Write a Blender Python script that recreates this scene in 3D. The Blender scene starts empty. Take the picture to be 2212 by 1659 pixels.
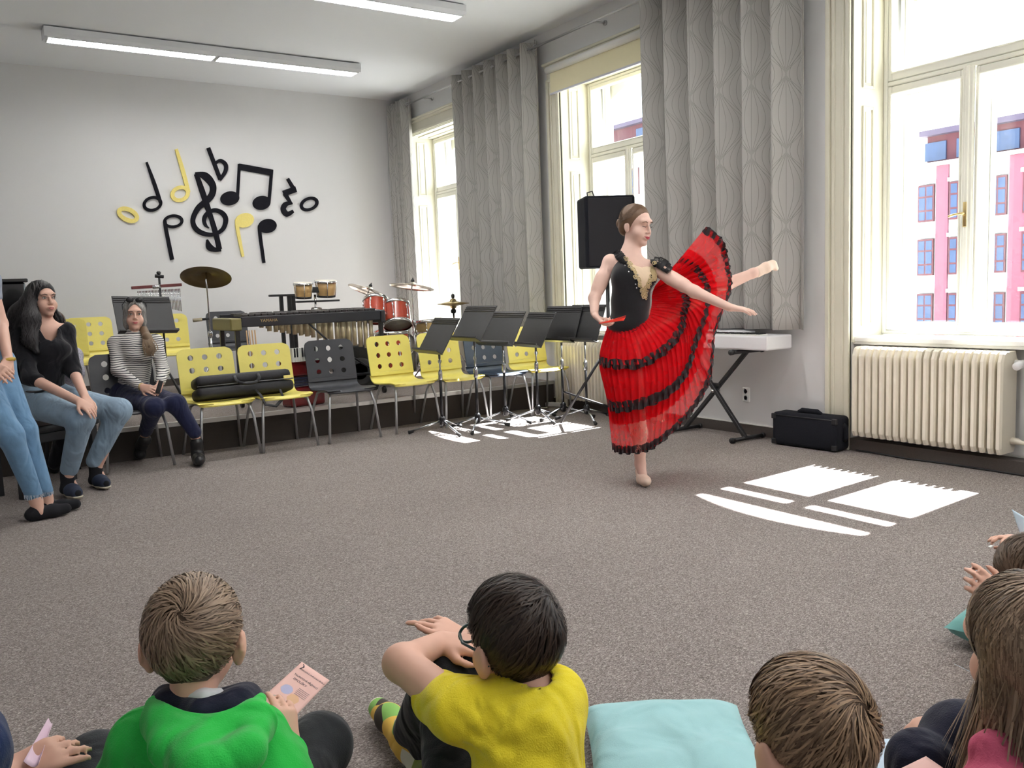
import bpy, bmesh, math, random
import numpy as np
from mathutils import Vector, Matrix

random.seed(7)
np.random.seed(7)
SC = bpy.context.scene
COL = SC.collection
PI = math.pi

# ------------------------------------------------------------------ camera
YAW, PITCH, ROLL, FOC = 0.581787382, -0.107849904, -0.0384907492, 1851.02
CAM_H = 1.2
_fw = np.array([math.sin(YAW)*math.cos(PITCH), math.cos(YAW)*math.cos(PITCH), math.sin(PITCH)])
_r = np.array([math.cos(YAW), -math.sin(YAW), 0.0])
_u = np.cross(_r, _fw)
CR = math.cos(ROLL)*_r + math.sin(ROLL)*_u
CU = -math.sin(ROLL)*_r + math.cos(ROLL)*_u
CF = _fw
CC = np.array([0, 0, CAM_H])
cam_data = bpy.data.cameras.new('camera')
cam = bpy.data.objects.new('camera', cam_data)
COL.objects.link(cam)
cam_data.sensor_width = 36.0
cam_data.sensor_fit = 'HORIZONTAL'
cam_data.lens = FOC/2212*36
cam_data.clip_start = 0.05
cam_data.clip_end = 300
cam.matrix_world = Matrix(((CR[0], CU[0], -CF[0], CC[0]), (CR[1], CU[1], -CF[1], CC[1]),
                           (CR[2], CU[2], -CF[2], CC[2]), (0, 0, 0, 1)))
SC.camera = cam

# ------------------------------------------------------------------ light
world = bpy.data.worlds.new('world')
SC.world = world
world.use_nodes = True
_bg = world.node_tree.nodes['Background']
_bg.inputs['Color'].default_value = (0.80, 0.91, 1.0, 1)
_bg.inputs['Strength'].default_value = 3.5
sun_data = bpy.data.lights.new('sun', 'SUN')
sun = bpy.data.objects.new('sun', sun_data)
COL.objects.link(sun)
sun_data.energy = 60.0
sun_data.color = (1.0, 0.97, 0.93)
sun_data.angle = math.radians(0.53)
SUN_DIR = Vector((-1, -0.063, -1.28))
sun.rotation_euler = SUN_DIR.to_track_quat('-Z', 'Y').to_euler()
vs = SC.view_settings
vs.view_transform = 'Standard'
vs.look = 'None'
vs.gamma = 1.0
vs.use_curve_mapping = False
vs.exposure = 0.67
SC.cycles.use_denoising = True
SC.cycles.use_adaptive_sampling = True
SC.cycles.adaptive_threshold = 0.025
SC.cycles.max_bounces = 8
SC.cycles.diffuse_bounces = 5
SC.cycles.glossy_bounces = 3
SC.cycles.transparent_max_bounces = 16
SC.cycles.transmission_bounces = 4
SC.cycles.sample_clamp_indirect = 6.0
SC.cycles.caustics_reflective = False
SC.cycles.caustics_refractive = False

# ------------------------------------------------------------------ pixel helpers
def ray(px, py):
    return CF + CR*(px-1106)/FOC - CU*(py-829.5)/FOC
def P(px, py, depth):
    return Vector(CC + ray(px, py)*depth)
def on_z(px, py, z=0.0):
    d = ray(px, py)
    return Vector(CC + d*((z-CAM_H)/d[2]))
def on_x(px, py, x):
    d = ray(px, py)
    return Vector(CC + d*(x/d[0]))
def on_y(px, py, y):
    d = ray(px, py)
    return Vector(CC + d*(y/d[1]))
def depth_of(v):
    return float((np.array(v)-CC) @ CF)

# ------------------------------------------------------------------ materials
MATS = {}
def _n(nt, t, **kw):
    n = nt.nodes.new(t)
    for k, v in kw.items():
        setattr(n, k, v)
    return n
def mat(name, col, rough=0.5, metal=0.0, var=0.06, scale=30.0, bump=0.0, bscale=None, spec=0.5, sheen=0.0,
        emit=None, estr=0.0, alpha=1.0, stretch=None, coat=0.0, sss=0.0):
    """Procedural principled material: noise-varied base colour and optional relief."""
    if name in MATS:
        return MATS[name]
    m = bpy.data.materials.new(name)
    m.use_nodes = True
    nt = m.node_tree
    b = nt.nodes['Principled BSDF']
    tc = _n(nt, 'ShaderNodeTexCoord')
    src = tc.outputs['Object']
    if stretch:
        mp = _n(nt, 'ShaderNodeMapping')
        mp.inputs['Scale'].default_value = stretch
        nt.links.new(src, mp.inputs['Vector'])
        src = mp.outputs['Vector']
    nz = _n(nt, 'ShaderNodeTexNoise')
    nz.inputs['Scale'].default_value = scale
    nz.inputs['Detail'].default_value = 3.0
    nt.links.new(src, nz.inputs['Vector'])
    mix = _n(nt, 'ShaderNodeMix', data_type='RGBA')
    lo = tuple(max(0, c*(1-var)) for c in col)+(1,)
    hi = tuple(min(1, c*(1+var)) for c in col)+(1,)
    mix.inputs[6].default_value = lo
    mix.inputs[7].default_value = hi
    nt.links.new(nz.outputs['Fac'], mix.inputs[0])
    nt.links.new(mix.outputs[2], b.inputs['Base Color'])
    b.inputs['Roughness'].default_value = rough
    b.inputs['Metallic'].default_value = metal
    b.inputs['Specular IOR Level'].default_value = spec
    b.inputs['Coat Weight'].default_value = coat
    b.inputs['Sheen Weight'].default_value = sheen
    b.inputs['Alpha'].default_value = alpha
    if sss:
        b.inputs['Subsurface Weight'].default_value = sss
        b.inputs['Subsurface Radius'].default_value = (0.012, 0.005, 0.003)
        b.inputs['Subsurface Scale'].default_value = 1.0
    if emit:
        b.inputs['Emission Color'].default_value = tuple(emit)+(1,)
        b.inputs['Emission Strength'].default_value = estr
    if bump:
        n2 = _n(nt, 'ShaderNodeTexNoise')
        n2.inputs['Scale'].default_value = bscale or scale*3
        n2.inputs['Detail'].default_value = 4.0
        nt.links.new(src, n2.inputs['Vector'])
        bp = _n(nt, 'ShaderNodeBump')
        bp.inputs['Strength'].default_value = bump
        bp.inputs['Distance'].default_value = 0.01
        nt.links.new(n2.outputs['Fac'], bp.inputs['Height'])
        nt.links.new(bp.outputs['Normal'], b.inputs['Normal'])
    MATS[name] = m
    return m

def carpet_material():
    m = bpy.data.materials.new('carpet')
    m.use_nodes = True
    nt = m.node_tree
    b = nt.nodes['Principled BSDF']
    tc = _n(nt, 'ShaderNodeTexCoord')
    mp = _n(nt, 'ShaderNodeMapping')
    mp.inputs['Rotation'].default_value = (0, 0, 0.25)
    mp.inputs['Scale'].default_value = (0.65, 1.35, 1)
    nt.links.new(tc.outputs['Object'], mp.inputs['Vector'])
    v = _n(nt, 'ShaderNodeTexVoronoi')
    v.inputs['Scale'].default_value = 300
    nt.links.new(mp.outputs['Vector'], v.inputs['Vector'])
    sep = _n(nt, 'ShaderNodeSeparateColor')
    nt.links.new(v.outputs['Color'], sep.inputs['Color'])
    ramp = _n(nt, 'ShaderNodeValToRGB')
    e = ramp.color_ramp.elements
    e[0].position, e[0].color = 0.0, (0.155, 0.132, 0.123, 1)
    e[1].position, e[1].color = 1.0, (0.52, 0.465, 0.43, 1)
    k = ramp.color_ramp.elements.new(0.5); k.color = (0.275, 0.240, 0.224, 1)
    k = ramp.color_ramp.elements.new(0.82); k.color = (0.36, 0.317, 0.296, 1)
    n1 = _n(nt, 'ShaderNodeTexNoise')
    n1.inputs['Scale'].default_value = 90
    n1.inputs['Detail'].default_value = 4
    nt.links.new(mp.outputs['Vector'], n1.inputs['Vector'])
    ad = _n(nt, 'ShaderNodeMath', operation='MULTIPLY_ADD')
    nt.links.new(n1.outputs['Fac'], ad.inputs[0])
    ad.inputs[1].default_value = 0.7
    ad.inputs[2].default_value = -0.35
    a2 = _n(nt, 'ShaderNodeMath', operation='ADD')
    nt.links.new(sep.outputs[0], a2.inputs[0])
    nt.links.new(ad.outputs[0], a2.inputs[1])
    nt.links.new(a2.outputs[0], ramp.inputs['Fac'])
    n3 = _n(nt, 'ShaderNodeTexNoise')
    n3.inputs['Scale'].default_value = 1.3
    nt.links.new(tc.outputs['Object'], n3.inputs['Vector'])
    hs = _n(nt, 'ShaderNodeHueSaturation')
    mr = _n(nt, 'ShaderNodeMapRange')
    mr.inputs['To Min'].default_value = 0.9
    mr.inputs['To Max'].default_value = 1.1
    nt.links.new(n3.outputs['Fac'], mr.inputs['Value'])
    nt.links.new(mr.outputs[0], hs.inputs['Value'])
    nt.links.new(ramp.outputs[0], hs.inputs['Color'])
    nt.links.new(hs.outputs[0], b.inputs['Base Color'])
    b.inputs['Roughness'].default_value = 0.95
    b.inputs['Specular IOR Level'].default_value = 0.1
    bp = _n(nt, 'ShaderNodeBump')
    bp.inputs['Strength'].default_value = 0.6
    bp.inputs['Distance'].default_value = 0.006
    nt.links.new(v.outputs['Distance'], bp.inputs['Height'])
    nt.links.new(bp.outputs['Normal'], b.inputs['Normal'])
    return m

def wall_material(name, col, stain=0.05):
    m = bpy.data.materials.new(name)
    m.use_nodes = True
    nt = m.node_tree
    b = nt.nodes['Principled BSDF']
    tc = _n(nt, 'ShaderNodeTexCoord')
    n1 = _n(nt, 'ShaderNodeTexNoise')
    n1.inputs['Scale'].default_value = 0.9
    n1.inputs['Detail'].default_value = 5
    nt.links.new(tc.outputs['Object'], n1.inputs['Vector'])
    mx = _n(nt, 'ShaderNodeMix', data_type='RGBA')
    mx.inputs[6].default_value = tuple(c*(1-stain) for c in col)+(1,)
    mx.inputs[7].default_value = tuple(min(1, c*(1+stain)) for c in col)+(1,)
    nt.links.new(n1.outputs['Fac'], mx.inputs[0])
    nt.links.new(mx.outputs[2], b.inputs['Base Color'])
    b.inputs['Roughness'].default_value = 0.85
    b.inputs['Specular IOR Level'].default_value = 0.2
    n2 = _n(nt, 'ShaderNodeTexNoise')
    n2.inputs['Scale'].default_value = 160
    nt.links.new(tc.outputs['Object'], n2.inputs['Vector'])
    bp = _n(nt, 'ShaderNodeBump')
    bp.inputs['Strength'].default_value = 0.08
    bp.inputs['Distance'].default_value = 0.004
    nt.links.new(n2.outputs['Fac'], bp.inputs['Height'])
    nt.links.new(bp.outputs['Normal'], b.inputs['Normal'])
    return m

def glass_material(name='pane_glass', refl=0.06, tint=(0.96, 0.98, 1.0)):
    m = bpy.data.materials.new(name)
    m.use_nodes = True
    nt = m.node_tree
    nt.nodes.remove(nt.nodes['Principled BSDF'])
    out = nt.nodes['Material Output']
    tr = _n(nt, 'ShaderNodeBsdfTransparent')
    tr.inputs['Color'].default_value = tuple(tint)+(1,)
    gl = _n(nt, 'ShaderNodeBsdfGlossy')
    gl.inputs['Roughness'].default_value = 0.02
    mx = _n(nt, 'ShaderNodeMixShader')
    mx.inputs[0].default_value = refl
    nt.links.new(tr.outputs[0], mx.inputs[1])
    nt.links.new(gl.outputs[0], mx.inputs[2])
    nt.links.new(mx.outputs[0], out.inputs['Surface'])
    return m

# ------------------------------------------------------------------ object helpers
def tag(o, label=None, cat=None, group=None, kind=None):
    if label: o['label'] = label
    if cat: o['category'] = cat
    if group: o['group'] = group
    if kind: o['kind'] = kind
    return o
def empty(name, loc=(0, 0, 0), rz=0.0, label=None, cat=None, group=None, parent=None):
    o = bpy.data.objects.new(name, None)
    COL.objects.link(o)
    o.location = loc
    o.rotation_euler = (0, 0, rz)
    o.empty_display_size = 0.05
    if parent: o.parent = parent
    tag(o, label, cat, group)
    return o
def link_mesh(name, me, m=None, parent=None, smooth=False, world_space=False):
    if m is not None:
        for mm in (m if isinstance(m, (list, tuple)) else [m]):
            me.materials.append(mm)
    if smooth:
        me.polygons.foreach_set('use_smooth', [True]*len(me.polygons))
    o = bpy.data.objects.new(name, me)
    COL.objects.link(o)
    if parent:
        o.parent = parent
        if world_space:
            T = Matrix.Translation(parent.location) @ parent.rotation_euler.to_matrix().to_4x4()
            o.matrix_parent_inverse = T.inverted()
    return o
def copy_tree(o, parent=None):
    c = o.copy()
    COL.objects.link(c)
    c.parent = parent
    for ch in list(o.children):
        copy_tree(ch, c)
    return c

class MB:
    """Collects shapes into one mesh."""
    def __init__(s):
        s.v, s.f, s.m = [], [], []
        s.cur = 0
    def add(s, vs_, fs):
        o = len(s.v)
        s.v += [tuple(v) for v in vs_]
        s.f += [tuple(i+o for i in f) for f in fs]
        s.m += [s.cur]*len(fs)
        return s
    def box(s, lo, hi, M=None):
        x0, y0, z0 = lo; x1, y1, z1 = hi
        vs_ = [Vector(p) for p in ((x0,y0,z0),(x1,y0,z0),(x1,y1,z0),(x0,y1,z0),(x0,y0,z1),(x1,y0,z1),(x1,y1,z1),(x0,y1,z1))]
        if M is not None: vs_ = [M @ v for v in vs_]
        return s.add(vs_, [(0,3,2,1),(4,5,6,7),(0,1,5,4),(1,2,6,5),(2,3,7,6),(3,0,4,7)])
    def bbox(s, lo, hi, b=0.01, M=None, seg=2):
        """box with rounded edges"""
        bm = bmesh.new()
        bmesh.ops.create_cube(bm, size=1.0)
        lo, hi = Vector(lo), Vector(hi)
        for v in bm.verts:
            v.co = Vector(((lo[i]+hi[i])/2 + v.co[i]*(hi[i]-lo[i]) for i in range(3)))
        b = min(b, min(abs(hi[i]-lo[i]) for i in range(3))*0.49)
        bmesh.ops.bevel(bm, geom=list(bm.edges), offset=b, segments=seg, affect='EDGES', profile=0.5)
        bm.verts.index_update()
        vs_ = [(M @ v.co) if M is not None else v.co.copy() for v in bm.verts]
        fs = [tuple(v.index for v in f.verts) for f in bm.faces]
        bm.free()
        return s.add(vs_, fs)
    def tube(s, pts, rad, seg=10, cap=True, M=None, flat=None):
        pts = [Vector(p) for p in pts]
        n = len(pts)
        if not isinstance(rad, (list, tuple)): rad = [rad]*n
        vs_, fs = [], []
        t0 = (pts[1]-pts[0]).normalized()
        up = Vector((0, 0, 1)) if abs(t0.z) < 0.9 else Vector((1, 0, 0))
        a = t0.cross(up).normalized()
        for i, p in enumerate(pts):
            if i == 0: t = (pts[1]-pts[0])
            elif i == n-1: t = pts[-1]-pts[-2]
            else: t = (pts[i+1]-pts[i]).normalized()+(pts[i]-pts[i-1]).normalized()
            t = t.normalized() if t.length > 1e-9 else t0
            a = (a - t*a.dot(t))
            a = a.normalized() if a.length > 1e-6 else t.orthogonal().normalized()
            b = t.cross(a)
            for k in range(seg):
                th = 2*PI*k/seg
                q = a*math.cos(th)*rad[i] + b*math.sin(th)*rad[i]*(flat or 1.0)
                vs_.append(p+q)
        for i in range(n-1):
            for k in range(seg):
                fs.append((i*seg+k, i*seg+(k+1) % seg, (i+1)*seg+(k+1) % seg, (i+1)*seg+k))
        if cap:
            fs.append(tuple(range(seg-1, -1, -1)))
            fs.append(tuple((n-1)*seg+k for k in range(seg)))
        if M is not None: vs_ = [M @ v for v in vs_]
        return s.add(vs_, fs)
    def lathe(s, prof, seg=32, M=None, cap=True):
        """profile of (radius, height) round local z"""
        vs_, fs = [], []
        n = len(prof)
        for r_, z in prof:
            for k in range(seg):
                th = 2*PI*k/seg
                vs_.append(Vector((r_*math.cos(th), r_*math.sin(th), z)))
        for i in range(n-1):
            for k in range(seg):
                fs.append((i*seg+k, i*seg+(k+1) % seg, (i+1)*seg+(k+1) % seg, (i+1)*seg+k))
        if cap:
            if prof[0][0] > 1e-5: fs.append(tuple(range(seg-1, -1, -1)))
            if prof[-1][0] > 1e-5: fs.append(tuple((n-1)*seg+k for k in range(seg)))
        if M is not None: vs_ = [M @ v for v in vs_]
        return s.add(vs_, fs)
    def prism(s, poly, d0, d1, M=None):
        """polygon (x,y) extruded along z"""
        n = len(poly)
        vs_ = [Vector((x, y, d0)) for x, y in poly]+[Vector((x, y, d1)) for x, y in poly]
        fs = [tuple(range(n-1, -1, -1)), tuple(range(n, 2*n))]
        fs += [(k, (k+1) % n, n+(k+1) % n, n+k) for k in range(n)]
        if M is not None: vs_ = [M @ v for v in vs_]
        return s.add(vs_, fs)
    def grid(s, G, wrap=False):
        """2-D list of points"""
        nu, nv = len(G), len(G[0])
        vs_ = [p for row in G for p in row]
        fs = []
        for i in range(nu-1 if not wrap else nu):
            for j in range(nv-1):
                a = i*nv+j; b = ((i+1) % nu)*nv+j
                fs.append((a, b, b+1, a+1))
        return s.add(vs_, fs)
    def sphere(s, c, r_, seg=16, rings=10, M=None):
        if not isinstance(r_, (list, tuple, Vector)): r_ = (r_, r_, r_)
        G = []
        for i in range(seg):
            th = 2*PI*i/seg
            G.append([Vector((c[0]+r_[0]*math.sin(PI*j/rings)*math.cos(th), c[1]+r_[1]*math.sin(PI*j/rings)*math.sin(th),
                              c[2]+r_[2]*math.cos(PI*j/rings))) for j in range(rings+1)])
        if M is not None: G = [[M @ p for p in row] for row in G]
        return s.grid(G, wrap=True)
    def build(s, name, m=None, parent=None, smooth=False, ws=False, auto=None):
        me = bpy.data.meshes.new(name)
        me.from_pydata([tuple(v) for v in s.v], [], s.f)
        if any(s.m): me.polygons.foreach_set('material_index', s.m)
        me.update()
        o = link_mesh(name, me, m, parent, smooth or auto is not None, ws)
        if auto is not None:
            bm = bmesh.new(); bm.from_mesh(me)
            bmesh.ops.remove_doubles(bm, verts=bm.verts, dist=1e-5)
            for e in bm.edges:
                if len(e.link_faces) == 2 and e.calc_face_angle(0) > math.radians(auto): e.smooth = False
            bm.to_mesh(me); bm.free()
        return o

def struct(o, label=None):
    o['kind'] = 'structure'
    if label: o['label'] = label
    return o
def rotz(a): return Matrix.Rotation(a, 4, 'Z')
def trs(loc, rz=0.0): return Matrix.Translation(Vector(loc)) @ rotz(rz)
def align(a, b):
    """matrix taking local z to direction a->b with origin at a"""
    d = Vector(b)-Vector(a)
    return Matrix.Translation(Vector(a)) @ d.to_track_quat('Z', 'Y').to_matrix().to_4x4()
def spline(pts, n, closed=False):
    """Catmull-Rom through points"""
    pts = [np.array(p, float) for p in pts]
    m = len(pts)
    out = []
    segs = m if closed else m-1
    for i in range(n):
        t = i/(n if closed else n-1)*segs
        k = min(int(t), segs-1); f = t-k
        g = (lambda j: pts[j % m]) if closed else (lambda j: pts[max(0, min(m-1, j))])
        p0, p1, p2, p3 = g(k-1), g(k), g(k+1), g(k+2)
        out.append(0.5*((2*p1)+(-p0+p2)*f+(2*p0-5*p1+4*p2-p3)*f*f+(-p0+3*p1-3*p2+p3)*f**3))
    return out
# ------------------------------------------------------------------ room shell
WX, BY, CZ = 5.243, 10.48, 3.745      # window wall x, back wall y, ceiling z
LX, RY = -2.3, -2.4                   # unseen left and rear walls
PLY, PLZ = 7.17, 0.258                 # platform front and height
WIN = [-0.203, 3.05, 6.303, 9.556]    # window centres along the window wall
HW = 0.62                             # half width of a window opening
SILL, HEAD = 0.796, 3.24

m_carpet = carpet_material()
m_wall = wall_material('painted_wall', (0.70, 0.70, 0.70))
m_ceil = wall_material('white_ceiling', (0.76, 0.78, 0.80), 0.02)
m_cream = mat('cream_paint', (0.68, 0.655, 0.54), 0.4, var=0.04, scale=6, bump=0.05, bscale=60)
m_white = mat('white_paint', (0.86, 0.86, 0.83), 0.4, var=0.03, scale=8)
m_frame = mat('window_paint', (0.80, 0.79, 0.72), 0.4, var=0.03, scale=8)
m_base = mat('carpet_skirting', (0.085, 0.072, 0.065), 0.9, var=0.3, scale=220)
m_nosing = mat('aluminium_nosing', (0.62, 0.62, 0.60), 0.35, metal=0.6, var=0.05, scale=20)
m_glass = glass_material()
m_steel = mat('brushed_steel', (0.55, 0.55, 0.55), 0.3, metal=1.0, var=0.05, scale=40)
m_chrome = mat('chrome', (0.75, 0.75, 0.76), 0.12, metal=1.0, var=0.03, scale=20)
m_black = mat('black_plastic', (0.012, 0.012, 0.014), 0.45, var=0.2, scale=40)
m_blackcloth = mat('black_cloth', (0.012, 0.013, 0.018), 0.9, var=0.3, scale=150, bump=0.2, bscale=300, spec=0.2)
m_brass = mat('brass', (0.55, 0.42, 0.20), 0.35, metal=1.0, var=0.08, scale=30)

MB().box((LX-.2, RY-.2, -.12), (WX+.7, BY+.2, 0)).build('floor', m_carpet)['kind'] = 'structure'
MB().box((LX-.2, RY-.2, CZ), (WX+.7, BY+.2, CZ+.15)).build('ceiling', m_ceil)['kind'] = 'structure'
MB().box((LX-.2, BY, -.1), (WX+.7, BY+.2, CZ+.1)).build('wall_back', m_wall)['kind'] = 'structure'
MB().box((LX-.2, RY-.2, -.1), (LX, BY+.1, CZ+.1)).build('wall_left', m_wall)['kind'] = 'structure'
MB().box((LX-.2, RY-.2, -.1), (WX+.7, RY, CZ+.1)).build('wall_front', m_wall)['kind'] = 'structure'
edges = [RY-.1]
for c in WIN: edges += [c-HW, c+HW]
edges.append(BY+.1)
WT = .68
for i in range(0, len(edges), 2):
    MB().box((WX, edges[i], -.1), (WX+WT, edges[i+1], CZ+.1)).build('wall_right', m_wall)['kind'] = 'structure'
for c in WIN:
    MB().box((WX, c-HW, HEAD), (WX+WT, c+HW, CZ+.1)).build('wall_right', m_wall)['kind'] = 'structure'
    MB().box((WX+.12, c-HW, -.1), (WX+WT, c+HW, SILL-.035)).build('wall_right', m_wall)['kind'] = 'structure'
    # segmental arch of the outer opening
    w = MB()
    n = 14
    for k in range(n):
        y0 = c-HW+2*HW*k/n; y1 = c-HW+2*HW*(k+1)/n
        za = 3.05+0.175*(1-((y0-c)/HW)**2); zb = 3.05+0.175*(1-((y1-c)/HW)**2)
        w.add([(WX+.6, y0, za), (WX+.6, y1, zb), (WX+.6, y1, HEAD), (WX+.6, y0, HEAD),
               (WX+WT, y0, za), (WX+WT, y1, zb), (WX+WT, y1, HEAD), (WX+WT, y0, HEAD)],
              [(0, 1, 2, 3), (7, 6, 5, 4), (0, 4, 5, 1)])
    w.build('wall_right_arch', m_cream)['kind'] = 'structure'
# platform: raised stage floor with carpet front and metal nosing
st = MB().box((LX, PLY, 0), (WX, BY, PLZ-.002)).build('floor_platform', m_carpet)
struct(st, 'low carpeted stage platform along the back wall')
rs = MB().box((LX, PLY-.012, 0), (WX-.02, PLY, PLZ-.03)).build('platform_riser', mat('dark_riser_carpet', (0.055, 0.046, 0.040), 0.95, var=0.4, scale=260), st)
MB().box((LX, PLY-.02, PLZ-.03), (WX-.018, PLY+.03, PLZ+.004)).build('platform_nosing', m_nosing, st)
# skirting
b = MB()
bl = MB()
for i in range(0, len(edges), 2):
    b.box((WX-.014, max(edges[i], RY), 0), (WX, min(edges[i+1], BY), .082))
for c in WIN:
    b.box((WX-.014, c-HW, 0), (WX+.12, c+HW, .082))
bb = b.build('baseboard_right', m_base); bb['kind'] = 'structure'
bl.box((LX, BY-.014, PLZ), (WX, BY, PLZ+.08)); o = bl.build('baseboard_back', m_base); o['kind'] = 'structure'
t = MB()
for i in range(0, len(edges), 2): t.box((WX-.017, max(edges[i], RY), .082), (WX, min(edges[i+1], BY), .09))
for c in WIN: t.box((WX+.1, c-HW, .082), (WX+.122, c+HW, .09))
o = t.build('baseboard_top_bead', m_white, bb)

# ------------------------------------------------------------------ windows
def ybox(mb, c, y0, y1, z0, z1, x0, x1, b=0.006):
    mb.bbox((x0, c+y0, z0), (x1, c+y1, z1), b, seg=1)
def make_window(idx, c, detail=True):
    root = empty('window_%d' % idx, (WX, c, SILL))
    root['kind'] = 'structure'
    def bd(mb, name, m, parent=root, **k):
        o = mb.build(name, m, parent, ws=True, **k) if parent is root else mb.build(name, m, parent, **k)
        return o
    # casing around the opening, down to the floor, with stepped mouldings
    for s_ in (-1, 1):
        mb = MB()
        def strip(a0, a1, d):
            lo, hi = sorted((c+s_*a0, c+s_*a1))
            mb.bbox((WX-d, lo, 0.0), (WX+.002, hi, HEAD+.0), 0.004, seg=1)
        strip(HW-.005, HW+.185, .016)
        strip(HW+.150, HW+.185, .036)
        strip(HW+.115, HW+.140, .026)
        strip(HW-.005, HW+.030, .030)
        strip(HW+.045, HW+.065, .024)
        bd(mb, 'casing', m_cream)
    mb = MB()
    mb.bbox((WX-.018, c-HW-.185, HEAD-.01), (WX+.002, c+HW+.185, HEAD+.15), .004, seg=1)
    mb.bbox((WX-.034, c-HW-.185, HEAD+.0), (WX+.002, c+HW+.185, HEAD+.03), .004, seg=1)
    mb.bbox((WX-.042, c-HW-.2, HEAD+.13), (WX+.002, c+HW+.2, HEAD+.165), .008, seg=1)
    mb.bbox((WX-.06, c-HW-.215, HEAD+.16), (WX+.002, c+HW+.215, HEAD+.185), .006, seg=1)
    bd(mb, 'head_casing', m_cream)
    # reveal lining with two raised panels on each side, and the soffit
    for s_ in (-1, 1):
        mb = MB()
        ya, yb = c+s_*HW, c+s_*(HW-.018)
        mb.box((WX-.002, min(ya, yb), SILL-.04), (WX+.36, max(ya, yb), HEAD))
        for z0, z1 in ((SILL+.07, 2.36), (2.48, HEAD-.07)):
            for (xa, xb, za, zb) in ((WX+.09, WX+.11, z0, z1), (WX+.20, WX+.22, z0, z1), (WX+.106, WX+.204, z0+.001, z0+.02), (WX+.106, WX+.204, z1-.02, z1-.001)):
                yc = c+s_*(HW-(.030 if zb-za > .1 else .0292))
                mb.bbox((xa, min(ya, yc), za), (xb, max(ya, yc), zb), .004, seg=1)
            yd = c+s_*(HW-.024)
            mb.bbox((WX+.125, min(ya, yd), z0+.035), (WX+.185, max(ya, yd), z1-.035), .004, seg=1)
        bd(mb, 'reveal_lining', m_cream)
    mb = MB()
    mb.box((WX-.002, c-HW, HEAD-.018), (WX+.6, c+HW, HEAD))
    mb.bbox((WX+.08, c-HW+.1, HEAD-.03), (WX+.1, c+HW-.1, HEAD-.01), .003, seg=1)
    mb.bbox((WX+.22, c-HW+.1, HEAD-.03), (WX+.24, c+HW-.1, HEAD-.01), .003, seg=1)
    bd(mb, 'soffit_lining', m_cream)
    mb = MB()
    mb.bbox((WX+.02, c-HW+.0, SILL-.035), (WX+.36, c+HW, SILL-.004), .006)
    mb.bbox((WX+.03, c-HW, SILL-.055), (WX+.08, c+HW, SILL-.033), .006)
    bd(mb, 'window_sill', m_white)
    mb = MB()
    mb.bbox((WX+.36, c-HW, SILL-.06), (WX+.72, c+HW, SILL-.03), .004)
    bd(mb, 'outer_sill', m_white)
    def layer(x0, name, mull, zl, zu, dh=0.0):
        """frame, transom and sashes of one window plane; zl / zu edges of the panes at the transom"""
        fr = MB()
        H0, H1 = SILL, HEAD-.018+dh
        W_ = HW-.018
        ybox(fr, c, -W_, -W_+.03, H0, H1, x0-.03, x0+.05)
        ybox(fr, c, W_-.03, W_, H0, H1, x0-.03, x0+.05)
        ybox(fr, c, -W_+.026, W_-.026, H1-.03, H1-.001, x0-.0292, x0+.0492)
        ybox(fr, c, -W_+.026, W_-.026, H0+.001, H0+.025, x0-.0292, x0+.0492)
        ybox(fr, c, -W_+.026, W_-.026, (zl+zu)/2-.018, (zl+zu)/2+.012, x0-.024, x0+.03)
        f = bd(fr, name+'_frame', m_frame)
        G = .0
        zb = H0+.075
        zm = (zl+zu)/2
        for s_ in (-1, 1):
            sa = MB()
            a, b2 = sorted((s_*(mull/2-.03), s_*(W_-.028)))
            pa, pb = sorted((s_*mull/2, s_*(W_-.062)))
            ybox(sa, c, a, pa, H0+.028, zm-.02, x0-.022, x0+.03)
            ybox(sa, c, pb, b2, H0+.028, zm-.02, x0-.022, x0+.03)
            ybox(sa, c, pa-.004, pb+.004, H0+.029, zb, x0-.0212, x0+.0292)
            ybox(sa, c, pa-.004, pb+.004, zl, zm-.0212, x0-.0212, x0+.0292)
            # glazing bead proud of the sash
            for (q0, q1, z0, z1) in ((pa-.012, pa, zb, zl), (pb, pb+.012, zb, zl), (pa-.0115, pb+.0115, zb-.012, zb+.0007), (pa-.0115, pb+.0115, zl-.0007, zl+.012)):
                dq = .0012 if z1-z0 < .02 else 0
                ybox(sa, c, q0, q1, z0, z1, x0-.032+dq, x0-.018, .005)
            so = bd(sa, name+'_sash', m_frame, f)
            pn = MB().add([(x0+.004, c+pa-.005, zb-.005), (x0+.004, c+pb+.005, zb-.005), (x0+.004, c+pb+.005, zl+.005), (x0+.004, c+pa-.005, zl+.005)], [(0, 1, 2, 3)])
            bd(pn, name+'_pane', m_glass, f)
        cs = MB()
        ybox(cs, c, -.037, .037, H0+.028, zm-.015, x0-.045, x0-.02, .008)
        ybox(cs, c, -.014, .014, H0+.028, zm-.01, x0-.054, x0-.04, .006)
        bd(cs, name+'_astragal', m_frame, f)
        sa = MB()
        a, b2 = -(W_-.028), W_-.028
        pa, pb = -(W_-.062), W_-.062
        zt = H1-.07
        for q, dq in (((a, pa, zm+.014, H1-.028), 0), ((pb, b2, zm+.014, H1-.028), 0), ((pa-.004, pb+.004, zm+.0148, zu), .0008), ((pa-.004, pb+.004, zt, H1-.029), .0008)):
            ybox(sa, c, *q, x0-.022+dq, x0+.03-dq)
        for (q0, q1, z0, z1) in ((pa-.012, pa, zu, zt), (pb, pb+.012, zu, zt), (pa-.0115, pb+.0115, zu-.012, zu+.0007), (pa-.0115, pb+.0115, zt-.0007, zt+.012)):
            dq = .0012 if z1-z0 < .02 else 0
            ybox(sa, c, q0, q1, z0, z1, x0-.032+dq, x0-.018, .005)
        bd(sa, name+'_top_sash', m_frame, f)
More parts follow.
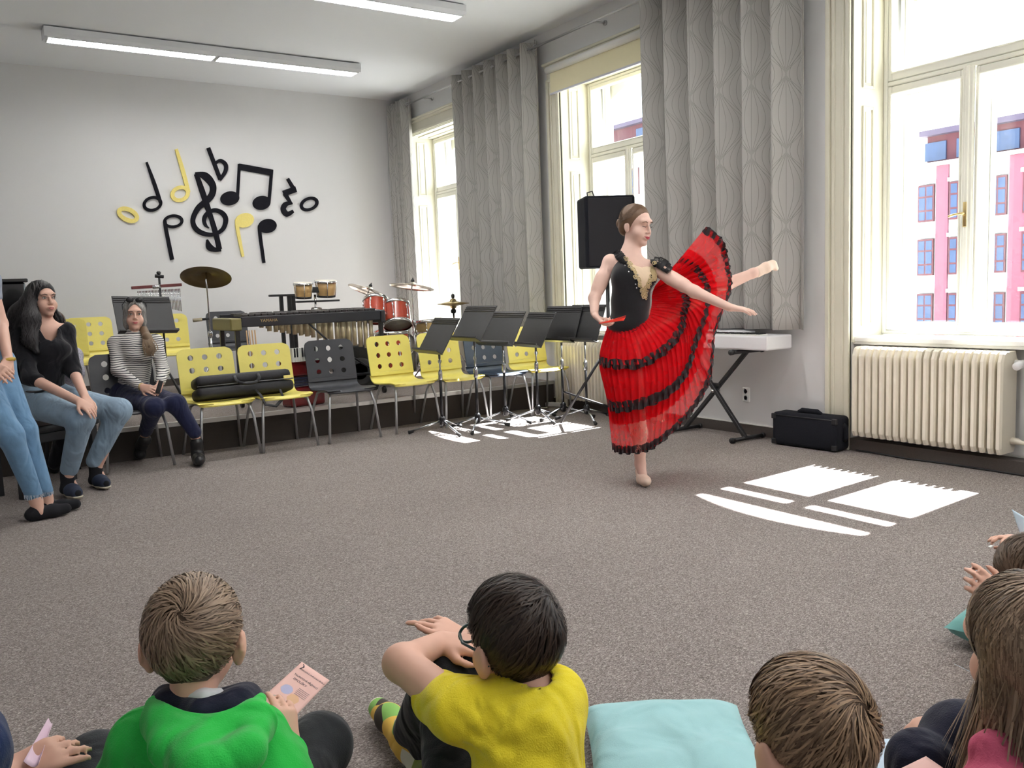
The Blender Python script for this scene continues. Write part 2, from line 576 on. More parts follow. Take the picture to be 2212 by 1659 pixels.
        pn = MB().add([(x0+.004, c+pa-.005, zu-.005), (x0+.004, c+pb+.005, zu-.005), (x0+.004, c+pb+.005, zt+.005), (x0+.004, c+pa-.005, zt+.005)], [(0, 1, 2, 3)])
        bd(pn, name+'_top_pane', m_glass, f)
        return f
    f = layer(WX+.36, 'inner', .125, 2.445, 2.595)
    layer(WX+.555, 'outer', .10, 2.42, 2.545, .09)
    # espagnolette handle on the middle stile
    h = MB()
    x = WX+.36-.055
    h.bbox((x-.006, c-.012, 1.5), (x, c+.012, 1.66), .004)
    h.tube([(x, c, 1.585), (x-.04, c, 1.585)], .008, 8)
    h.tube([(x-.04, c-.005, 1.585), (x-.045, c+.04, 1.583), (x-.04, c+.085, 1.574)], [.008, .007, .009], 8)
    bd(h, 'window_handle', m_brass, smooth=True)
    return root
for i, c in enumerate(WIN):
    make_window(i+1, c)

# daylight portals in the window openings (sampling guides for the sky, they emit nothing themselves)
for c in WIN:
    ld = bpy.data.lights.new('daylight_portal', 'AREA')
    ld.shape = 'RECTANGLE'
    ld.size, ld.size_y = 1.2, 2.4
    ld.cycles.is_portal = True
    lo = bpy.data.objects.new('daylight_portal', ld)
    COL.objects.link(lo)
    lo.matrix_world = Matrix.Translation((WX+.70, c, 2.0)) @ Vector((-1, 0, 0)).to_track_quat('-Z', 'Y').to_matrix().to_4x4()

# ------------------------------------------------------------------ ceiling lights
m_led = mat('led_louvre', (0.9, 0.9, 0.9), 0.3, emit=(1.0, 0.98, 0.96), estr=23.0)
m_lampbody = mat('lamp_white', (0.78, 0.80, 0.82), 0.45, var=0.02)
def make_light(x0, x1, y0, label):
    root = empty('ceiling_light', (0, 0, 0), label=label, cat='ceiling light', group='long ceiling lights')
    root.location = ((x0+x1)/2, y0, CZ)
    L = (x1-x0)/2
    b = MB()
    wd = .11
    poly = [(-wd, .0), (-wd, -.055), (-wd+.012, -.085), (wd-.012, -.085), (wd, -.055), (wd, 0)]
    M = Matrix(((0, 0, 1, 0), (1, 0, 0, 0), (0, 1, 0, 0), (0, 0, 0, 1)))
    b.prism([(p[0], p[1]-.012) for p in poly], -L, L, M)
    b.build('housing', m_lampbody, root)
    MB().box((-L+.05, -.05, -.013), (L-.05, .05, 0)).build('mounting_rail', m_black, root)
    for k in (0, 1):
        a = -L+.025 if k == 0 else .012
        e = -.012 if k == 0 else L-.025
        fr = MB()
        for (q0, q1, r0, r1) in ((a, e, -.094, -.086), (a, e, .086, .094), (a, a+.01, -.09, .09), (e-.01, e, -.09, .09), (a, e, -.004, .004)):
            fr.box((q0, r0, -.108), (q1, r1, -.096))
        o = fr.build('louvre_frame', m_lampbody, root)
        for sy in (-1, 1):
            t = MB()
            t.box((a+.01, sy*.045-.037, -.1005), (e-.01, sy*.045+.037, -.0975))
            t.build('led_strip', m_led, root)
            l = MB()
            n = 26
            for q in range(n):
                xx = a+.01+(e-a-.02)*(q+.5)/n
                l.box((xx-.004, sy*.045-.037, -.108), (xx+.004, sy*.045+.037, -.1005))
            l.build('louvre_slats', m_lampbody, root)['kind'] = 'stuff'
    return root
make_light(0.995, 4.064, 9.05, 'long white twin-tube ceiling light nearest the back wall')
make_light(1.045, 4.115, 6.87, 'long white twin-tube ceiling light farther from the back wall, cut by the top edge')
make_light(1.045, 4.115, 4.68, 'long white twin-tube ceiling light above the middle of the room')
make_light(1.045, 4.115, 2.49, 'long white twin-tube ceiling light above the seated children')

make_light(1.045, 4.115, .30, 'added unseen twin-tube light above the camera side, brightening the seated children')  # extra lamp out of view, added to lighten the children from above
make_light(1.045, 4.115, -1.75, 'added unseen twin-tube fill light behind the camera, for the backs of the children')  # second added lamp, behind the camera, more fill on the children

# ------------------------------------------------------------------ curtains, rods, blind
def curtain_material():
    m = bpy.data.materials.new('curtain_print')
    m.use_nodes = True
    nt = m.node_tree
    b = nt.nodes['Principled BSDF']
    uv = _n(nt, 'ShaderNodeUVMap')
    sx = _n(nt, 'ShaderNodeSeparateXYZ')
    nt.links.new(uv.outputs[0], sx.inputs[0])
    def M(op, a, b_=None, c_=None):
        n = _n(nt, 'ShaderNodeMath', operation=op)
        for i, q in enumerate((a, b_, c_)):
            if q is None: continue
            if isinstance(q, (int, float)): n.inputs[i].default_value = q
            else: nt.links.new(q, n.inputs[i])
        return n.outputs[0]
    U, Vv = sx.outputs[0], sx.outputs[1]
    col_w, per = 0.46, 0.53
    def family(shift_u, shift_v):
        uu = M('SUBTRACT', M('FRACT', M('ADD', M('DIVIDE', U, col_w), shift_u)), 0.5)
        s_ = M('SINE', M('MULTIPLY_ADD', Vv, PI/per, shift_v))
        s2 = M('MULTIPLY', M('POWER', M('ABSOLUTE', s_), 1.35), 0.5)
        s2 = M('MAXIMUM', s2, 0.012)
        a = M('DIVIDE', uu, s2)
        band = M('ABSOLUTE', M('SUBTRACT', M('FRACT', M('MULTIPLY_ADD', a, 4.5, 0.5)), 0.5))
        wid = M('DIVIDE', 0.010, s2)
        ln = M('LESS_THAN', band, M('MINIMUM', M('MULTIPLY', wid, 1.6), 0.2))
        return M('MULTIPLY', ln, M('LESS_THAN', M('ABSOLUTE', a), 0.93))
    l1 = family(0.0, 0.0)
    l2 = family(0.5, PI/2)
    ln = M('MAXIMUM', l1, l2)
    mx = _n(nt, 'ShaderNodeMix', data_type='RGBA')
    mx.inputs[6].default_value = (0.50, 0.49, 0.465, 1)
    mx.inputs[7].default_value = (0.29, 0.285, 0.26, 1)
    nt.links.new(ln, mx.inputs[0])
    nt.links.new(mx.outputs[2], b.inputs['Base Color'])
    b.inputs['Roughness'].default_value = 0.85
    b.inputs['Specular IOR Level'].default_value = 0.2
    # cloth lets some daylight through
    out = nt.nodes['Material Output']
    tl = _n(nt, 'ShaderNodeBsdfTranslucent')
    nt.links.new(mx.outputs[2], tl.inputs['Color'])
    ms = _n(nt, 'ShaderNodeMixShader')
    ms.inputs[0].default_value = 0.12
    nt.links.new(b.outputs[0], ms.inputs[1])
    nt.links.new(tl.outputs[0], ms.inputs[2])
    nt.links.new(ms.outputs[0], out.inputs['Surface'])
    return m
m_curtain = curtain_material()
ROD_X, ROD_Z = WX-.125, 3.585
def make_curtain(y0, y1, folds, zb, label, seed, amp=.062):
    root = empty('curtain', (ROD_X, y0, zb), label=label, cat='curtain', group='grey curtains with wavy line print')
    rng = random.Random(seed)
    n = folds*16
    nz = 26
    ph = [rng.uniform(-.5, .5) for _ in range(folds+2)]
    G = []; UVs = []
    arc = 0; prev = None
    for i in range(n+1):
        t = i/n*folds
        k = int(t); f = t-k
        pj = ph[k]*(1-f)+ph[k+1]*f
        row = []
        for j in range(nz+1):
            q = j/nz
            z = (ROD_Z+.075)*(1-q)+zb*q
            a = amp*(1-.15*q+.25*q*pj)
            y = y0+(y1-y0)*i/n+.018*math.sin(2*PI*t*2+pj)*(0.4+q)+.03*q*pj
            sn = math.sin(2*PI*t+.5*pj*q)
            x = ROD_X+a*math.copysign(abs(sn)**.75, sn)+.012*math.sin(5*q+pj*6+t)*q
            row.append(Vector((x, y, z)))
        G.append(row)
        if prev is not None: arc += (Vector((row[5].x, row[5].y, 0))-prev).length
        prev = Vector((row[5].x, row[5].y, 0))
        UVs.append([(arc, row[j].z) for j in range(nz+1)])
    mb = MB().grid(G)
    me = bpy.data.meshes.new('cloth')
    me.from_pydata([tuple(v) for v in mb.v], [], mb.f)
    uvl = me.uv_layers.new(name='UVMap')
    flat = [u for row in UVs for u in row]
    for lp in me.loops: uvl.data[lp.index].uv = flat[lp.vertex_index]
    o = link_mesh('cloth', me, m_curtain, root, True, True)
    md = o.modifiers.new('thick', 'SOLIDIFY'); md.thickness = .004
    # eyelet rings where the cloth passes the rod
    T = root
    for k in range(folds*2):
        t = k/2
        yy = y0+(y1-y0)*t/folds
        r = MB()
        ring = [(ROD_X+.006*math.cos(a)+0, yy+.008*(1 if k % 2 else -1)*math.cos(a)*3, ROD_Z+.026*math.sin(a)) for a in [2*PI*q/14 for q in range(15)]]
        r.tube(ring, .005, 6, cap=False)
        r.build('eyelet', m_steel, root, smooth=True, ws=True)
    return root
make_curtain(9.93, 10.44, 4, .45, 'narrow gathered grey curtain in the back corner of the room', 1)
make_curtain(7.14, 8.76, 7, .78, 'wide grey curtain with wavy line print between the two far windows', 2)
make_curtain(3.97, 5.58, 6, .845, 'wide grey curtain with wavy line print behind the white keyboard', 3, .085)
def make_rod(y0, y1, brs, label):
    root = empty('curtain_rod', (ROD_X, y0, ROD_Z), label=label, cat='curtain rod')
    MB().tube([(ROD_X, y0, ROD_Z), (ROD_X, y1, ROD_Z)], .011, 10).build('rod', m_steel, root, smooth=True, ws=True)
    for y in brs:
        b = MB().tube([(WX+.002, y, ROD_Z-.005), (ROD_X+.004, y, ROD_Z-.012)], .009, 8)
        b.tube([(WX+.001, y, ROD_Z-.005), (WX-.012, y, ROD_Z-.005)], .022, 12)
        b.build('bracket', m_steel, root, smooth=True, ws=True)
make_rod(7.9, 10.45, [9.5], 'thin steel curtain rod over the farthest window')
make_rod(3.9, 7.85, [6.2], 'thin steel curtain rod over the middle window')
# roller blind on the middle window
c = WIN[2]
root = empty('roller_blind', (WX-.03, c, 3.1), label='cream roller blind pulled a little way down the middle window', cat='blind')
m_blind = mat('cream_blind_cloth', (0.80, 0.74, 0.50), 0.8, var=0.02, scale=20)
bl = MB().tube([(WX-.055, c-.77, 3.345), (WX-.055, c+.74, 3.345)], .034, 16); bl.build('roller_cassette', m_white, root, smooth=True, ws=True)
b = MB().box((WX-.048, c-.74, 3.12), (WX-.044, c+.705, 3.34)); b.build('blind_cloth', m_blind, root, ws=True)
b = MB().bbox((WX-.055, c-.745, 3.105), (WX-.037, c+.71, 3.125), .006); b.build('bottom_bar', mat('blind_bar', (0.6, 0.6, 0.66), 0.4), root, ws=True)

# ------------------------------------------------------------------ radiators
m_rad = mat('radiator_cream', (0.74, 0.69, 0.58), 0.35, var=0.05, scale=14, bump=0.04, bscale=90)
def make_radiator(y0, y1, n, z0, z1, label, valve=True):
    root = empty('radiator', (WX, (y0+y1)/2, z0), label=label, cat='radiator', group='cream column radiators under the windows')
    st = (y0-y1)/n
    xf, xb = WX-.105, WX+.08
    for k in range(n):
        y = y0-(k+.5)*st
        mb = MB()
        hw = st*.36
        # each section: front column, back column, pointed top and bottom
        prof = [(xf+.018, z0), (xf, z0+.035), (xf, z1-.06), (xf+.022, z1-.012), (xf+.045, z1), (xb-.02, z1), (xb, z1-.05), (xb, z0+.03), (xb-.02, z0)]
        inner = hw*.45
        vs_, fs = [], []
        m_ = len(prof)
        for yy, w_ in ((y-hw, 0), (y-hw*.5, 1), (y+hw*.5, 1), (y+hw, 0)):
            for (px, pz) in prof:
                cx, cz = (xf+xb)/2, (z0+z1)/2
                s_ = 1.0 if w_ else .93
                vs_.append((cx+(px-cx)*(1 if w_ else .84), yy, cz+(pz-cz)*(1 if w_ else .985)))
        for a in range(3):
            for q in range(m_):
                fs.append((a*m_+q, a*m_+(q+1) % m_, (a+1)*m_+(q+1) % m_, (a+1)*m_+q))
        fs.append(tuple(range(m_-1, -1, -1))); fs.append(tuple(3*m_+q for q in range(m_)))
        mb.add(vs_, fs)
        mb.build('radiator_section', m_rad, root, smooth=False, ws=True)
    mb = MB()
    mb.tube([(WX+.05, y0, z0+.07), (WX+.05, y1, z0+.07)], .022, 10)
    mb.tube([(WX+.05, y0, z1-.07), (WX+.05, y1, z1-.07)], .022, 10)
    mb.build('header_pipes', m_rad, root, smooth=True, ws=True)
    if valve:
        v = MB()
        v.tube([(WX+.02, y1+.005, z0+.075), (WX+.02, y1-.03, z0+.075), (WX+.02, y1-.05, z0+.07), (WX+.02, y1-.3, z0+.06)], [.022, .02, .013, .012], 10)
        v.build('return_pipe', m_rad, root, smooth=True, ws=True)
        v = MB()
        v.tube([(WX+.03, y1, z1-.07), (WX+.03, y1-.06, z1-.07)], .016, 10)
        v.tube([(WX+.02, y1-.05, z1-.07), (WX-.06, y1-.05, z1-.085)], [.02, .024], 12)
        v.build('thermostat_valve', mat('valve_white', (0.8, 0.8, 0.8), 0.3), root, smooth=True, ws=True)
    return root
make_radiator(3.60, 2.58, 20, .12, .735, 'cream column radiator below the near window beside the black case')
make_radiator(6.91, 5.80, 22, .10, .70, 'cream column radiator behind the music stands and the dancer')
make_radiator(10.1, 9.0, 22, .38, .728, 'cream column radiator under the farthest window behind the drum kit')
# outlet
root = empty('power_outlet', (WX, 4.62, .37), label='white double power outlet on the wall behind the keyboard stand', cat='outlet')
p0 = on_x(1613, 852, WX)
root.location = p0
MB().bbox((-.014, -.036, -.058), (.002, .036, .058), .01).build('plate', m_white, root)
for dz in (-.026, .026):
    s_ = MB().lathe([(.020, 0), (.022, .002), (.019, .003), (.017, -.002), (0, -.004)], 16, Matrix.Translation((-.014, 0, dz)) @ Matrix.Rotation(-PI/2, 4, 'Y'))
    s_.build('socket', m_lampbody, root, smooth=True)
    h_ = MB()
    for sy in (-.008, .008): h_.tube([(-.0125, sy, dz), (-.0165, sy, dz)], .0035, 8)
    h_.build('socket_holes', m_black, root)

# ------------------------------------------------------------------ outside
MB().box((WX+.7, -60, -6.2), (140, 90, -6)).build('ground_street', mat('street', (0.42, 0.41, 0.40), 0.9, var=0.15, scale=2))['kind'] = 'structure'
FX = 46.0
m_fw = mat('facade_white', (0.55, 0.53, 0.50), 0.9, var=0.05, scale=3)
m_fp = mat('facade_pink', (0.22, 0.075, 0.10), 0.9, var=0.10, scale=3)
m_fr = mat('facade_red', (0.11, 0.035, 0.04), 0.9, var=0.10, scale=3)
m_fg = mat('facade_glass', (0.04, 0.065, 0.13), 0.15, var=0.4, scale=1.5)
m_roof = mat('roof_slate', (0.08, 0.06, 0.09), 0.8)
def facade(name, ya, yb, zt, label, pinks, cols, rows, wall):
    root = empty(name, (FX, (ya+yb)/2, -6), label=label, cat='building')
    def q(mb, nm, m): return mb.build(nm, m, root, ws=True)
    q(MB().box((FX, ya, -6), (FX+9, yb, zt-1.6)), 'wall', wall)
    q(MB().box((FX+.8, ya, zt-1.6), (FX+9, yb, zt)), 'attic_wall', m_fr)
    q(MB().box((FX-.3, ya-.3, zt-1.75), (FX+1.2, yb+.3, zt-1.55)), 'cornice', m_fw)
    q(MB().box((FX+.3, ya-.2, zt), (FX+9.4, yb+.2, zt+.3)), 'roof', m_roof)
    for a, b_ in pinks:
        q(MB().box((FX-.12, a, -3.0), (FX+.1, b_, zt-1.76)), 'pilaster', m_fp)
    q(MB().box((FX-.18, ya, -6), (FX+.1, yb, -2.6)), 'shop_front', m_fr)
    for y in cols:
        for z in rows:
            fr = MB()
            fr.box((FX-.16, y-.46, z-1.0), (FX-.02, y+.46, z+1.0))
            fo = fr.build('window', m_fr, root, ws=True)
            for sy in (-1, 1):
                for (za, zb_) in ((-.9, -.45), (-.35, .3), (.4, .9)):
                    p = MB().box((FX-.175, y+sy*.215-.175, z+za), (FX-.15, y+sy*.215+.175, z+zb_))
                    po = p.build('pane', m_fg, fo)
            q(MB().box((FX-.2, y-.56, z+1.05), (FX, y+.56, z+1.25)), 'lintel', m_fw)
        fr = MB().box((FX+.7, y-.6, zt-1.35), (FX+.82, y+.6, zt-.35)); q(fr, 'attic_window', m_fg)
yL = on_x(1984, 450, FX).y
yA = on_x(2003, 450, FX).y; yB = on_x(2072, 450, FX).y
z1, z2, z3 = on_x(2003, 440, FX).z, on_x(2003, 556, FX).z, on_x(2003, 650, FX).z
zt = on_x(2040, 285, FX).z
st_ = yA-yB
facade('corner_building', yL-26, yL, zt, 'pink and white corner building across the street seen through the near window',
       [(yB+.56, yA-.56), (yB-st_*1.15-1.4-st_*.2, yB-st_*1.15-.56), (yB-st_*3.4, yB-st_*2.8)], [yA, yB, yB-st_*1.15, yB-st_*2.1, yB-st_*3.0], [z1, z2, z3-.6], m_fw)
yL2 = on_x(1300, 330, FX).y
zt2 = on_x(1350, 270, FX).z
facade('row_building', yL+16, yL2+22, zt2, 'pale town house with a violet roof seen through the middle window',
       [(yL2-9, yL2-6)], [yL2-12, yL2-8, yL2-4, yL2+1, yL2+6], [zt2-4.5, zt2-7.8, zt2-11], m_fw)
# ------------------------------------------------------------------ wall decorations: felt music notes
m_felt = mat('black_felt', (0.012, 0.012, 0.016), 0.95, var=0.3, scale=200, bump=0.3, bscale=400, spec=0.1)
m_yfelt = mat('yellow_felt', (0.78, 0.66, 0.22), 0.95, var=0.16, scale=60, bump=0.2, bscale=300, spec=0.1, stretch=(4, 1, 1))
class Note:
    def __init__(s): s.mb = MB(); s.k = 0
    def wp(s, x, y):
        p = on_y(220+x*.22604, 280+y*.22604, BY)
        return p
    def sheet(s, L, R):
        """strip between two crop polylines, extruded off the wall"""
        s.k += 1
        d = .022+.0006*s.k
        n = len(L)
        rows = []
        for a, b in zip(L, R):
            pa, pb = s.wp(*a), s.wp(*b)
            rows.append([Vector((pa.x, BY-.0005, pa.z)), Vector((pa.x, BY-d, pa.z)), Vector((pb.x, BY-d, pb.z)), Vector((pb.x, BY-.0005, pb.z)), Vector((pa.x, BY-.0005, pa.z))])
        s.mb.grid(rows)
        s.mb.add(rows[0][:4], [(0, 1, 2, 3)]); s.mb.add(rows[-1][:4], [(3, 2, 1, 0)])
    def stroke(s, pts, wd, n=None):
        n = n or max(6, len(pts)*6)
        if not isinstance(wd, (list, tuple)): wd = [wd]*len(pts)
        c = spline([(p[0], p[1], w_) for p, w_ in zip(pts, wd)], n)
        L, R = [], []
        for i in range(n):
            a, b = c[max(0, i-1)], c[min(n-1, i+1)]
            t = np.array([b[0]-a[0], b[1]-a[1]]); t = t/(np.linalg.norm(t)+1e-9)
            nn = np.array([-t[1], t[0]])*c[i][2]/2
            L.append((c[i][0]+nn[0], c[i][1]+nn[1])); R.append((c[i][0]-nn[0], c[i][1]-nn[1]))
        s.sheet(L, R)
    def ring(s, cx, cy, rx, ry, rot, wd):
        r_ = math.radians(rot)
        L, R = [], []
        for i in range(33):
            a = 2*PI*i/32
            for lst, k in ((L, 0), (R, wd)):
                x, y = (rx-k)*math.cos(a), (ry-k)*math.sin(a)
                lst.append((cx+x*math.cos(r_)-y*math.sin(r_), cy+x*math.sin(r_)+y*math.cos(r_)))
        s.sheet(L, R)
    def disc(s, cx, cy, rx, ry, rot): s.ring(cx, cy, rx, ry, rot, min(rx, ry)*.995)
    def done(s, name, m, label):
        o = s.mb.build(name, m)
        tag(o, label, 'wall decoration', 'felt music symbols on the back wall')
n = Note(); n.ring(247, 815, 112, 70, 25, 42); n.done('whole_note', m_yfelt, 'yellow felt whole note ring at the left end of the wall symbols')
n = Note(); n.ring(482, 710, 95, 74, -15, 28); n.stroke([(425, 312), (500, 520), (560, 700)], [18, 34, 30]); n.done('half_note', m_felt, 'black felt half note with its stem up, beside the yellow whole note')
n = Note(); n.ring(745, 615, 94, 78, -20, 36); n.stroke([(708, 188), (770, 390), (825, 600)], [28, 38, 36]); n.done('half_note', m_yfelt, 'yellow felt half note with its stem up, left of the treble clef')
n = Note(); n.ring(680, 877, 97, 66, -5, 27); n.stroke([(600, 875), (612, 960), (670, 1245)], [30, 34, 36]); n.done('half_note', m_felt, 'black felt half note with its stem down, below left of the treble clef')
n = Note()
n.stroke([(890, 415), (985, 445), (1055, 530), (1050, 620), (990, 690), (915, 755), (868, 860), (890, 940), (960, 990), (1060, 1003), (1150, 955), (1182, 870), (1160, 810), (1100, 775), (1040, 780), (990, 820), (975, 870), (990, 915), (1022, 942)],
         [14, 70, 62, 60, 62, 52, 44, 46, 44, 36, 40, 44, 44, 40, 40, 40, 36, 26, 6], 110)
n.stroke([(900, 425), (950, 570), (1000, 720), (1040, 840), (1085, 990), (1122, 1145)], [40, 50, 52, 44, 48, 46])
n.stroke([(1135, 1145), (1075, 1148), (1025, 1120), (1003, 1050)], [40, 44, 60, 14], 20)
n.done('treble_clef', m_felt, 'large black felt treble clef in the middle of the wall symbols')
n = Note(); n.stroke([(1014, 175), (1130, 478)], [36, 36]); n.stroke([(1085, 320), (1130, 298), (1180, 335), (1178, 400), (1125, 482)], [30, 32, 36, 36, 30]); n.done('flat_sign', m_felt, 'black felt flat sign above the treble clef')
n = Note(); n.stroke([(1306, 355), (1628, 413)], [58, 58]); n.stroke([(1312, 330), (1293, 660)], [26, 26]); n.stroke([(1620, 388), (1594, 700)], [28, 26]); n.disc(1220, 658, 90, 67, -8); n.disc(1523, 701, 84, 67, -8); n.done('beamed_notes', m_felt, 'pair of black felt beamed quavers right of the treble clef')
n = Note(); n.stroke([(1772, 470), (1838, 580)], [28, 34]); n.stroke([(1852, 570), (1732, 612)], [58, 58], 4); n.stroke([(1745, 610), (1808, 712)], [40, 22]); n.stroke([(1818, 708), (1758, 712), (1730, 760), (1765, 808), (1826, 780)], [16, 46, 48, 50, 30]); n.done('quarter_rest', m_felt, 'black felt quarter rest zigzag near the right end of the wall symbols')
n = Note(); n.ring(1978, 712, 92, 66, -22, 28); n.done('whole_note', m_felt, 'black felt whole note ring at the right end of the wall symbols')
n = Note(); n.disc(1360, 868, 90, 68, -15); n.stroke([(1288, 860), (1295, 960), (1345, 1215)], [34, 34, 24]); n.done('quarter_note', m_yfelt, 'yellow felt quarter note with its stem down, below the beamed quavers')
n = Note(); n.disc(1580, 922, 87, 67, -8); n.stroke([(1505, 915), (1507, 990), (1546, 1275)], [30, 30, 28]); n.done('quarter_note', m_felt, 'black felt quarter note with its stem down, right of the yellow one')

# ------------------------------------------------------------------ stacking chairs
m_ychair = mat('yellow_laminate', (0.80, 0.70, 0.17), 0.38, var=0.03, scale=12)
m_dchair = mat('charcoal_laminate', (0.035, 0.037, 0.044), 0.42, var=0.1, scale=12)
m_bchair = mat('navy_laminate', (0.03, 0.045, 0.075), 0.42, var=0.1, scale=12)
m_leg = mat('grey_tube', (0.46, 0.47, 0.48), 0.35, metal=0.7, var=0.03)
def hole_plate(mb, wd, ht, hr, nx, nz, xs, zs, cr, th, fn):
    """plate with round holes, cell by cell; fn maps (x, z, depth) to a point"""
    def corner(x, z):
        # pull outer corners in to a radius
        ax, az = abs(x)-(wd/2-cr), (z-(ht-cr))
        if ax > 0 and az > 0:
            l = math.hypot(ax, az)
            m_ = max(ax, az)
            f = m_/l if l > 0 else 1
            return math.copysign(wd/2-cr+ax*f, x), ht-cr+az*f
        return x, z
    for i in range(nx):
        for j in range(nz):
            x0, x1 = xs[i], xs[i+1]; z0, z1 = zs[j], zs[j+1]
            cx = (max(x0, -wd/2+.0)+x1)/2 if 0 < i < nx-1 else (x1-(xs[2]-xs[1])/2 if i == 0 else x0+(xs[2]-xs[1])/2)
            cz = (z0+z1)/2 if j < nz-1 else z0+(zs[1]-zs[0])/2
            N = 24
            out, inn = [], []
            for k in range(N):
                a = 2*PI*(k+.5)/N
                dx, dz = math.cos(a), math.sin(a)
                tx = ((x1 if dx > 0 else x0)-cx)/dx if abs(dx) > 1e-9 else 9
                tz = ((z1 if dz > 0 else z0)-cz)/dz if abs(dz) > 1e-9 else 9
                t_ = min(tx, tz)
                out.append((cx+dx*t_, cz+dz*t_)); inn.append((cx+hr*dx, cz+hr*dz))
            # snap the samples nearest the four corners onto them
            for (qx, qz) in ((x0, z0), (x0, z1), (x1, z0), (x1, z1)):
                kk = min(range(N), key=lambda q: (out[q][0]-qx)**2+(out[q][1]-qz)**2)
                out[kk] = (qx, qz)
            raw = out
            out = [corner(*p) for p in out]
            vs_ = [fn(x, z, 0) for x, z in out]+[fn(x, z, 0) for x, z in inn]+[fn(x, z, th) for x, z in out]+[fn(x, z, th) for x, z in inn]
            fs = []
            for k in range(N):
                k2 = (k+1) % N
                fs += [(k, k2, N+k2, N+k), (2*N+k, 3*N+k, 3*N+k2, 2*N+k2), (N+k, N+k2, 3*N+k2, 3*N+k)]
                (xa, za), (xb, zb) = raw[k], raw[k2]
                if (abs(abs(xa)-wd/2) < 1e-6 and abs(abs(xb)-wd/2) < 1e-6) or (za > ht-1e-6 and zb > ht-1e-6):
                    fs.append((k, 2*N+k, 2*N+k2, k2))
            mb.add(vs_, fs)
def make_chair(m):
    root = empty('stacking_chair')
    W_ = .225
    # seat shell profile: curls down at the front, rises into the back
    def prof(t):
        pts = [(-.235, .418), (-.215, .436), (-.16, .444), (-.05, .436), (.08, .428), (.14, .432), (.178, .452), (.198, .49)]
        return pts
    pr = spline([(y, z) for y, z in prof(0)], 22)
    G, Gb = [], []
    for i, (y, z) in enumerate(pr):
        q = i/21
        hw = W_*(.80+.2*min(1, q*5)**.5) if q < .2 else W_
        row, rb = [], []
        for j in range(9):
            u = -1+2*j/8
            dz = -.010*(1-u*u)*math.sin(PI*min(1, q*1.1))
            yy = y+(.03*u*u if q < .12 else 0)
            row.append(Vector((u*hw, yy, z+dz)))
            d = Vector((0, .004, -.009)) if q < .75 else Vector((0, .01, -.003))
            rb.append(row[-1]+d)
        G.append(row); Gb.append(rb)
    mb = MB()
    mb.grid([r_[::-1] for r_ in G]); mb.grid(Gb)
    for i in range(21):
        for j in (0, 8):
            mb.add([G[i][j], G[i+1][j], Gb[i+1][j], Gb[i][j]], [(0, 1, 2, 3)])
    mb.add(G[0]+Gb[0], [(j, j+1, 9+j+1, 9+j) for j in range(8)])
    mb.build('seat', m, root, auto=40)
    b = MB()
    lean = .22
    def fn(x, z, d):
        return Vector((x*(1-.00*z), .198+z*lean*.85+d+.018*(x/W_)**2*-1, .487+z))
    xs = [-W_, -.0575, .0575, W_]
    zs = [.0, .105, .21, .345]
    zs = [.028, .128, .228, .352]
    hole_plate(b, 2*W_, .352, .0225, 3, 3, xs, zs, .06, .010, fn)
    # lower strip of the back below the holes
    b.add([fn(-W_, 0, 0), fn(W_, 0, 0), fn(W_, .028, 0), fn(-W_, .028, 0), fn(-W_, 0, .01), fn(W_, 0, .01), fn(W_, .028, .01), fn(-W_, .028, .01)],
          [(0, 1, 2, 3), (7, 6, 5, 4), (0, 4, 5, 1), (1, 5, 6, 2), (3, 2, 6, 7), (0, 3, 7, 4)])
    bo_ = b.build('backrest', m, root)
    bm = bmesh.new(); bm.from_mesh(bo_.data); bmesh.ops.remove_doubles(bm, verts=bm.verts, dist=2e-4); bm.to_mesh(bo_.data); bm.free()
    for sx in (-1, 1):
        l = MB().tube([(sx*.15, -.02, .413), (sx*.165, -.13, .412), (sx*.185, -.17, .395), (sx*.205, -.198, .30), (sx*.232, -.225, .004)], .011, 10)
        l.build('leg', m_leg, root, smooth=True)
        l = MB().tube([(sx*.15, -.02, .413), (sx*.165, .08, .412), (sx*.18, .115, .395), (sx*.20, .15, .30), (sx*.235, .222, .004)], .011, 10)
        l.build('leg', m_leg, root, smooth=True)
    MB().tube([(-.15, -.02, .412), (.15, -.02, .412)], .011, 10).build('cross_tube', m_leg, root, smooth=True)
    return root
protos = {}
def place_chair(kind, x, y, z, rz, label, grp):
    m = {'y': m_ychair, 'd': m_dchair, 'b': m_bchair}[kind]
    if kind not in protos:
        protos[kind] = make_chair(m); o = protos[kind]
    else:
        o = copy_tree(protos[kind])
    o.location = (x, y, z)
    o.rotation_euler = (0, 0, math.radians(rz))
    tag(o, label, 'chair', grp)
    return o
g1, g2 = 'chairs in the front row', 'chairs on the platform by the back wall'
place_chair('d', 1.115, 6.92, 0, 1, 'dark perforated stacking chair under the woman in the striped top', g1)
place_chair('y', 1.755, 6.90, 0, 4, 'yellow perforated stacking chair under the left half of the black instrument bag', g1)
place_chair('y', 2.235, 6.91, 0, 3, 'yellow perforated stacking chair under the right half of the black instrument bag', g1)
place_chair('d', 2.80, 6.91, 0, 1, 'empty charcoal perforated stacking chair between the yellow ones', g1)
place_chair('y', 3.405, 6.95, 0, 5, 'empty yellow perforated stacking chair left of the front music stand', g1)
place_chair('y', 3.895, 6.92, 0, 3, 'yellow perforated stacking chair half hidden behind two music stands', g1)
place_chair('b', 4.39, 6.93, 0, 0, 'navy perforated stacking chair behind the middle music stands', g1)
place_chair('y', 4.88, 6.93, 0, -2, 'yellow perforated stacking chair nearest the window with sun on its seat', g1)
place_chair('y', 1.30, 9.75, PLZ, 6, 'yellow stacking chair on the platform left of the tilted music stand', g2)
place_chair('y', 1.98, 9.55, PLZ, -4, 'yellow stacking chair on the platform behind the tilted music stand', g2)
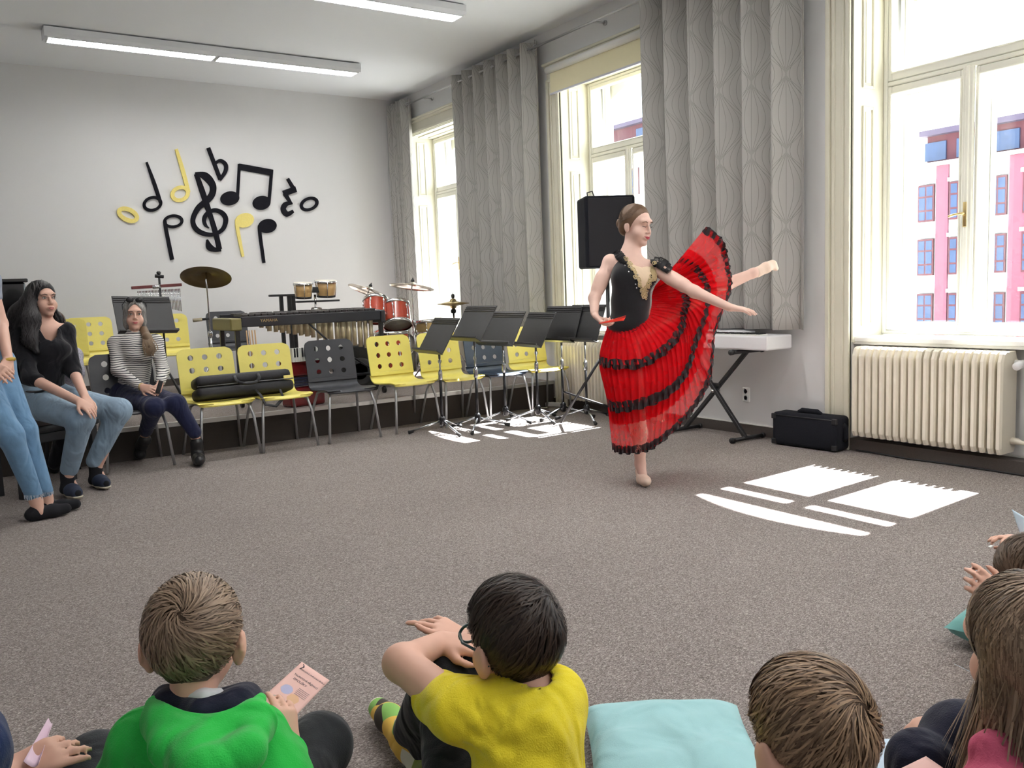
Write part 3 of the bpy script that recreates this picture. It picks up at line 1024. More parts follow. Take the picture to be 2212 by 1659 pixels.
place_chair('d', 2.70, 9.80, PLZ, -3, 'dark stacking chair on the platform below the hanging cymbal', g2)
place_chair('y', 0.93, 9.0, PLZ, 0, 'yellow stacking chair on the platform behind the black-haired woman', g2)

# ------------------------------------------------------------------ music stands
m_desk = mat('stand_black', (0.020, 0.020, 0.021), 0.38, var=0.2, scale=25)
m_post = mat('stand_post', (0.035, 0.035, 0.038), 0.3, metal=0.8, var=0.1)
m_bright = mat('stand_leg_steel', (0.50, 0.52, 0.55), 0.25, metal=1.0, var=0.05)
m_rubber = mat('rubber', (0.02, 0.02, 0.02), 0.8)
def make_stand(x, y, z0, dz, yaw, tilt, legrot, label, spin=0):
    """desk faces local -y; dz = height of the desk centre over the floor it stands on"""
    root = empty('music_stand', (x, y, z0), 0, label, 'music stand', 'black orchestral music stands')
    T = Matrix.Translation((0, -.0, dz)) @ rotz(yaw) @ Matrix.Rotation(-tilt, 4, 'X') @ Matrix.Rotation(spin, 4, 'Y')
    d = MB(); d.bbox((-.245, -.004, -.165), (.245, .004, .175), .003, T, seg=1)
    d.build('desk', m_desk, root)
    for k in range(3):
        r_ = MB(); r_.bbox((-.24, -.010, .148-k*.018), (.24, -.003, .159-k*.018), .003, T, seg=1)
        r_.build('desk_rib', m_desk, root)
    s_ = MB(); s_.bbox((-.25, -.062, -.175), (.25, .004, -.168), .002, T, seg=1); s_.bbox((-.25, -.065, -.175), (.25, -.060, -.155), .002, T, seg=1)
    s_.build('shelf', m_desk, root)
    c_ = T @ Vector((0, .02, -.05))
    hb = MB().tube([T @ Vector((-.05, .02, -.03)), T @ Vector((.05, .02, -.03))], .014, 10)
    hb.tube([T @ Vector((0, .018, -.03)), (0, 0, dz-.2)], [.014, .010], 10)
    hb.build('tilt_joint', m_post, root, smooth=True)
    MB().tube([(0, 0, dz-.18), (0, 0, .5)], .0075, 10).build('upper_tube', m_bright, root, smooth=True)
    MB().tube([(0, 0, .52), (0, 0, .08)], .0125, 12).build('lower_tube', m_post, root, smooth=True)
    k_ = MB().lathe([(.013, .46), (.019, .47), (.019, .53), (.012, .55)], 14); k_.build('height_clutch', m_bright, root, smooth=True)
    h_ = MB().lathe([(.013, .06), (.026, .07), (.028, .13), (.014, .15)], 14); h_.build('hub', m_post, root, smooth=True)
    for k in range(3):
        a = legrot+k*2*PI/3
        ux, uy = math.cos(a), math.sin(a)
        l = MB().tube([(ux*.02, uy*.02, .105), (ux*.27, uy*.27, .028)], .0085, 8)
        lo = l.build('leg', m_bright, root, smooth=True)
        f_ = MB().tube([(ux*.255, uy*.255, .026), (ux*.30, uy*.30, .016)], [.012, .0165], 10)
        f_.build('rubber_foot', m_rubber, lo, smooth=True)
    return root
NEG = -PI/2     # desk facing -x
def stand_px(bx, by, cxp, cyp, yaw, tilt, lr, label, dep=None):
    b = on_z(bx, by) if dep is None else None
    if dep is not None:
        q = P(cxp, cyp, dep); b = Vector((q.x, q.y, 0))
    c = P(cxp, cyp, depth_of((b.x, b.y, .85)))
    make_stand(b.x, b.y, 0, c.z, yaw, tilt, lr, label)
stand_px(957, 935, 951, 725, NEG-.05, .56, 2.6, 'low black music stand in front, standing left of the other stands')
stand_px(1033, 928, 1031, 698, NEG+.02, .56, 1.9, 'tall black music stand second from the left, with pale scratches')
stand_px(1093, 912, 1098, 709, NEG+.1, .52, 2.9, 'black music stand with a sheen on its desk, third from the left')
stand_px(0, 0, 1156, 712, NEG-.1, .50, .4, 'black music stand half hidden behind the one with the sheen', 7.82)
stand_px(0, 0, 1211, 700, NEG+.08, .35, 1.2, 'black music stand second from the dancer, before the radiator', 7.95)
stand_px(0, 0, 1262, 698, NEG+.0, .36, 2.2, 'black music stand closest to the dancer', 7.72)
q = on_y(312, 680, 7.95)
make_stand(q.x, q.y, PLZ, q.z-PLZ, .18, .42, .5, 'black music stand with grey sheen behind the grey-haired woman', .05)

# ------------------------------------------------------------------ loudspeaker on tripod
sp = P(1312, 600, 7.40)
root = empty('speaker_stand', (sp.x, sp.y, 0), 0, 'black tripod stand under the loudspeaker, beside the dancer', 'speaker stand')
MB().tube([(0, 0, .12), (0, 0, 1.40)], .0175, 12).build('pole', m_black, root, smooth=True)
MB().lathe([(.02, .62), (.034, .63), (.034, .70), (.02, .71)], 14).build('collar', m_black, root, smooth=True)
ft = on_z(1211, 916)-sp; ft.z = 0
a0 = math.atan2(ft.y, ft.x)
for k in range(3):
    a = a0+k*2*PI/3
    L_ = ft.length if k == 0 else .43
    l = MB().tube([(.03*math.cos(a), .03*math.sin(a), .66), (L_*math.cos(a), L_*math.sin(a), .012)], .0125, 10)
    lo = l.build('leg', m_black, root, smooth=True)
    MB().tube([(.42*math.cos(a), .42*math.sin(a), .29), (.02*math.cos(a), .02*math.sin(a), .16)], .009, 8).build('brace', m_black, lo, smooth=True)
root = empty('loudspeaker', (sp.x, sp.y, 1.36), 0, 'black loudspeaker raised on a tripod behind the dancer', 'speaker')
T = rotz(-.46)
zb, zt_ = P(1312, 579, 7.40).z-1.36, P(1312, 428, 7.40).z-1.36
MB().bbox((-.218, -.16, zb), (.218, .16, zt_), .02, T).build('cabinet', m_blackcloth, root)
MB().bbox((-.19, -.172, zb+.02), (.19, -.158, zt_-.02), .008, T).build('grille', mat('speaker_grille', (0.008, 0.008, 0.012), 0.7, var=.5, scale=400), root)
MB().tube([T @ Vector(p) for p in ((-.13, .1, zt_-.005), (-.14, .08, zt_+.05), (-.10, .06, zt_+.06), (-.08, .05, zt_))], .006, 8).build('cable_loop', m_black, root, smooth=True)
MB().tube([(0, 0, zb), (0, 0, zb-.06)], .025, 12).build('pole_socket', m_black, root, smooth=True)

# ------------------------------------------------------------------ white keyboard on X stand
KY0, KY1, KX0, KX1, KZ = 4.10, 5.42, 4.885, 5.165, .705
root = empty('digital_piano', (KX0, KY0, KZ), 0, 'white digital piano on a black folding stand by the window wall', 'keyboard')
m_kb = mat('keyboard_white', (0.80, 0.80, 0.82), 0.35, var=0.02)
b = MB(); b.bbox((KX0, KY0, KZ), (KX1, KY1, KZ+.105), .012); b.build('body', m_kb, root, ws=True)
b = MB(); b.bbox((KX0+.13, KY0+.33, KZ+.103), (KX1-.01, KY1-.02, KZ+.13), .008); b.build('control_panel', m_kb, root, ws=True)
b = MB(); b.box((KX0+.012, KY0+.1, KZ+.098), (KX0+.13, KY1-.1, KZ+.112)); b.build('white_keys', mat('key_white', (0.85, 0.85, 0.82), 0.25), root, ws=True)
b = MB()
for k in range(52):
    if k % 7 in (2, 6): continue
    yy = KY0+.1+(KY1-KY0-.2)*(k+1)/52
    b.box((KX0+.06, yy-.006, KZ+.11), (KX0+.13, yy+.006, KZ+.121))
b.build('black_keys', m_black, root, ws=True)['kind'] = 'stuff'
b = MB(); b.box((KX0-.003, KY0+.53, KZ+.045), (KX0+.001, KY0+.56, KZ+.07)); b.build('headphone_jack', m_black, root, ws=True)
root = empty('keyboard_stand', ((KX0+KX1)/2, 4.7, 0), 0, 'black folding X stand under the white digital piano', 'keyboard stand')
xm = (KX0+KX1)/2
ya, yb = 4.40, 5.06
def sqtube(p0, p1, w_, nm):
    M = align(p0, p1); L_ = (Vector(p1)-Vector(p0)).length
    mb = MB(); mb.bbox((-w_/2, -w_/2, 0), (w_/2, w_/2, L_), .003, M, seg=1)
    return mb.build(nm, m_black, root, ws=True)
sqtube((xm-.03, ya, .03), (xm-.03, yb-.08, KZ-.02), .03, 'cross_leg')
sqtube((xm, yb, .03), (xm, ya+.0, KZ-.02), .03, 'cross_leg')
sqtube((xm-.015, ya+.26, .41), (xm-.015, yb-.2, .41), .026, 'latch_bar')
for y, z in ((ya, .022), (yb, .022), (ya+.0, KZ-.02), (yb-.08, KZ-.02)):
    mb = MB().tube([(xm-.17, y, z), (xm+.17, y, z)], .016, 12)
    mb.tube([(xm-.185, y, z), (xm-.155, y, z)], .021, 12); mb.tube([(xm+.155, y, z), (xm+.175, y, z)], .021, 12)
    mb.build('foot_bar' if z < .1 else 'support_arm', m_black, root, smooth=True, ws=True)
MB().tube([(xm-.05, 4.715, .36), (xm+.03, 4.715, .36)], .012, 10).build('pivot_bolt', m_chrome, root, smooth=True, ws=True)

# ------------------------------------------------------------------ black padded case by the radiator
root = empty('equipment_case', (5.13, 3.92, 0), math.radians(4), 'black padded equipment case on the floor beside the near radiator', 'case')
b = MB(); b.bbox((-.085, -.265, .004), (.085, .265, .245), .028, seg=3); b.build('shell', m_blackcloth, root, smooth=True)
b = MB()
b.tube([(-.086, -.25, .225), (-.086, .25, .225)], .004, 6); b.build('zip_seam', m_black, root, smooth=True)
b = MB().tube([(0, -.09, .243), (0, -.06, .262), (0, .06, .262), (0, .09, .243)], .012, 8, flat=1.6); b.build('top_handle', m_blackcloth, root, smooth=True)
b = MB().tube([(0, -.262, .08), (-.0, -.285, .10), (0, -.285, .17), (0, -.262, .19)], .012, 8, flat=1.6); b.build('side_handle', m_blackcloth, root, smooth=True)
for sy in (-1, 1):
    for zz in (.03, .215):
        b = MB().bbox((-.09, sy*.245-.02, zz-.02), (-.07, sy*.245+.02, zz+.02), .006); b.build('corner_patch', m_black, root)

# ------------------------------------------------------------------ instrument bag across two chairs
root = empty('instrument_bag', (1.965, 6.90, .43), math.radians(3), 'long black instrument bag lying across two yellow chairs', 'bag')
m_bag = mat('black_nylon', (0.010, 0.010, 0.014), 0.6, var=0.3, scale=60, bump=0.3, bscale=25)
R_ = Matrix.Rotation(math.radians(-14), 4, 'X')
for nm, z0, z1, x0, x1 in (('lower_half', .015, .105, -.39, .39), ('upper_half', .108, .195, -.385, .375)):
    b = MB(); b.bbox((x0, -.11, z0), (x1, .10, z1), .035, R_, seg=3); b.build(nm, m_bag, root, smooth=True)
b = MB().tube([R_ @ Vector(p) for p in ((-.39, -.118, .106), (0, -.12, .107), (.38, -.118, .106))], .005, 6); b.build('zip', mat('zip_grey', (0.10, 0.10, 0.11), .4), root, smooth=True)
for dx in (-.10, .09):
    b = MB().tube([R_ @ Vector(p) for p in ((dx-.0, -.125, .17), (dx, -.15, .13), (dx+(.03 if dx < 0 else -.03), -.155, .10))], .014, 8, flat=.35); b.build('strap', m_bag, root, smooth=True)
b = MB().tube([R_ @ Vector(p) for p in ((-.08, -.15, .105), (-.03, -.165, .09), (.03, -.165, .09), (.07, -.15, .105))], .012, 8); b.build('handle', m_bag, root, smooth=True)
b = MB().tube([R_ @ Vector(p) for p in ((.05, -.13, .04), (.06, -.20, -.02), (.08, -.22, -.10), (.16, -.22, -.12), (.24, -.20, -.06), (.25, -.13, .02))], .013, 8, flat=.4); b.build('shoulder_strap', m_bag, root, smooth=True)
b = MB(); b.bbox((.30, -.122, .10), (.365, -.108, .135), .006, R_); b.build('name_tag', m_yfelt, root)

# ------------------------------------------------------------------ marimba
MY = 7.62
root = empty('marimba', (2.9, MY+.35, PLZ), 0, 'long black marimba with pale tube resonators on the platform', 'marimba')
m_rail = mat('marimba_rail', (0.016, 0.017, 0.022), 0.35, var=0.1)
m_res = mat('resonator_gold', (0.72, 0.62, 0.42), 0.35, metal=0.55, var=0.05)
m_olive = mat('end_block_olive', (0.20, 0.17, 0.06), 0.4, var=0.15, scale=40)
m_bar = mat('rosewood_bar', (0.035, 0.03, 0.03), 0.4, var=0.2, scale=30)
x0, x1 = on_y(522, 700, MY).x, on_y(822, 680, MY).x
zt_ = 1.065
b = MB(); b.bbox((x0, MY, zt_-.092), (x1, MY+.035, zt_), .006); rail = b.build('front_rail', m_rail, root, ws=True)
b = MB(); b.bbox((x0-.02, MY+.62, zt_-.10), (x1-.15, MY+.655, zt_+.02), .006); b.build('rear_rail', m_rail, root, ws=True)
b = MB(); b.bbox((x0-.10, MY-.01, zt_-.12), (x0+.0, MY+.60, zt_-.01), .012); b.build('end_block', m_olive, root, ws=True)
b = MB(); b.bbox((x1, MY-.01, zt_-.12), (x1+.05, MY+.66, zt_+.0), .012); b.build('end_block', m_rail, root, ws=True)
nb = 22
for k in range(nb):
    t_ = (k+.5)/nb
    xx = x0+.02+(x1-x0-.04)*t_
    hw = (x1-x0)/nb*.42
    hl = .13+.06*t_
    b = MB(); b.bbox((xx-hw, MY+.06, zt_+.0), (xx+hw, MY+.06+2*hl, zt_+.022), .004, seg=1); b.build('tone_bar', m_bar, root, ws=True)
    if k % 7 not in (2, 6):
        b = MB(); b.bbox((xx+hw-.02, MY+.36, zt_+.012), (xx+hw+.03, MY+.36+1.3*hl, zt_+.03), .004, seg=1); b.build('tone_bar', m_bar, root, ws=True)
    ln = .05+.30*max(0, (t_-.12))**1.25
    if t_ > .18:
        b = MB().tube([(xx, MY+.13, zt_-.06), (xx, MY+.13, zt_-.06-ln-.02)], .021, 12); b.build('resonator', m_res, root, smooth=True, ws=True)
        if k % 7 not in (2, 6):
            b = MB().tube([(xx+hw, MY+.44, zt_-.04), (xx+hw, MY+.44, zt_-.05-ln*1.05)], .021, 12); b.build('resonator', m_res, root, smooth=True, ws=True)
for xx in (x0-.03, x1+.02):
    for yy in (MY+.05, MY+.55):
        b = MB(); b.bbox((xx-.02, yy-.02, PLZ+.07), (xx+.02, yy+.02, zt_-.1), .004, seg=1); b.build('leg', m_rail, root, ws=True)
        c_ = MB().tube([(xx-.012, yy, PLZ+.032), (xx+.012, yy, PLZ+.032)], .031, 14); c_.tube([(xx, yy, PLZ+.03), (xx, yy, PLZ+.08)], .008, 8); c_.build('caster', m_black, root, ws=True)
b = MB().tube([(x0, MY+.3, PLZ+.18), (x1, MY+.3, PLZ+.18)], .014, 8); b.build('stretcher', m_rail, root, smooth=True, ws=True)
b = MB().tube([(x0+.62, MY+.02, zt_-.09), (x0+.85, MY+.05, zt_-.30), (x1-.02, MY+.1, PLZ+.2)], .009, 8); b.build('brace', m_rail, root, smooth=True, ws=True)
def text_obj(txt, size, M, m, parent, name='lettering', ext=.0006):
    cu = bpy.data.curves.new(name, 'FONT')
    cu.body = txt; cu.size = size; cu.extrude = ext
    cu.align_x = 'CENTER'; cu.align_y = 'CENTER'
    tmp = bpy.data.objects.new('tmp', cu)
    COL.objects.link(tmp)
    bpy.context.view_layer.update()
    me = bpy.data.meshes.new_from_object(tmp.evaluated_get(bpy.context.evaluated_depsgraph_get()))
    bpy.data.objects.remove(tmp)
    me.transform(M)
    return link_mesh(name, me, m, parent, False, True)
STAND = Matrix(((1, 0, 0, 0), (0, 0, -1, 0), (0, 1, 0, 0), (0, 0, 0, 1)))   # text plane facing -y
tp = on_y(581, 692, MY)
text_obj('YAMAHA', .038, Matrix.Translation((tp.x, MY-.002, tp.z)) @ STAND, m_brass, root)
for k in range(4):
    b = MB().tube([(x0+.03+.025*k, MY-.02, zt_-.12), (x0+.04+.025*k, MY-.03, zt_-.48)], .006, 6)
    b.build('mallet_handle', mat('rattan', (0.45, 0.28, 0.14), .6), root, smooth=True, ws=True)

# ------------------------------------------------------------------ cymbals, bongos, chimes
m_cym = mat('cymbal_bronze', (0.40, 0.30, 0.14), 0.28, metal=1.0, var=0.12, scale=60)
m_dkcym = mat('cymbal_dark', (0.16, 0.12, 0.06), 0.42, metal=0.9, var=0.15, scale=60)
m_silvercym = mat('cymbal_pale', (0.70, 0.66, 0.58), 0.25, metal=1.0, var=0.06, scale=60)
def cymbal_prof(r_): return [(r_, -.02), (r_, -.018), (r_*.6, .0), (r_*.22, .012), (r_*.18, .03), (r_*.08, .042), (.006, .044)]
def cymbal_stand(name, cpos, r_, axis, foot_z, label, m, clamp=True):
    root = empty(name, (cpos.x, cpos.y, foot_z), 0, label, 'cymbal')
    M = Matrix.Translation(cpos) @ Vector(axis).to_track_quat('Z', 'Y').to_matrix().to_4x4()
    MB().lathe(cymbal_prof(r_), 48, M, cap=False).build('cymbal', m, root, smooth=True, ws=True)
    MB().lathe([(.012, .05), (.02, .045), (.02, .06), (.008, .075), (.004, .09)], 12, M).build('wing_nut', m_black, root, smooth=True, ws=True)
    MB().tube([M @ Vector((0, 0, .04)), M @ Vector((0, 0, -.05)), (cpos.x, cpos.y, cpos.z-.10), (cpos.x, cpos.y, foot_z+.62)], .007, 10).build('upper_tube', m_chrome, root, smooth=True, ws=True)
    MB().tube([(cpos.x, cpos.y, foot_z+.66), (cpos.x, cpos.y, foot_z+.10)], .0115, 10).build('lower_tube', m_chrome, root, smooth=True, ws=True)
    MB().lathe([(.014, -.03), (.022, -.02), (.022, .02), (.014, .03)], 12, Matrix.Translation((cpos.x, cpos.y, foot_z+.64))).build('clutch', m_chrome, root, smooth=True, ws=True)
    for k in range(3):
        a = .5+k*2*PI/3
        l = MB().tube([(cpos.x+.015*math.cos(a), cpos.y+.015*math.sin(a), foot_z+.34), (cpos.x+.27*math.cos(a), cpos.y+.27*math.sin(a), foot_z+.012)], .009, 8)
        l.build('leg', m_chrome, root, smooth=True, ws=True)
    return root
view_y = Vector((-.3, -1, 0)).normalized()
cp = on_y(445, 596, 8.55)
r1 = cymbal_stand('suspended_cymbal', cp, .235, (.20, .42, 1), PLZ, 'dark bronze cymbal tilted on a tall stand below the wall symbols', m_dkcym)
cl = on_y(438, 690, 8.5)
b = MB().tube([(cl.x-.09, cl.y, cl.z-.005), (cl.x-.01, cl.y, cl.z)], .018, 10); b.build('beater', mat('beater_felt', (0.45, 0.40, 0.28), .9), r1, smooth=True, ws=True)
b = MB().tube([(cl.x-.01, cl.y, cl.z), (cl.x+.06, cl.y, cl.z+.004)], .012, 10); b.build('clamp', m_black, r1, smooth=True, ws=True)

# bar chimes
ca, cb = on_y(284, 622, 8.6), on_y(392, 615, 8.6)
cm = (ca+cb)/2
pp = on_y(347, 640, 8.6)
root = empty('bar_chimes', (pp.x, 8.6, PLZ), 0, 'row of silver bar chimes hanging from a dark red rail on a stand', 'chimes')
M = align(ca, cb); L_ = (cb-ca).length
b = MB(); b.bbox((-.02, -.014, 0), (.02, .014, L_), .004, M); b.build('rail', mat('red_wood', (0.16, 0.03, 0.03), .5, var=.2), root, ws=True)
for k in range(30):
    p_ = ca.lerp(cb, .1+.87*(k+.5)/30)
    ln = .10+.12*k/30
    b = MB().tube([(p_.x, p_.y, p_.z-.035), (p_.x, p_.y, p_.z-.035-ln)], .0042, 6); b.build('chime_bar', m_chrome, root, smooth=True, ws=True)
b = MB().tube([(pp.x, 8.6, PLZ+.3), (pp.x, 8.6, on_y(347, 590, 8.6).z)], .010, 10); b.build('pole', m_black, root, smooth=True, ws=True)
tz = on_y(347, 596, 8.6).z
b = MB().tube([(pp.x-.035, 8.6, tz+.0), (pp.x+.04, 8.6, tz-.008)], .017, 10); b.lathe([(.008, 0), (.022, .03), (.012, .045)], 10, Matrix.Translation((pp.x, 8.6, tz))); b.build('top_clamp', m_black, root, smooth=True, ws=True)
b = MB().tube([(pp.x-.07, 8.58, cm.z-.01), (pp.x, 8.58, cm.z)], .018, 10); b.build('rail_clamp', m_chrome, root, smooth=True, ws=True)
for k in range(3):
    a = .9+k*2*PI/3
    b = MB().tube([(pp.x, 8.6, PLZ+.34), (pp.x+.28*math.cos(a), 8.6+.28*math.sin(a), PLZ+.012)], .010, 8); b.build('leg', m_black, root, smooth=True, ws=True)

# bongos
m_bwood = mat('bongo_wood', (0.62, 0.40, 0.17), 0.35, var=0.12, scale=6, stretch=(1, 1, 12))
m_skin_drum = mat('drum_skin', (0.80, 0.76, 0.66), 0.5, var=0.05)
b1, b2 = on_y(655, 628, 8.75), on_y(704, 624, 8.75)
root = empty('bongo_drums', ((b1.x+b2.x)/2, 8.75, PLZ), 0, 'pair of natural wood bongo drums on a chrome stand', 'drums')
for p_, r_, h_ in ((b1, .098, .165), (b2, .115, .175)):
    M = Matrix.Translation(p_) @ Matrix.Rotation(.10, 4, 'X')
    s_ = MB().lathe([(r_*.78, -h_/2), (r_*.80, -h_/2+.01), (r_*.92, 0), (r_*.97, h_/2-.02)], 32, M); so = s_.build('shell', m_bwood, root, smooth=True, ws=True)
    for zz, rr in ((h_/2-.012, r_*1.06), (-h_/2+.01, r_*.86)):
        s_ = MB().lathe([(rr*.96, zz-.010), (rr, zz-.010), (rr, zz+.010), (rr*.96, zz+.012)], 32, M, cap=False); s_.build('hoop', m_black if zz < 0 else m_chrome, root, smooth=True, ws=True)
    s_ = MB().lathe([(r_*.99, h_/2-.005), (r_*.97, h_/2+.004), (0, h_/2+.005)], 32, M); s_.build('drum_head', m_skin_drum, root, smooth=True, ws=True)
    for k in range(6):
        a = k*PI/3+.3
        s_ = MB().tube([M @ Vector((r_*1.05*math.cos(a), r_*1.05*math.sin(a), h_/2-.01)), M @ Vector((r_*.88*math.cos(a), r_*.88*math.sin(a), -h_/2+.005))], .004, 6); s_.build('tension_rod', m_chrome, root, smooth=True, ws=True)
bc = (b1+b2)/2
b = MB(); b.bbox((b1.x+.06, 8.71, bc.z-.03), (b2.x-.08, 8.79, bc.z+.03), .006); b.build('centre_block', m_black, root, ws=True)
b = MB(); b.bbox((b1.x-.09, 8.70, b1.z-.125), (b2.x+.13, 8.76, b1.z-.105), .004); b.build('support_plate', m_black, root, ws=True)
b = MB().tube([(bc.x, 8.75, bc.z-.05), (bc.x, 8.75, bc.z-.2), (bc.x, 8.75, PLZ+.3)], .012, 10); b.build('post', m_chrome, root, smooth=True, ws=True)
b = MB().tube([(bc.x-.05, 8.73, bc.z-.21), (bc.x+.05, 8.73, bc.z-.21)], .026, 12); b.build('knob', m_chrome, root, smooth=True, ws=True)
for k in range(3):
    a = .9+k*2*PI/3
    b = MB().tube([(bc.x, 8.75, PLZ+.36), (bc.x+.25*math.cos(a), 8.75+.25*math.sin(a), PLZ+.012)], .010, 8); b.build('leg', m_chrome, root, smooth=True, ws=True)

# black T-shaped stand frame behind the bongos
root = empty('keyboard_rack', (0, 0, 0), 0, 'black upright rack with flat top arms behind the marimba', 'stand')
ra, rb = on_y(582, 639, 9.3), on_y(637, 638, 9.3)
root.location = (ra.x, 9.3, PLZ)
b = MB(); b.bbox((ra.x, 9.26, ra.z-.012), (rb.x+.03, 9.34, ra.z+.012), .006); b.build('top_arm', m_black, root, ws=True)
for px_ in (611, 628, 637):
    p_ = on_y(px_, 700, 9.3)
    b = MB(); b.bbox((p_.x-.02, 9.28, PLZ+.04), (p_.x+.018, 9.32, ra.z), .004); b.build('upright', m_black, root, ws=True)
b = MB(); b.bbox((ra.x+.05, 9.05, PLZ), (rb.x+.05, 9.5, PLZ+.04), .01); b.build('foot', m_black, root, ws=True)

# ------------------------------------------------------------------ drum kit
m_red = mat('drum_red', (0.42, 0.055, 0.028), 0.2, var=0.15, scale=8, stretch=(1, 1, 6), coat=0.6)
def drum(root, M, r_, h_, m, lugs=6, head_m=None):
    MB().lathe([(r_, -h_/2), (r_, h_/2)], 40, M, cap=False).build('shell', m, root, smooth=True, ws=True)
    for zz in (-h_/2, h_/2):
        MB().lathe([(r_*1.0, zz-.018), (r_*1.035, zz-.018), (r_*1.045, zz), (r_*1.035, zz+.018), (r_*1.0, zz+.016)], 40, M, cap=False).build('hoop', m_chrome, root, smooth=True, ws=True)
        MB().lathe([(r_*1.0, zz+.004), (0, zz+.005)], 40, M).build('drum_head', head_m or m_skin_drum, root, smooth=True, ws=True)
    for k in range(lugs):
        a = 2*PI*k/lugs+.2
        mb = MB()
        for zz in (-h_*.28, h_*.28):
            c_ = Vector((r_*1.03*math.cos(a), r_*1.03*math.sin(a), zz))
            mb.sphere((0, 0, 0), (.012, .012, .022), 10, 6, M @ Matrix.Translation(c_))
        mb.tube([M @ Vector((r_*1.06*math.cos(a), r_*1.06*math.sin(a), -h_*.5)), M @ Vector((r_*1.06*math.cos(a), r_*1.06*math.sin(a), h_*.5))], .003, 6)
        mb.build('lug', m_chrome, root, smooth=True, ws=True)
def tilt_to(pos, ax): return Matrix.Translation(Vector(pos)) @ Vector(ax).to_track_quat('Z', 'Y').to_matrix().to_4x4()
DY = 8.5
kit = on_y(850, 720, DY+.25)
root = empty('bass_drum', (kit.x, DY+.25, PLZ), 0, 'red bass drum with two tom drums mounted on top', 'drum')
bz = PLZ+.29
drum(root, tilt_to((kit.x-.02, DY+.3, bz), (-.25, -1, 0)), .28, .40, m_red, 8)
t1, t2 = on_y(812, 668, DY+.1), on_y(857, 681, DY)
drum(root, tilt_to(t1, (.30, .55, 1)), .135, .20, m_red)
drum(root, tilt_to(t2, (.18, .50, 1)), .150, .23, m_red)
b = MB().tube([(kit.x-.02, DY+.3, bz+.28), (kit.x-.02, DY+.28, t1.z-.03)], .014, 10); b.tube([(kit.x-.02, DY+.28, t1.z-.03), t1+Vector((.1, .05, -.02))], .01, 8); b.tube([(kit.x-.02, DY+.28, t1.z-.03), t2+Vector((-.1, .05, -.02))], .01, 8); b.build('tom_mount', m_chrome, root, smooth=True, ws=True)
for sx in (-1, 1):
    b = MB().tube([(kit.x+sx*.22, DY+.2, PLZ+.25), (kit.x+sx*.34, DY+.12, PLZ+.01)], .008, 8); b.build('spur', m_chrome, root, smooth=True, ws=True)
ftm = on_y(905, 712, DY+.1)
root = empty('snare_drum', (ftm.x+.12, DY, PLZ), 0, 'shallow chrome-hooped snare drum on a stand beside the hi-hat', 'drum')
sn = on_y(925, 708, DY)
drum(root, tilt_to(sn, (0, .1, 1)), .165, .13, mat('snare_shell', (0.5, 0.36, 0.16), .3, metal=.8), 8)
b = MB().tube([(sn.x, sn.y, sn.z-.07), (sn.x, sn.y, PLZ+.15)], .012, 8); b.build('post', m_chrome, root, smooth=True, ws=True)
for k in range(3):
    a = .3+k*2*PI/3
    b = MB().tube([(sn.x, sn.y, PLZ+.25), (sn.x+.2*math.cos(a), sn.y+.2*math.sin(a), PLZ+.012)], .009, 8); b.build('leg', m_chrome, root, smooth=True, ws=True)
root = empty('floor_tom', (ftm.x-.30, DY-.1, PLZ), 0, 'red floor tom in front of the bass drum, behind the yellow chairs', 'drum')
f3 = on_y(845, 745, DY-.25)
drum(root, tilt_to((f3.x, DY-.25, PLZ+.36), (0, .05, 1)), .19, .38, m_red, 8)
for k in range(3):
    a = .5+k*2*PI/3
    b = MB().tube([(f3.x+.205*math.cos(a), DY-.25+.205*math.sin(a), PLZ+.45), (f3.x+.215*math.cos(a), DY-.25+.215*math.sin(a), PLZ+.012)], .008, 8); b.build('leg', m_chrome, root, smooth=True, ws=True)
c3 = on_y(797, 627, DY+.35)
cymbal_stand('crash_cymbal', c3, .235, (.44, .0, 1), PLZ, 'pale crash cymbal steeply tilted over the red toms', m_silvercym)
c2 = on_y(890, 617, DY+.0)
cymbal_stand('ride_cymbal', c2, .245, (.20, .05, 1), PLZ, 'pale ride cymbal lying nearly flat in front of the far window', m_silvercym)
c4 = on_y(979, 656, DY-.1)
root = empty('hi_hat', (c4.x, c4.y, PLZ), 0, 'pair of hi-hat cymbals on a pedal stand behind the music stands', 'cymbal')
for s_, nm in ((1, 'top_cymbal'), (-1, 'bottom_cymbal')):
    M = Matrix.Translation(c4+Vector((0, 0, .016*s_))) @ Matrix.Scale(s_, 4, (0, 0, 1))
    MB().lathe(cymbal_prof(.18), 40, M, cap=False).build(nm, m_cym, root, smooth=True, ws=True)
MB().tube([c4+Vector((0, 0, .13)), c4+Vector((0, 0, -.1))], .005, 8).build('pull_rod', m_chrome, root, smooth=True, ws=True)
MB().lathe([(.01, 0), (.02, .01), (.02, .04), (.008, .05)], 12, Matrix.Translation(c4+Vector((0, 0, .06)))).build('clutch', m_black, root, smooth=True, ws=True)
MB().lathe([(.01, 0), (.03, .01), (.03, .04), (.012, .06)], 12, Matrix.Translation(c4+Vector((0, 0, -.11)))).build('cup', m_black, root, smooth=True, ws=True)
MB().tube([c4+Vector((0, 0, -.1)), (c4.x, c4.y, PLZ+.08)], .0115, 10).build('tube', m_chrome, root, smooth=True, ws=True)
for k in range(3):
    a = .2+k*2*PI/3
    MB().tube([(c4.x, c4.y, PLZ+.36), (c4.x+.26*math.cos(a), c4.y+.26*math.sin(a), PLZ+.012)], .009, 8).build('leg', m_chrome, root, smooth=True, ws=True)

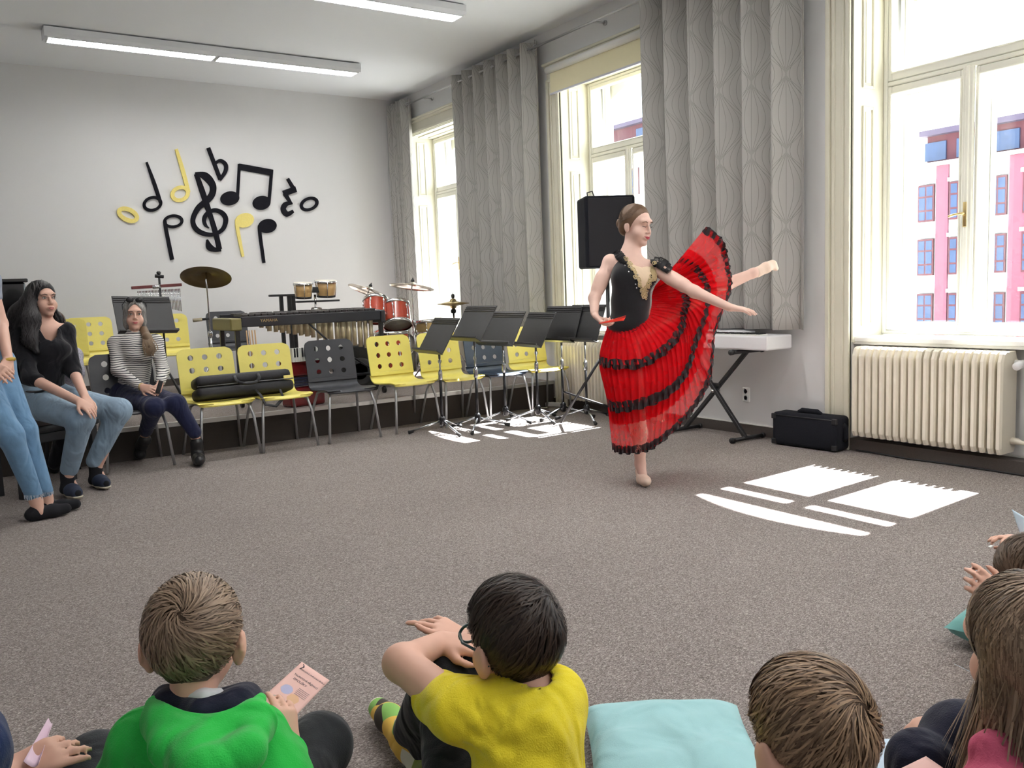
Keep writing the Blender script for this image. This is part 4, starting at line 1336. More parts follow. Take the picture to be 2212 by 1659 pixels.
# ------------------------------------------------------------------ accordion and amplifier on the platform
ap = on_y(652, 800, 7.40)
root = empty('accordion', (ap.x, 7.40, PLZ), math.radians(10), 'dark red accordion standing on the platform behind the chairs', 'accordion')
m_acc = mat('accordion_red', (0.20, 0.015, 0.018), 0.2, var=0.25, scale=10, coat=.5)
b = MB(); b.bbox((-.17, -.09, .0), (.17, .09, .17), .02); b.build('bass_case', m_acc, root)
for k in range(7):
    b = MB(); b.bbox((-.165+.004*(k % 2), -.085, .172+k*.014), (.165-.004*(k % 2), .085, .184+k*.014), .004, seg=1); b.build('bellows_fold', mat('bellows', (0.03, 0.035, 0.09), .6) if k % 2 else m_chrome, root)
b = MB(); b.bbox((-.175, -.09, .27), (.175, .09, .43), .02); b.build('treble_case', m_acc, root)
for k in range(12):
    b = MB(); b.box((-.15+k*.025, -.122, .40), (-.1265+k*.025, -.085, .52)); b.build('white_key', mat('key_white', (0.85, 0.85, 0.82), 0.25), root)
    if k % 7 not in (2, 6):
        b = MB(); b.box((-.135+k*.025, -.126, .44), (-.121+k*.025, -.118, .52)); b.build('black_key', m_black, root)
am = on_y(782, 790, 7.95)
root = empty('guitar_amplifier', (am.x, 8.12, PLZ), 0, 'black amplifier box with a round speaker under the marimba', 'amplifier')
b = MB(); b.bbox((-.2, -.12, 0), (.2, .13, .46), .015); b.build('cabinet', m_black, root)
b = MB(); b.lathe([(.14, 0), (.14, .012), (.12, .016), (.06, -.01), (0, -.015)], 28, Matrix.Translation((0, -.12, .2)) @ Matrix.Rotation(PI/2, 4, 'X')); b.build('speaker_cone', mat('speaker_cone_grey', (0.05, 0.05, 0.055), .6), root, smooth=True)

# ------------------------------------------------------------------ upright piano at the far left
pe = on_y(62, 598, 7.3)
root = empty('upright_piano', (pe.x-.75, 7.75, PLZ), 0, 'black upright piano behind the black-haired woman at the left edge', 'piano')
m_lac = mat('piano_lacquer', (0.008, 0.008, 0.009), 0.12, var=0.1, coat=.5)
ph = pe.z-PLZ
b = MB(); b.bbox((-.75, -.08, .0), (.75, .3, ph-.03), .012); b.build('case', m_lac, root)
b = MB(); b.bbox((-.77, -.10, ph-.03), (.77, .32, ph), .008); b.build('lid', m_lac, root)
b = MB(); b.bbox((-.74, -.36, .58), (.74, -.08, .66), .012); b.build('key_bed', m_lac, root)
b = MB(); b.bbox((-.70, -.34, .66), (.70, -.10, .685), .006); b.build('white_keys', mat('key_white', (0.85, 0.85, 0.82), 0.25), root)
b = MB(); b.bbox((-.72, -.095, .68), (.72, -.075, .74), .004); b.build('fallboard', m_lac, root)
for sx in (-1, 1):
    b = MB(); b.bbox((sx*.72-.03, -.36, 0), (sx*.72+.03, -.30, .58), .006); b.build('leg', m_lac, root)
    b = MB(); b.bbox((sx*.745-.015, -.37, .56), (sx*.745+.015, -.06, .76), .01); b.build('cheek', m_lac, root)

# ------------------------------------------------------------------ power strip and cables
ps = on_z(1193, 878)
root = empty('power_strip', (ps.x, ps.y, 0), math.radians(-62), 'white power strip on the floor at the end of the platform', 'power strip')
b = MB(); b.bbox((-.11, -.026, .002), (.11, .026, .042), .006); b.build('body', m_lampbody, root)
for k in range(3):
    b = MB().lathe([(.02, 0), (.019, .002), (.016, -.003), (0, -.004)], 14, Matrix.Translation((-.06+k*.06, 0, .043))); b.build('socket', m_white, root)
b = MB(); b.bbox((-.105, -.012, .04), (-.085, .012, .05), .002); b.build('switch', m_black, root)
o = MB().tube([tuple(p) for p in spline([(ps.x, ps.y+.1, .012), (ps.x-.2, ps.y+.12, .006), (ps.x-.24, ps.y+.02, .006), (ps.x-.1, ps.y-.05, .006)], 24)], .005, 6).build('cable', m_white, smooth=True)
tag(o, 'thin white cable looped beside the power strip', 'cable')
cpts = [on_z(*p) for p in ((1850, 974), (1900, 978), (1960, 993), (2040, 1002), (2120, 1012), (2240, 1034))]
o = MB().tube([tuple(p) for p in spline([(min(p.x, WX-.025), p.y, .007) for p in cpts], 40)], .006, 6).build('cable', m_black, smooth=True)
tag(o, 'black cable running along the skirting under the near radiator', 'cable')
# ------------------------------------------------------------------ smooth body surfaces
class Body:
    """Blends tapered limbs and ellipsoids into one continuous surface (surface nets)."""
    def __init__(s, h=.006): s.h = h; s.p = []; s.cuts = []
    def cap(s, a, b, ra, rb=None, k=.02, flat=None):
        s.p.append(('c', np.array(a, float), np.array(b, float), float(ra), float(rb if rb is not None else ra), k, flat)); return s
    def chain(s, pts, rad, k=.02):
        for i in range(len(pts)-1): s.cap(pts[i], pts[i+1], rad[i], rad[i+1], k)
        return s
    def ell(s, c, r, R=None, k=.02):
        s.p.append(('e', np.array(c, float), np.array(r, float), np.eye(3) if R is None else np.array(R, float), 0, k, None)); return s
    def sub(s, c, r, R=None, k=.01):
        s.p.append(('s', np.array(c, float), np.array(r, float), np.eye(3) if R is None else np.array(R, float), 0, k, None)); return s
    def mesh(s, name):
        h = s.h
        los, his = [], []
        for q in s.p:
            if q[0] == 'c':
                r = max(q[3], q[4])
                los.append(np.minimum(q[1], q[2])-r); his.append(np.maximum(q[1], q[2])+r)
            elif q[0] == 'e':
                los.append(q[1]-q[2].max()); his.append(q[1]+q[2].max())
        lo = np.min(los, 0)-4*h; hi = np.max(his, 0)+4*h
        n = np.ceil((hi-lo)/h).astype(int)+1
        f = np.full(n, .2, np.float32)
        ax = [(lo[i]+h*np.arange(n[i])).astype(np.float32) for i in range(3)]
        for q in s.p:
            t, k = q[0], q[5]
            if t == 'c':
                r = max(q[3], q[4]); b0 = np.minimum(q[1], q[2])-r; b1 = np.maximum(q[1], q[2])+r
            else:
                b0 = q[1]-q[2].max(); b1 = q[1]+q[2].max()
            m_ = k+2.5*h
            i0 = np.maximum(0, np.floor((b0-m_-lo)/h).astype(int)); i1 = np.minimum(n, np.ceil((b1+m_-lo)/h).astype(int)+1)
            if (i1 <= i0).any(): continue
            X = ax[0][i0[0]:i1[0], None, None]; Y = ax[1][None, i0[1]:i1[1], None]; Z = ax[2][None, None, i0[2]:i1[2]]
            if t == 'c':
                a, b = q[1], q[2]; ab = b-a; L2 = max(float(ab@ab), 1e-12)
                T = np.clip(((X-a[0])*ab[0]+(Y-a[1])*ab[1]+(Z-a[2])*ab[2])/L2, 0, 1)
                d = np.sqrt((X-a[0]-T*ab[0])**2+(Y-a[1]-T*ab[1])**2+(Z-a[2]-T*ab[2])**2)-(q[3]+T*(q[4]-q[3]))
            else:
                c, r, R = q[1], q[2], q[3]
                dx, dy, dz = X-c[0], Y-c[1], Z-c[2]
                l0 = (dx*R[0, 0]+dy*R[0, 1]+dz*R[0, 2]); l1 = (dx*R[1, 0]+dy*R[1, 1]+dz*R[1, 2]); l2 = (dx*R[2, 0]+dy*R[2, 1]+dz*R[2, 2])
                k0 = np.sqrt((l0/r[0])**2+(l1/r[1])**2+(l2/r[2])**2)
                k1 = np.sqrt((l0/r[0]**2)**2+(l1/r[1]**2)**2+(l2/r[2]**2)**2)+1e-9
                d = k0*(k0-1)/k1
            sl = (slice(i0[0], i1[0]), slice(i0[1], i1[1]), slice(i0[2], i1[2]))
            g = f[sl]
            if t == 's':
                d = -d
                hh = np.clip(.5-.5*(g-d)/k, 0, 1)
                f[sl] = g*(1-hh)+d*hh+k*hh*(1-hh)
            else:
                hh = np.clip(.5+.5*(g-d)/k, 0, 1)
                f[sl] = g*(1-hh)+d*hh-k*hh*(1-hh)
        for fn in s.cuts:
            f = np.maximum(f, fn(ax[0][:, None, None], ax[1][None, :, None], ax[2][None, None, :]).astype(np.float32))
        V, F = surface_nets(f, lo, h)
        me = bpy.data.meshes.new(name)
        me.vertices.add(len(V)); me.vertices.foreach_set('co', V.astype(np.float32).ravel())
        me.loops.add(F.size); me.loops.foreach_set('vertex_index', F.astype(np.int32).ravel())
        me.polygons.add(len(F)); me.polygons.foreach_set('loop_start', np.arange(0, F.size, 4, dtype=np.int32))
        me.update(calc_edges=True)
        me.validate()
        return me
    def build(s, name, m, parent=None):
        o = link_mesh(name, s.mesh(name), m, parent, True, True)
        return o
def surface_nets(f, lo, h):
    ins = f < 0
    c = np.zeros(np.array(f.shape)-1, np.int8)
    for i in (0, 1):
        for j in (0, 1):
            for k in (0, 1):
                c += ins[i:f.shape[0]-1+i, j:f.shape[1]-1+j, k:f.shape[2]-1+k]
    act = (c > 0) & (c < 8)
    I = np.argwhere(act)
    idx = np.full(act.shape, -1, np.int64); idx[act] = np.arange(len(I))
    acc = np.zeros((len(I), 3)); cnt = np.zeros(len(I))
    cor = [(i, j, k) for i in (0, 1) for j in (0, 1) for k in (0, 1)]
    for a in cor:
        for d in range(3):
            if a[d]: continue
            b = list(a); b[d] = 1
            fa = f[I[:, 0]+a[0], I[:, 1]+a[1], I[:, 2]+a[2]]; fb = f[I[:, 0]+b[0], I[:, 1]+b[1], I[:, 2]+b[2]]
            m = (fa < 0) != (fb < 0)
            t = np.where(m, fa/(fa-fb+1e-12), 0)
            p = np.tile(np.array(a, float), (len(I), 1)); p[:, d] = t
            acc[m] += p[m]; cnt[m] += 1
    V = lo+h*(I+acc/cnt[:, None])
    F = []
    for d in range(3):
        u, w_ = (d+1) % 3, (d+2) % 3
        sa = [slice(None)]*3; sb = [slice(None)]*3
        sa[d] = slice(0, -1); sb[d] = slice(1, None)
        A = ins[tuple(sa)]; B = ins[tuple(sb)]
        E = np.argwhere(A != B)
        E = E[(E[:, u] > 0) & (E[:, w_] > 0) & (E[:, u] < act.shape[u]) & (E[:, w_] < act.shape[w_])]
        if not len(E): continue
        q = []
        for (du, dw) in ((-1, -1), (0, -1), (0, 0), (-1, 0)):
            g = E.copy(); g[:, u] += du; g[:, w_] += dw
            q.append(idx[g[:, 0], g[:, 1], g[:, 2]])
        q = np.stack(q, 1)
        flip = ~A[E[:, 0], E[:, 1], E[:, 2]]
        q[flip] = q[flip][:, ::-1]
        F.append(q[(q >= 0).all(1)])
    F = np.concatenate(F)
    # one light relaxation step for smoother shading
    nb = np.zeros_like(V); ct = np.zeros(len(V))
    for a, b in ((0, 1), (1, 2), (2, 3), (3, 0)):
        np.add.at(nb, F[:, a], V[F[:, b]]); np.add.at(ct, F[:, a], 1)
        np.add.at(nb, F[:, b], V[F[:, a]]); np.add.at(ct, F[:, b], 1)
    V = V*.5+.5*nb/np.maximum(ct, 1)[:, None]
    return V, F

def frame(fwd, up=(0, 0, 1)):
    """rows: right, forward, up (world -> local)"""
    f = np.array(fwd, float); f /= np.linalg.norm(f)
    u = np.array(up, float); u = u-f*(u@f); u /= np.linalg.norm(u)
    return np.array([np.cross(f, u), f, u])
def loc(o, R, p, s=1.0): return np.array(o, float)+s*(np.array(p, float) @ R)

def add_head(B, o, R, s=1.0, fem=True, child=False, k=.012, ears=True):
    L = lambda x, y, z: loc(o, R, (x, y, z), s)
    E = lambda c, r, kk=k: B.ell(L(*c), np.array(r)*s, R, kk)
    E((0, -.012, .035), (.073, .094, .082))
    if child:
        E((0, .028, -.040), (.060, .062, .068), .02); E((0, .066, -.085), (.024, .020, .020), .02)
    else:
        E((0, .028, -.045), (.056, .062, .072), .02); E((0, .070, -.100), (.022, .020, .018), .02)
    for sx in (-1, 1):
        E((sx*.034, .052, -.040), (.028, .032, .030), .02)
        if ears:
            if child:
                E((sx*.084, -.008, -.016), (.013, .023, .036), .005)
                E((sx*.095, -.018, -.006), (.007, .019, .029), .005)
            else:
                E((sx*.075, -.006, -.018), (.009, .017, .029), .005)
                E((sx*.080, -.012, -.010), (.005, .015, .021), .004)
    E((0, .078, .030), (.05, .016, .016), .02)
    B.cap(L(0, .090, .008), L(0, .106, -.030), .007*s, .0105*s, .008)
    B.cap(L(-.012, .097, -.036), L(.012, .097, -.036), .007*s, None, .006)
    E((0, .088, -.066), (.022, .014, .014), .012)
    for sx in (-1, 1): B.sub(L(sx*.031, .104, .004), np.array((.018, .016, .011))*s, R, .01)
def add_face(root, o, R, s, eyes='open', lips=(0.55, 0.16, 0.16), brow=(0.06, 0.04, 0.03), iris=(0.10, 0.07, 0.05)):
    """eyes, brows and lips as their own small parts"""
    Ml = Matrix(((R[0][0], R[1][0], R[2][0], o[0]), (R[0][1], R[1][1], R[2][1], o[1]), (R[0][2], R[1][2], R[2][2], o[2]), (0, 0, 0, 1))) @ Matrix.Scale(s, 4)
    mk = '%d_%d_%d' % tuple(int(c*99) for c in lips)
    for sx in (-1, 1):
        e = MB()
        if eyes == 'open':
            e.sphere((sx*.031, .084, .004), (.0125, .0105, .0075), 14, 8, Ml)
            eo = e.build('eye', mat('eye_white', (0.80, 0.78, 0.76), .2), root, smooth=True, ws=True)
            i_ = MB().sphere((sx*.031, .0925, .004), (.0055, .0028, .006), 12, 6, Ml); i_.build('iris', mat('iris', iris, .15), eo, smooth=True)
        else:
            pass
        li = MB().tube([Ml @ Vector(p) for p in ((sx*.017, .0905, .004 if eyes == 'open' else .000), (sx*.031, .0965, .0125 if eyes == 'open' else -.004), (sx*.046, .083, .004 if eyes == 'open' else .001))], [.0013*s, .0022*s, .0015*s], 6)
        li.build('eyelashes', mat('lash_%s' % mk, (0.05, 0.03, 0.025), .7), root, smooth=True, ws=True)
        b = MB().tube([Ml @ Vector(p) for p in ((sx*.014, .0955, .022), (sx*.030, .0965, .028), (sx*.050, .082, .022))], [.0022*s, .0028*s, .001*s], 6)
        b.build('eyebrow', mat('brow_%d' % int(brow[0]*1000), brow, .8), root, smooth=True, ws=True)
    l = MB().tube([Ml @ Vector(p) for p in ((-.023, .089, -.0605), (-.010, .1015, -.061), (0, .103, -.0625), (.010, .1015, -.061), (.023, .089, -.0605))], [.001*s, .0036*s, .0034*s, .0036*s, .001*s], 8)
    l.tube([Ml @ Vector(p) for p in ((-.021, .090, -.061), (-.009, .1005, -.069), (0, .102, -.0705), (.009, .1005, -.069), (.021, .090, -.061))], [.001*s, .004*s, .0046*s, .004*s, .001*s], 8)
    l.build('lips', mat('lips_%s' % mk, lips, .4), root, smooth=True, ws=True)

def add_hand(B, w, d, pn, side, curl, s=1.0, spread=.10, thumb=.5, k=.004):
    """w wrist, d pointing direction, pn palm normal (curl goes that way), side +1/-1 where the thumb sits along pn x d"""
    d = np.array(d, float); d /= np.linalg.norm(d)
    pn = np.array(pn, float); pn -= d*(pn@d); pn /= np.linalg.norm(pn)
    l = np.cross(pn, d)*side          # towards the thumb
    w = np.array(w, float)
    base = w+d*.012*s
    offs = (.030, .010, -.010, -.028); lens = (.070, .078, .072, .056); bl = (.083, .087, .082, .074)
    for i in range(4):
        kn = w+d*bl[i]*s+l*offs[i]*s
        B.cap(base+l*offs[i]*.55*s, kn, .0145*s, .0105*s, .014)
        dd = d*math.cos(spread*(1.5-i)*.5)+l*math.sin(spread*(1.5-i)*.5)
        p = kn; a = 0
        c = curl[i] if isinstance(curl, (list, tuple)) else curl
        for j, fr in enumerate((.45, .31, .24)):
            a += c*(1.0, 1.0, .7)[j]
            v = dd*math.cos(a)+pn*math.sin(a)
            q = p+v*lens[i]*fr*s
            B.cap(p, q, (.0092, .0082, .0074)[j]*s, (.0082, .0074, .0062)[j]*s, k)
            p = q
    tb = w+d*.022*s+l*.024*s
    t1 = tb+(d*.6+l*.65+pn*thumb*.6)*.042*s
    t2 = t1+(d*.85+l*.25+pn*thumb)*.030*s
    t3 = t2+(d*.9+pn*thumb*.7)*.022*s
    B.cap(tb, t1, .0145*s, .0105*s, .01); B.cap(t1, t2, .0102*s, .009*s, k); B.cap(t2, t3, .009*s, .007*s, k)

def hair_material(name, col, col2):
    if name in MATS: return MATS[name]
    m = bpy.data.materials.new(name); m.use_nodes = True
    nt = m.node_tree; b = nt.nodes['Principled BSDF']
    g = _n(nt, 'ShaderNodeNewGeometry')
    mx = _n(nt, 'ShaderNodeMix', data_type='RGBA')
    mx.inputs[6].default_value = tuple(col)+(1,); mx.inputs[7].default_value = tuple(col2)+(1,)
    nt.links.new(g.outputs['Random Per Island'], mx.inputs[0])
    nt.links.new(mx.outputs[2], b.inputs['Base Color'])
    b.inputs['Roughness'].default_value = .45
    b.inputs['Specular IOR Level'].default_value = .35
    MATS[name] = m
    return m
def strands(paths, cen, wd, name, m, parent):
    """thin tapered ribbons along given paths; cen gives the outward reference"""
    cen = np.array(cen, float)
    V, F = [], []
    for pth in paths:
        n = len(pth); o = len(V)
        w_ = wd*random.uniform(.6, 1.4)
        for i, p in enumerate(pth):
            t = pth[min(n-1, i+1)]-pth[max(0, i-1)]
            out = p-(cen if cen.ndim == 1 else cen[min(i, len(cen)-1)])
            sd = np.cross(t, out); sd /= (np.linalg.norm(sd)+1e-9)
            k = w_*(math.sin(PI*(.12+.85*i/(n-1)))**.7)
            V.append(p-sd*k); V.append(p+sd*k)
        for i in range(n-1): F.append((o+2*i, o+2*i+1, o+2*i+3, o+2*i+2))
    me = bpy.data.meshes.new(name)
    me.from_pydata([tuple(v) for v in V], [], F)
    o = link_mesh(name, me, m, parent, True, False)
    o['kind'] = 'stuff'
    return o
def scalp_paths(o, R, s, crown, n, length, lim, swirl=.7, lift=.012, rad=(.082, .102, .092), c=(0, -.012, .035), seed=1, seg=7):
    """short hair growing out of a whorl; lim(local unit dir) says where hair grows"""
    rng = np.random.RandomState(seed)
    crown = np.array(crown, float); crown /= np.linalg.norm(crown)
    rad = np.array(rad); c = np.array(c)
    out = []
    while len(out) < n:
        u = rng.normal(size=3); u /= np.linalg.norm(u)
        if not lim(u): continue
        L = length*rng.uniform(.7, 1.25)
        pth = []
        v = u.copy(); lf = lift*rng.uniform(.2, 1.0)
        jit = rng.normal()*.22
        for j in range(seg):
            q = j/(seg-1)
            r_ = 1.0+(lf/.09)*math.sin(PI*min(1, .12+q*.75))
            pth.append(loc(o, R, c+rad*v*r_, s))
            t = v-crown*(v@crown) if False else (v*(v@crown)-crown)
            nt_ = np.linalg.norm(t)
            t = t/(nt_+1e-6)
            b = np.cross(v, t)
            sw = swirl*math.exp(-max(0, nt_-.15)*1.1)+jit
            t = t*math.cos(sw)+b*math.sin(sw)
            if j > 0 and not lim(v): continue
            v = v+t*(L/(seg-1))/.09
            v /= np.linalg.norm(v)
        out.append(np.array(pth))
    return out

def fabric(name, col, rough=.85, fold=.5, fscale=9.0, var=.08):
    fold = min(1.0, fold*1.7)
    """cloth with broad soft creases and a fine weave"""
    if name in MATS: return MATS[name]
    m = mat(name, col, rough, var=var, scale=14, spec=.2, sheen=.15)
    nt = m.node_tree; b = nt.nodes['Principled BSDF']
    tc = [n for n in nt.nodes if n.type == 'TEX_COORD'][0]
    mp = _n(nt, 'ShaderNodeMapping'); mp.inputs['Scale'].default_value = (1.0, 1.0, .55); mp.inputs['Rotation'].default_value = (.5, .35, .2)
    n1 = _n(nt, 'ShaderNodeTexNoise'); n1.inputs['Scale'].default_value = fscale; n1.inputs['Detail'].default_value = 2; n1.inputs['Distortion'].default_value = .6
    n2 = _n(nt, 'ShaderNodeTexNoise'); n2.inputs['Scale'].default_value = 350
    nt.links.new(tc.outputs['Object'], mp.inputs[0]); nt.links.new(mp.outputs[0], n1.inputs['Vector']); nt.links.new(tc.outputs['Object'], n2.inputs['Vector'])
    ad = _n(nt, 'ShaderNodeMath', operation='MULTIPLY_ADD'); ad.inputs[1].default_value = .03
    nt.links.new(n2.outputs['Fac'], ad.inputs[0]); nt.links.new(n1.outputs['Fac'], ad.inputs[2])
    bp = _n(nt, 'ShaderNodeBump'); bp.inputs['Strength'].default_value = fold; bp.inputs['Distance'].default_value = .05
    nt.links.new(ad.outputs[0], bp.inputs['Height']); nt.links.new(bp.outputs['Normal'], b.inputs['Normal'])
    return m
m_skin = mat('skin', (0.70, 0.43, 0.33), .5, var=.06, scale=25, spec=.35)
m_skin_pale = mat('skin_pale', (0.76, 0.51, 0.42), .5, var=.05, scale=25, spec=.35)
m_skin_kid = mat('skin_child', (0.74, 0.44, 0.33), .5, var=.06, scale=25, spec=.35)
def person(pos, label): return empty('person', (pos[0], pos[1], 0), 0, label, 'person')
def A(v): return np.array(v, float)

def surf_strands(hair_o, x0, x1, y0, y1, n, flow, steps, m, wd, cen, px_of_hit=None, jit=2.0, name='surface_strands'):
    """locks that follow a hair volume over its visible surface"""
    from mathutils.bvhtree import BVHTree
    me = hair_o.data
    bv = BVHTree.FromPolygons([v.co.copy() for v in me.vertices], [tuple(p.vertices) for p in me.polygons])
    pts = []
    for k in range(n):
        x, y = random.uniform(x0, x1), random.uniform(y0, y1)
        pth = []; ph = random.uniform(0, 6); jx = random.gauss(0, 1)
        for j in range(steps):
            q = bv.ray_cast(Vector(CC), Vector(ray(x, y)).normalized())
            if q[0] is None: break
            pth.append(A(q[0]+q[1]*(.0015+.0035*random.random()*math.sin(PI*j/steps))))
            dx, dy = flow(x, y)
            x += dx+jit*.15*jx+jit*.1*math.sin(ph+j); y += dy
        if len(pth) > 3: pts.append(np.array(pth))
    return strands(pts, cen, wd, name, m, hair_o)
# ------------------------------------------------------------------ dancer
DD = 5.24
def D(px, py, dd=0.0): return A(P(px, py, DD+dd))
Rt, Up, Fw = CR, CU, CF
root = person(on_z(1388, 1040), 'young dancer in a black bodice and red tulle skirt, one leg raised behind her')
B = Body(.0048)
hd = D(1374, 487); hR = frame(CR*.66-CF*.70-np.array([0, 0, .20]), np.array([0, 0, 1])+CR*.02)
add_head(B, hd, hR, 1.02)
B.cap(loc(hd, hR, (0, -.022, -.07), 1.02), D(1362, 556, .01), .043, .047, .03)
# shoulders and torso
B.cap(D(1320, 566, .02), D(1418, 580, -.02), .046, .046, .04)
B.cap(D(1362, 552, .03), D(1366, 590, .02), .06, .075, .05)
TR = frame(-CF+CR*.35)          # torso frame: forward towards the camera, a little to the right
B.ell(D(1366, 598), (.122, .080, .110), TR, .04)
B.ell(D(1362, 655), (.096, .068, .10), TR, .04)
B.ell(D(1362, 708, .02), (.110, .085, .085), TR, .05)
# right arm (image left), hand on the closed fan
B.chain([D(1317, 566, .02), D(1284, 644, -.02), D(1284, 676, -.09)], [.043, .035, .024], .02)
B.cap(D(1301, 600, .0), D(1292, 622, -.01), .043, .039, .02)
add_hand(B, D(1284, 680, -.10), CR*.55-CU*.62-CF*.25, CR*.6+CU*.5-CF*.2, 1, [.55, .75, .85, .9], .92, thumb=.7)
# left arm, stretched to the right with an open hand
B.chain([D(1420, 583, -.02), D(1500, 630, -.26), D(1576, 664, -.42)], [.042, .035, .023], .02)
B.cap(D(1450, 601, -.10), D(1475, 615, -.2), .041, .038, .02)
add_hand(B, D(1576, 664, -.42), CR*.93-CU*.16-CF*.12, -CU*.9+CF*.3, -1, [.10, .14, .16, .22], .95, spread=.12, thumb=.15)
# standing leg
B.chain([D(1352, 720, .02), D(1374, 862, -.04), D(1381, 935, .0), D(1383, 1003, .03)], [.082, .052, .047, .031], .03)
# raised leg
B.chain([D(1384, 705, .06), D(1500, 645, .16), D(1560, 618, .20), D(1627, 590, .24)], [.080, .050, .045, .030], .03)
B.cap(D(1627, 590, .24), D(1660, 577, .27), .030, .022, .02)
B.cap(D(1383, 1003, .03), D(1390, 1034, -.03), .032, .026, .02)
body_d = B.build('body', [m_skin_pale], root)
add_face(root, hd, hR, 1.02, 'closed', (0.45, 0.05, 0.07), (0.16, 0.09, 0.05))
m_shoe = mat('ballet_slipper', (0.78, 0.60, 0.48), .6, var=.06, scale=30)
S = Body(.0045)
S.chain([D(1384, 1018, .045), D(1388, 1036, -.02), D(1394, 1039, -.09), D(1398, 1041, -.13)], [.034, .034, .031, .022], .02)
S.cuts.append(lambda X, Y, Z: .003-Z)
S.build('ballet_shoe', m_shoe, root)
S = Body(.0045)
S.chain([D(1636, 588, .25), D(1655, 578, .27), D(1668, 572, .29), D(1676, 580, .30)], [.034, .033, .027, .017], .02)
S.build('ballet_shoe', m_shoe, root)
# hair drawn back into a low bun
m_dhair = hair_material('dancer_hair', (0.13, 0.075, 0.045), (0.20, 0.12, 0.07))
H = Body(.0045)
H.ell(loc(hd, hR, (0, -.020, .040), 1.02), A((.080, .099, .089))*1.02, hR, .01)
H.ell(loc(hd, hR, (0, -.118, .004), 1.02), A((.034, .026, .034))*1.02, hR, .012)
H.ell(loc(hd, hR, (0, -.075, -.02), 1.02), A((.055, .04, .05))*1.02, hR, .02)
# clear the face: everything before a slanted plane from the crown to the nape
pn = A((0, .84, -.54)) @ hR; p0 = loc(hd, hR, (0, .062, .072), 1.02)
H.cuts.append(lambda X, Y, Z: (X-p0[0])*pn[0]+(Y-p0[1])*pn[1]+(Z-p0[2])*pn[2])
hc = H.build('hair', m_dhair, root)
pts = []
for k in range(420):
    a = random.uniform(-1, 1); q = random.uniform(0, 1)
    st = A((math.sin(a*1.5)*.078, .055+.02*math.cos(a*2)-.03*abs(a), .03+.10*math.cos(a*1.45)))
    st = A((0, -.02, .04))+(st-A((0, -.02, .04)))/np.linalg.norm((st-A((0, -.02, .04)))/A((.081, .1, .09)))
    en = A((random.uniform(-.02, .02), -.115, .008+random.uniform(-.02, .02)))
    pth = []
    for j in range(7):
        t = j/6
        v = st*(1-t)+en*t-A((0, -.02, .04))
        l = np.linalg.norm(v/A((.0815, .1005, .0905)))
        v = v/l*(1.0 if t < .85 else .98+.05)
        pth.append(loc(hd, hR, A((0, -.02, .04))+v, 1.02))
    pts.append(np.array(pth))
strands(pts, hd, .0018, 'hair_strands', m_dhair, hc)

# bodice
m_bod = mat('bodice_velvet', (0.008, 0.008, 0.010), .75, var=.3, scale=80, sheen=.3, spec=.2)
m_beige = mat('bodice_insert', (0.78, 0.60, 0.42), .7, var=.06, scale=60)
m_gold = mat('gold_trim', (0.60, 0.47, 0.26), .45, metal=.4, var=.35, scale=120, bump=.4, bscale=250)
def px_of(X, Y, Z):
    dx, dy, dz = X-CC[0], Y-CC[1], Z-CC[2]
    w_ = dx*CF[0]+dy*CF[1]+dz*CF[2]
    return 1106+FOC*(dx*CR[0]+dy*CR[1]+dz*CR[2])/w_, 829.5-FOC*(dx*CU[0]+dy*CU[1]+dz*CU[2])/w_, w_
G = Body(.0048)
G.ell(D(1367, 598, -.005), (.142, .098, .112), TR, .04)
G.ell(D(1346, 604, -.06), (.055, .035, .055), TR, .05); G.ell(D(1394, 606, -.07), (.052, .035, .055), TR, .05)
G.ell(D(1362, 652), (.126, .094, .115), TR, .07)
G.ell(D(1357, 702, .01), (.130, .108, .085), TR, .08)
G.cap(D(1336, 553, .02), D(1345, 590, -.03), .028, .04, .03); G.cap(D(1412, 574, -.02), D(1405, 600, -.05), .024, .04, .03)
nl = [(1300, 572), (1322, 560), (1330, 545), (1340, 545), (1352, 560), (1368, 572), (1386, 578), (1402, 574), (1416, 568), (1430, 580), (1450, 590)]
nx_, ny_ = [p[0] for p in nl], [p[1] for p in nl]
def neck_cut(X, Y, Z):
    px, py, w_ = px_of(X, Y, Z)
    return (np.interp(px, nx_, ny_)-py)/355.0
G.cuts.append(neck_cut)
bo = G.build('bodice', [m_bod, m_beige], root)
me = bo.data
ce = np.empty(len(me.polygons)*3, np.float32); me.polygons.foreach_get('center', ce); ce = ce.reshape(-1, 3)
px, py, _w = px_of(ce[:, 0], ce[:, 1], ce[:, 2])
tt = (py-565)/(632-565)
mi = ((py > 560) & (tt < 1) & (px > 1358+35*tt) & (px < 1416-23*tt) & (_w < DD)).astype(np.int32)
me.polygons.foreach_set('material_index', mi)
from mathutils.bvhtree import BVHTree
def bvh_of(o):
    me = o.data
    return BVHTree.FromPolygons([v.co.copy() for v in me.vertices], [tuple(p.vertices) for p in me.polygons])
def hit(bv, px, py):
    d = Vector(ray(px, py)).normalized()
    r = bv.ray_cast(Vector(CC), d)
    return (r[0], r[1]) if r[0] is not None else (P(px, py, DD-.1), -d)
bv = bvh_of(bo)
tr = MB()
rng = random.Random(3)
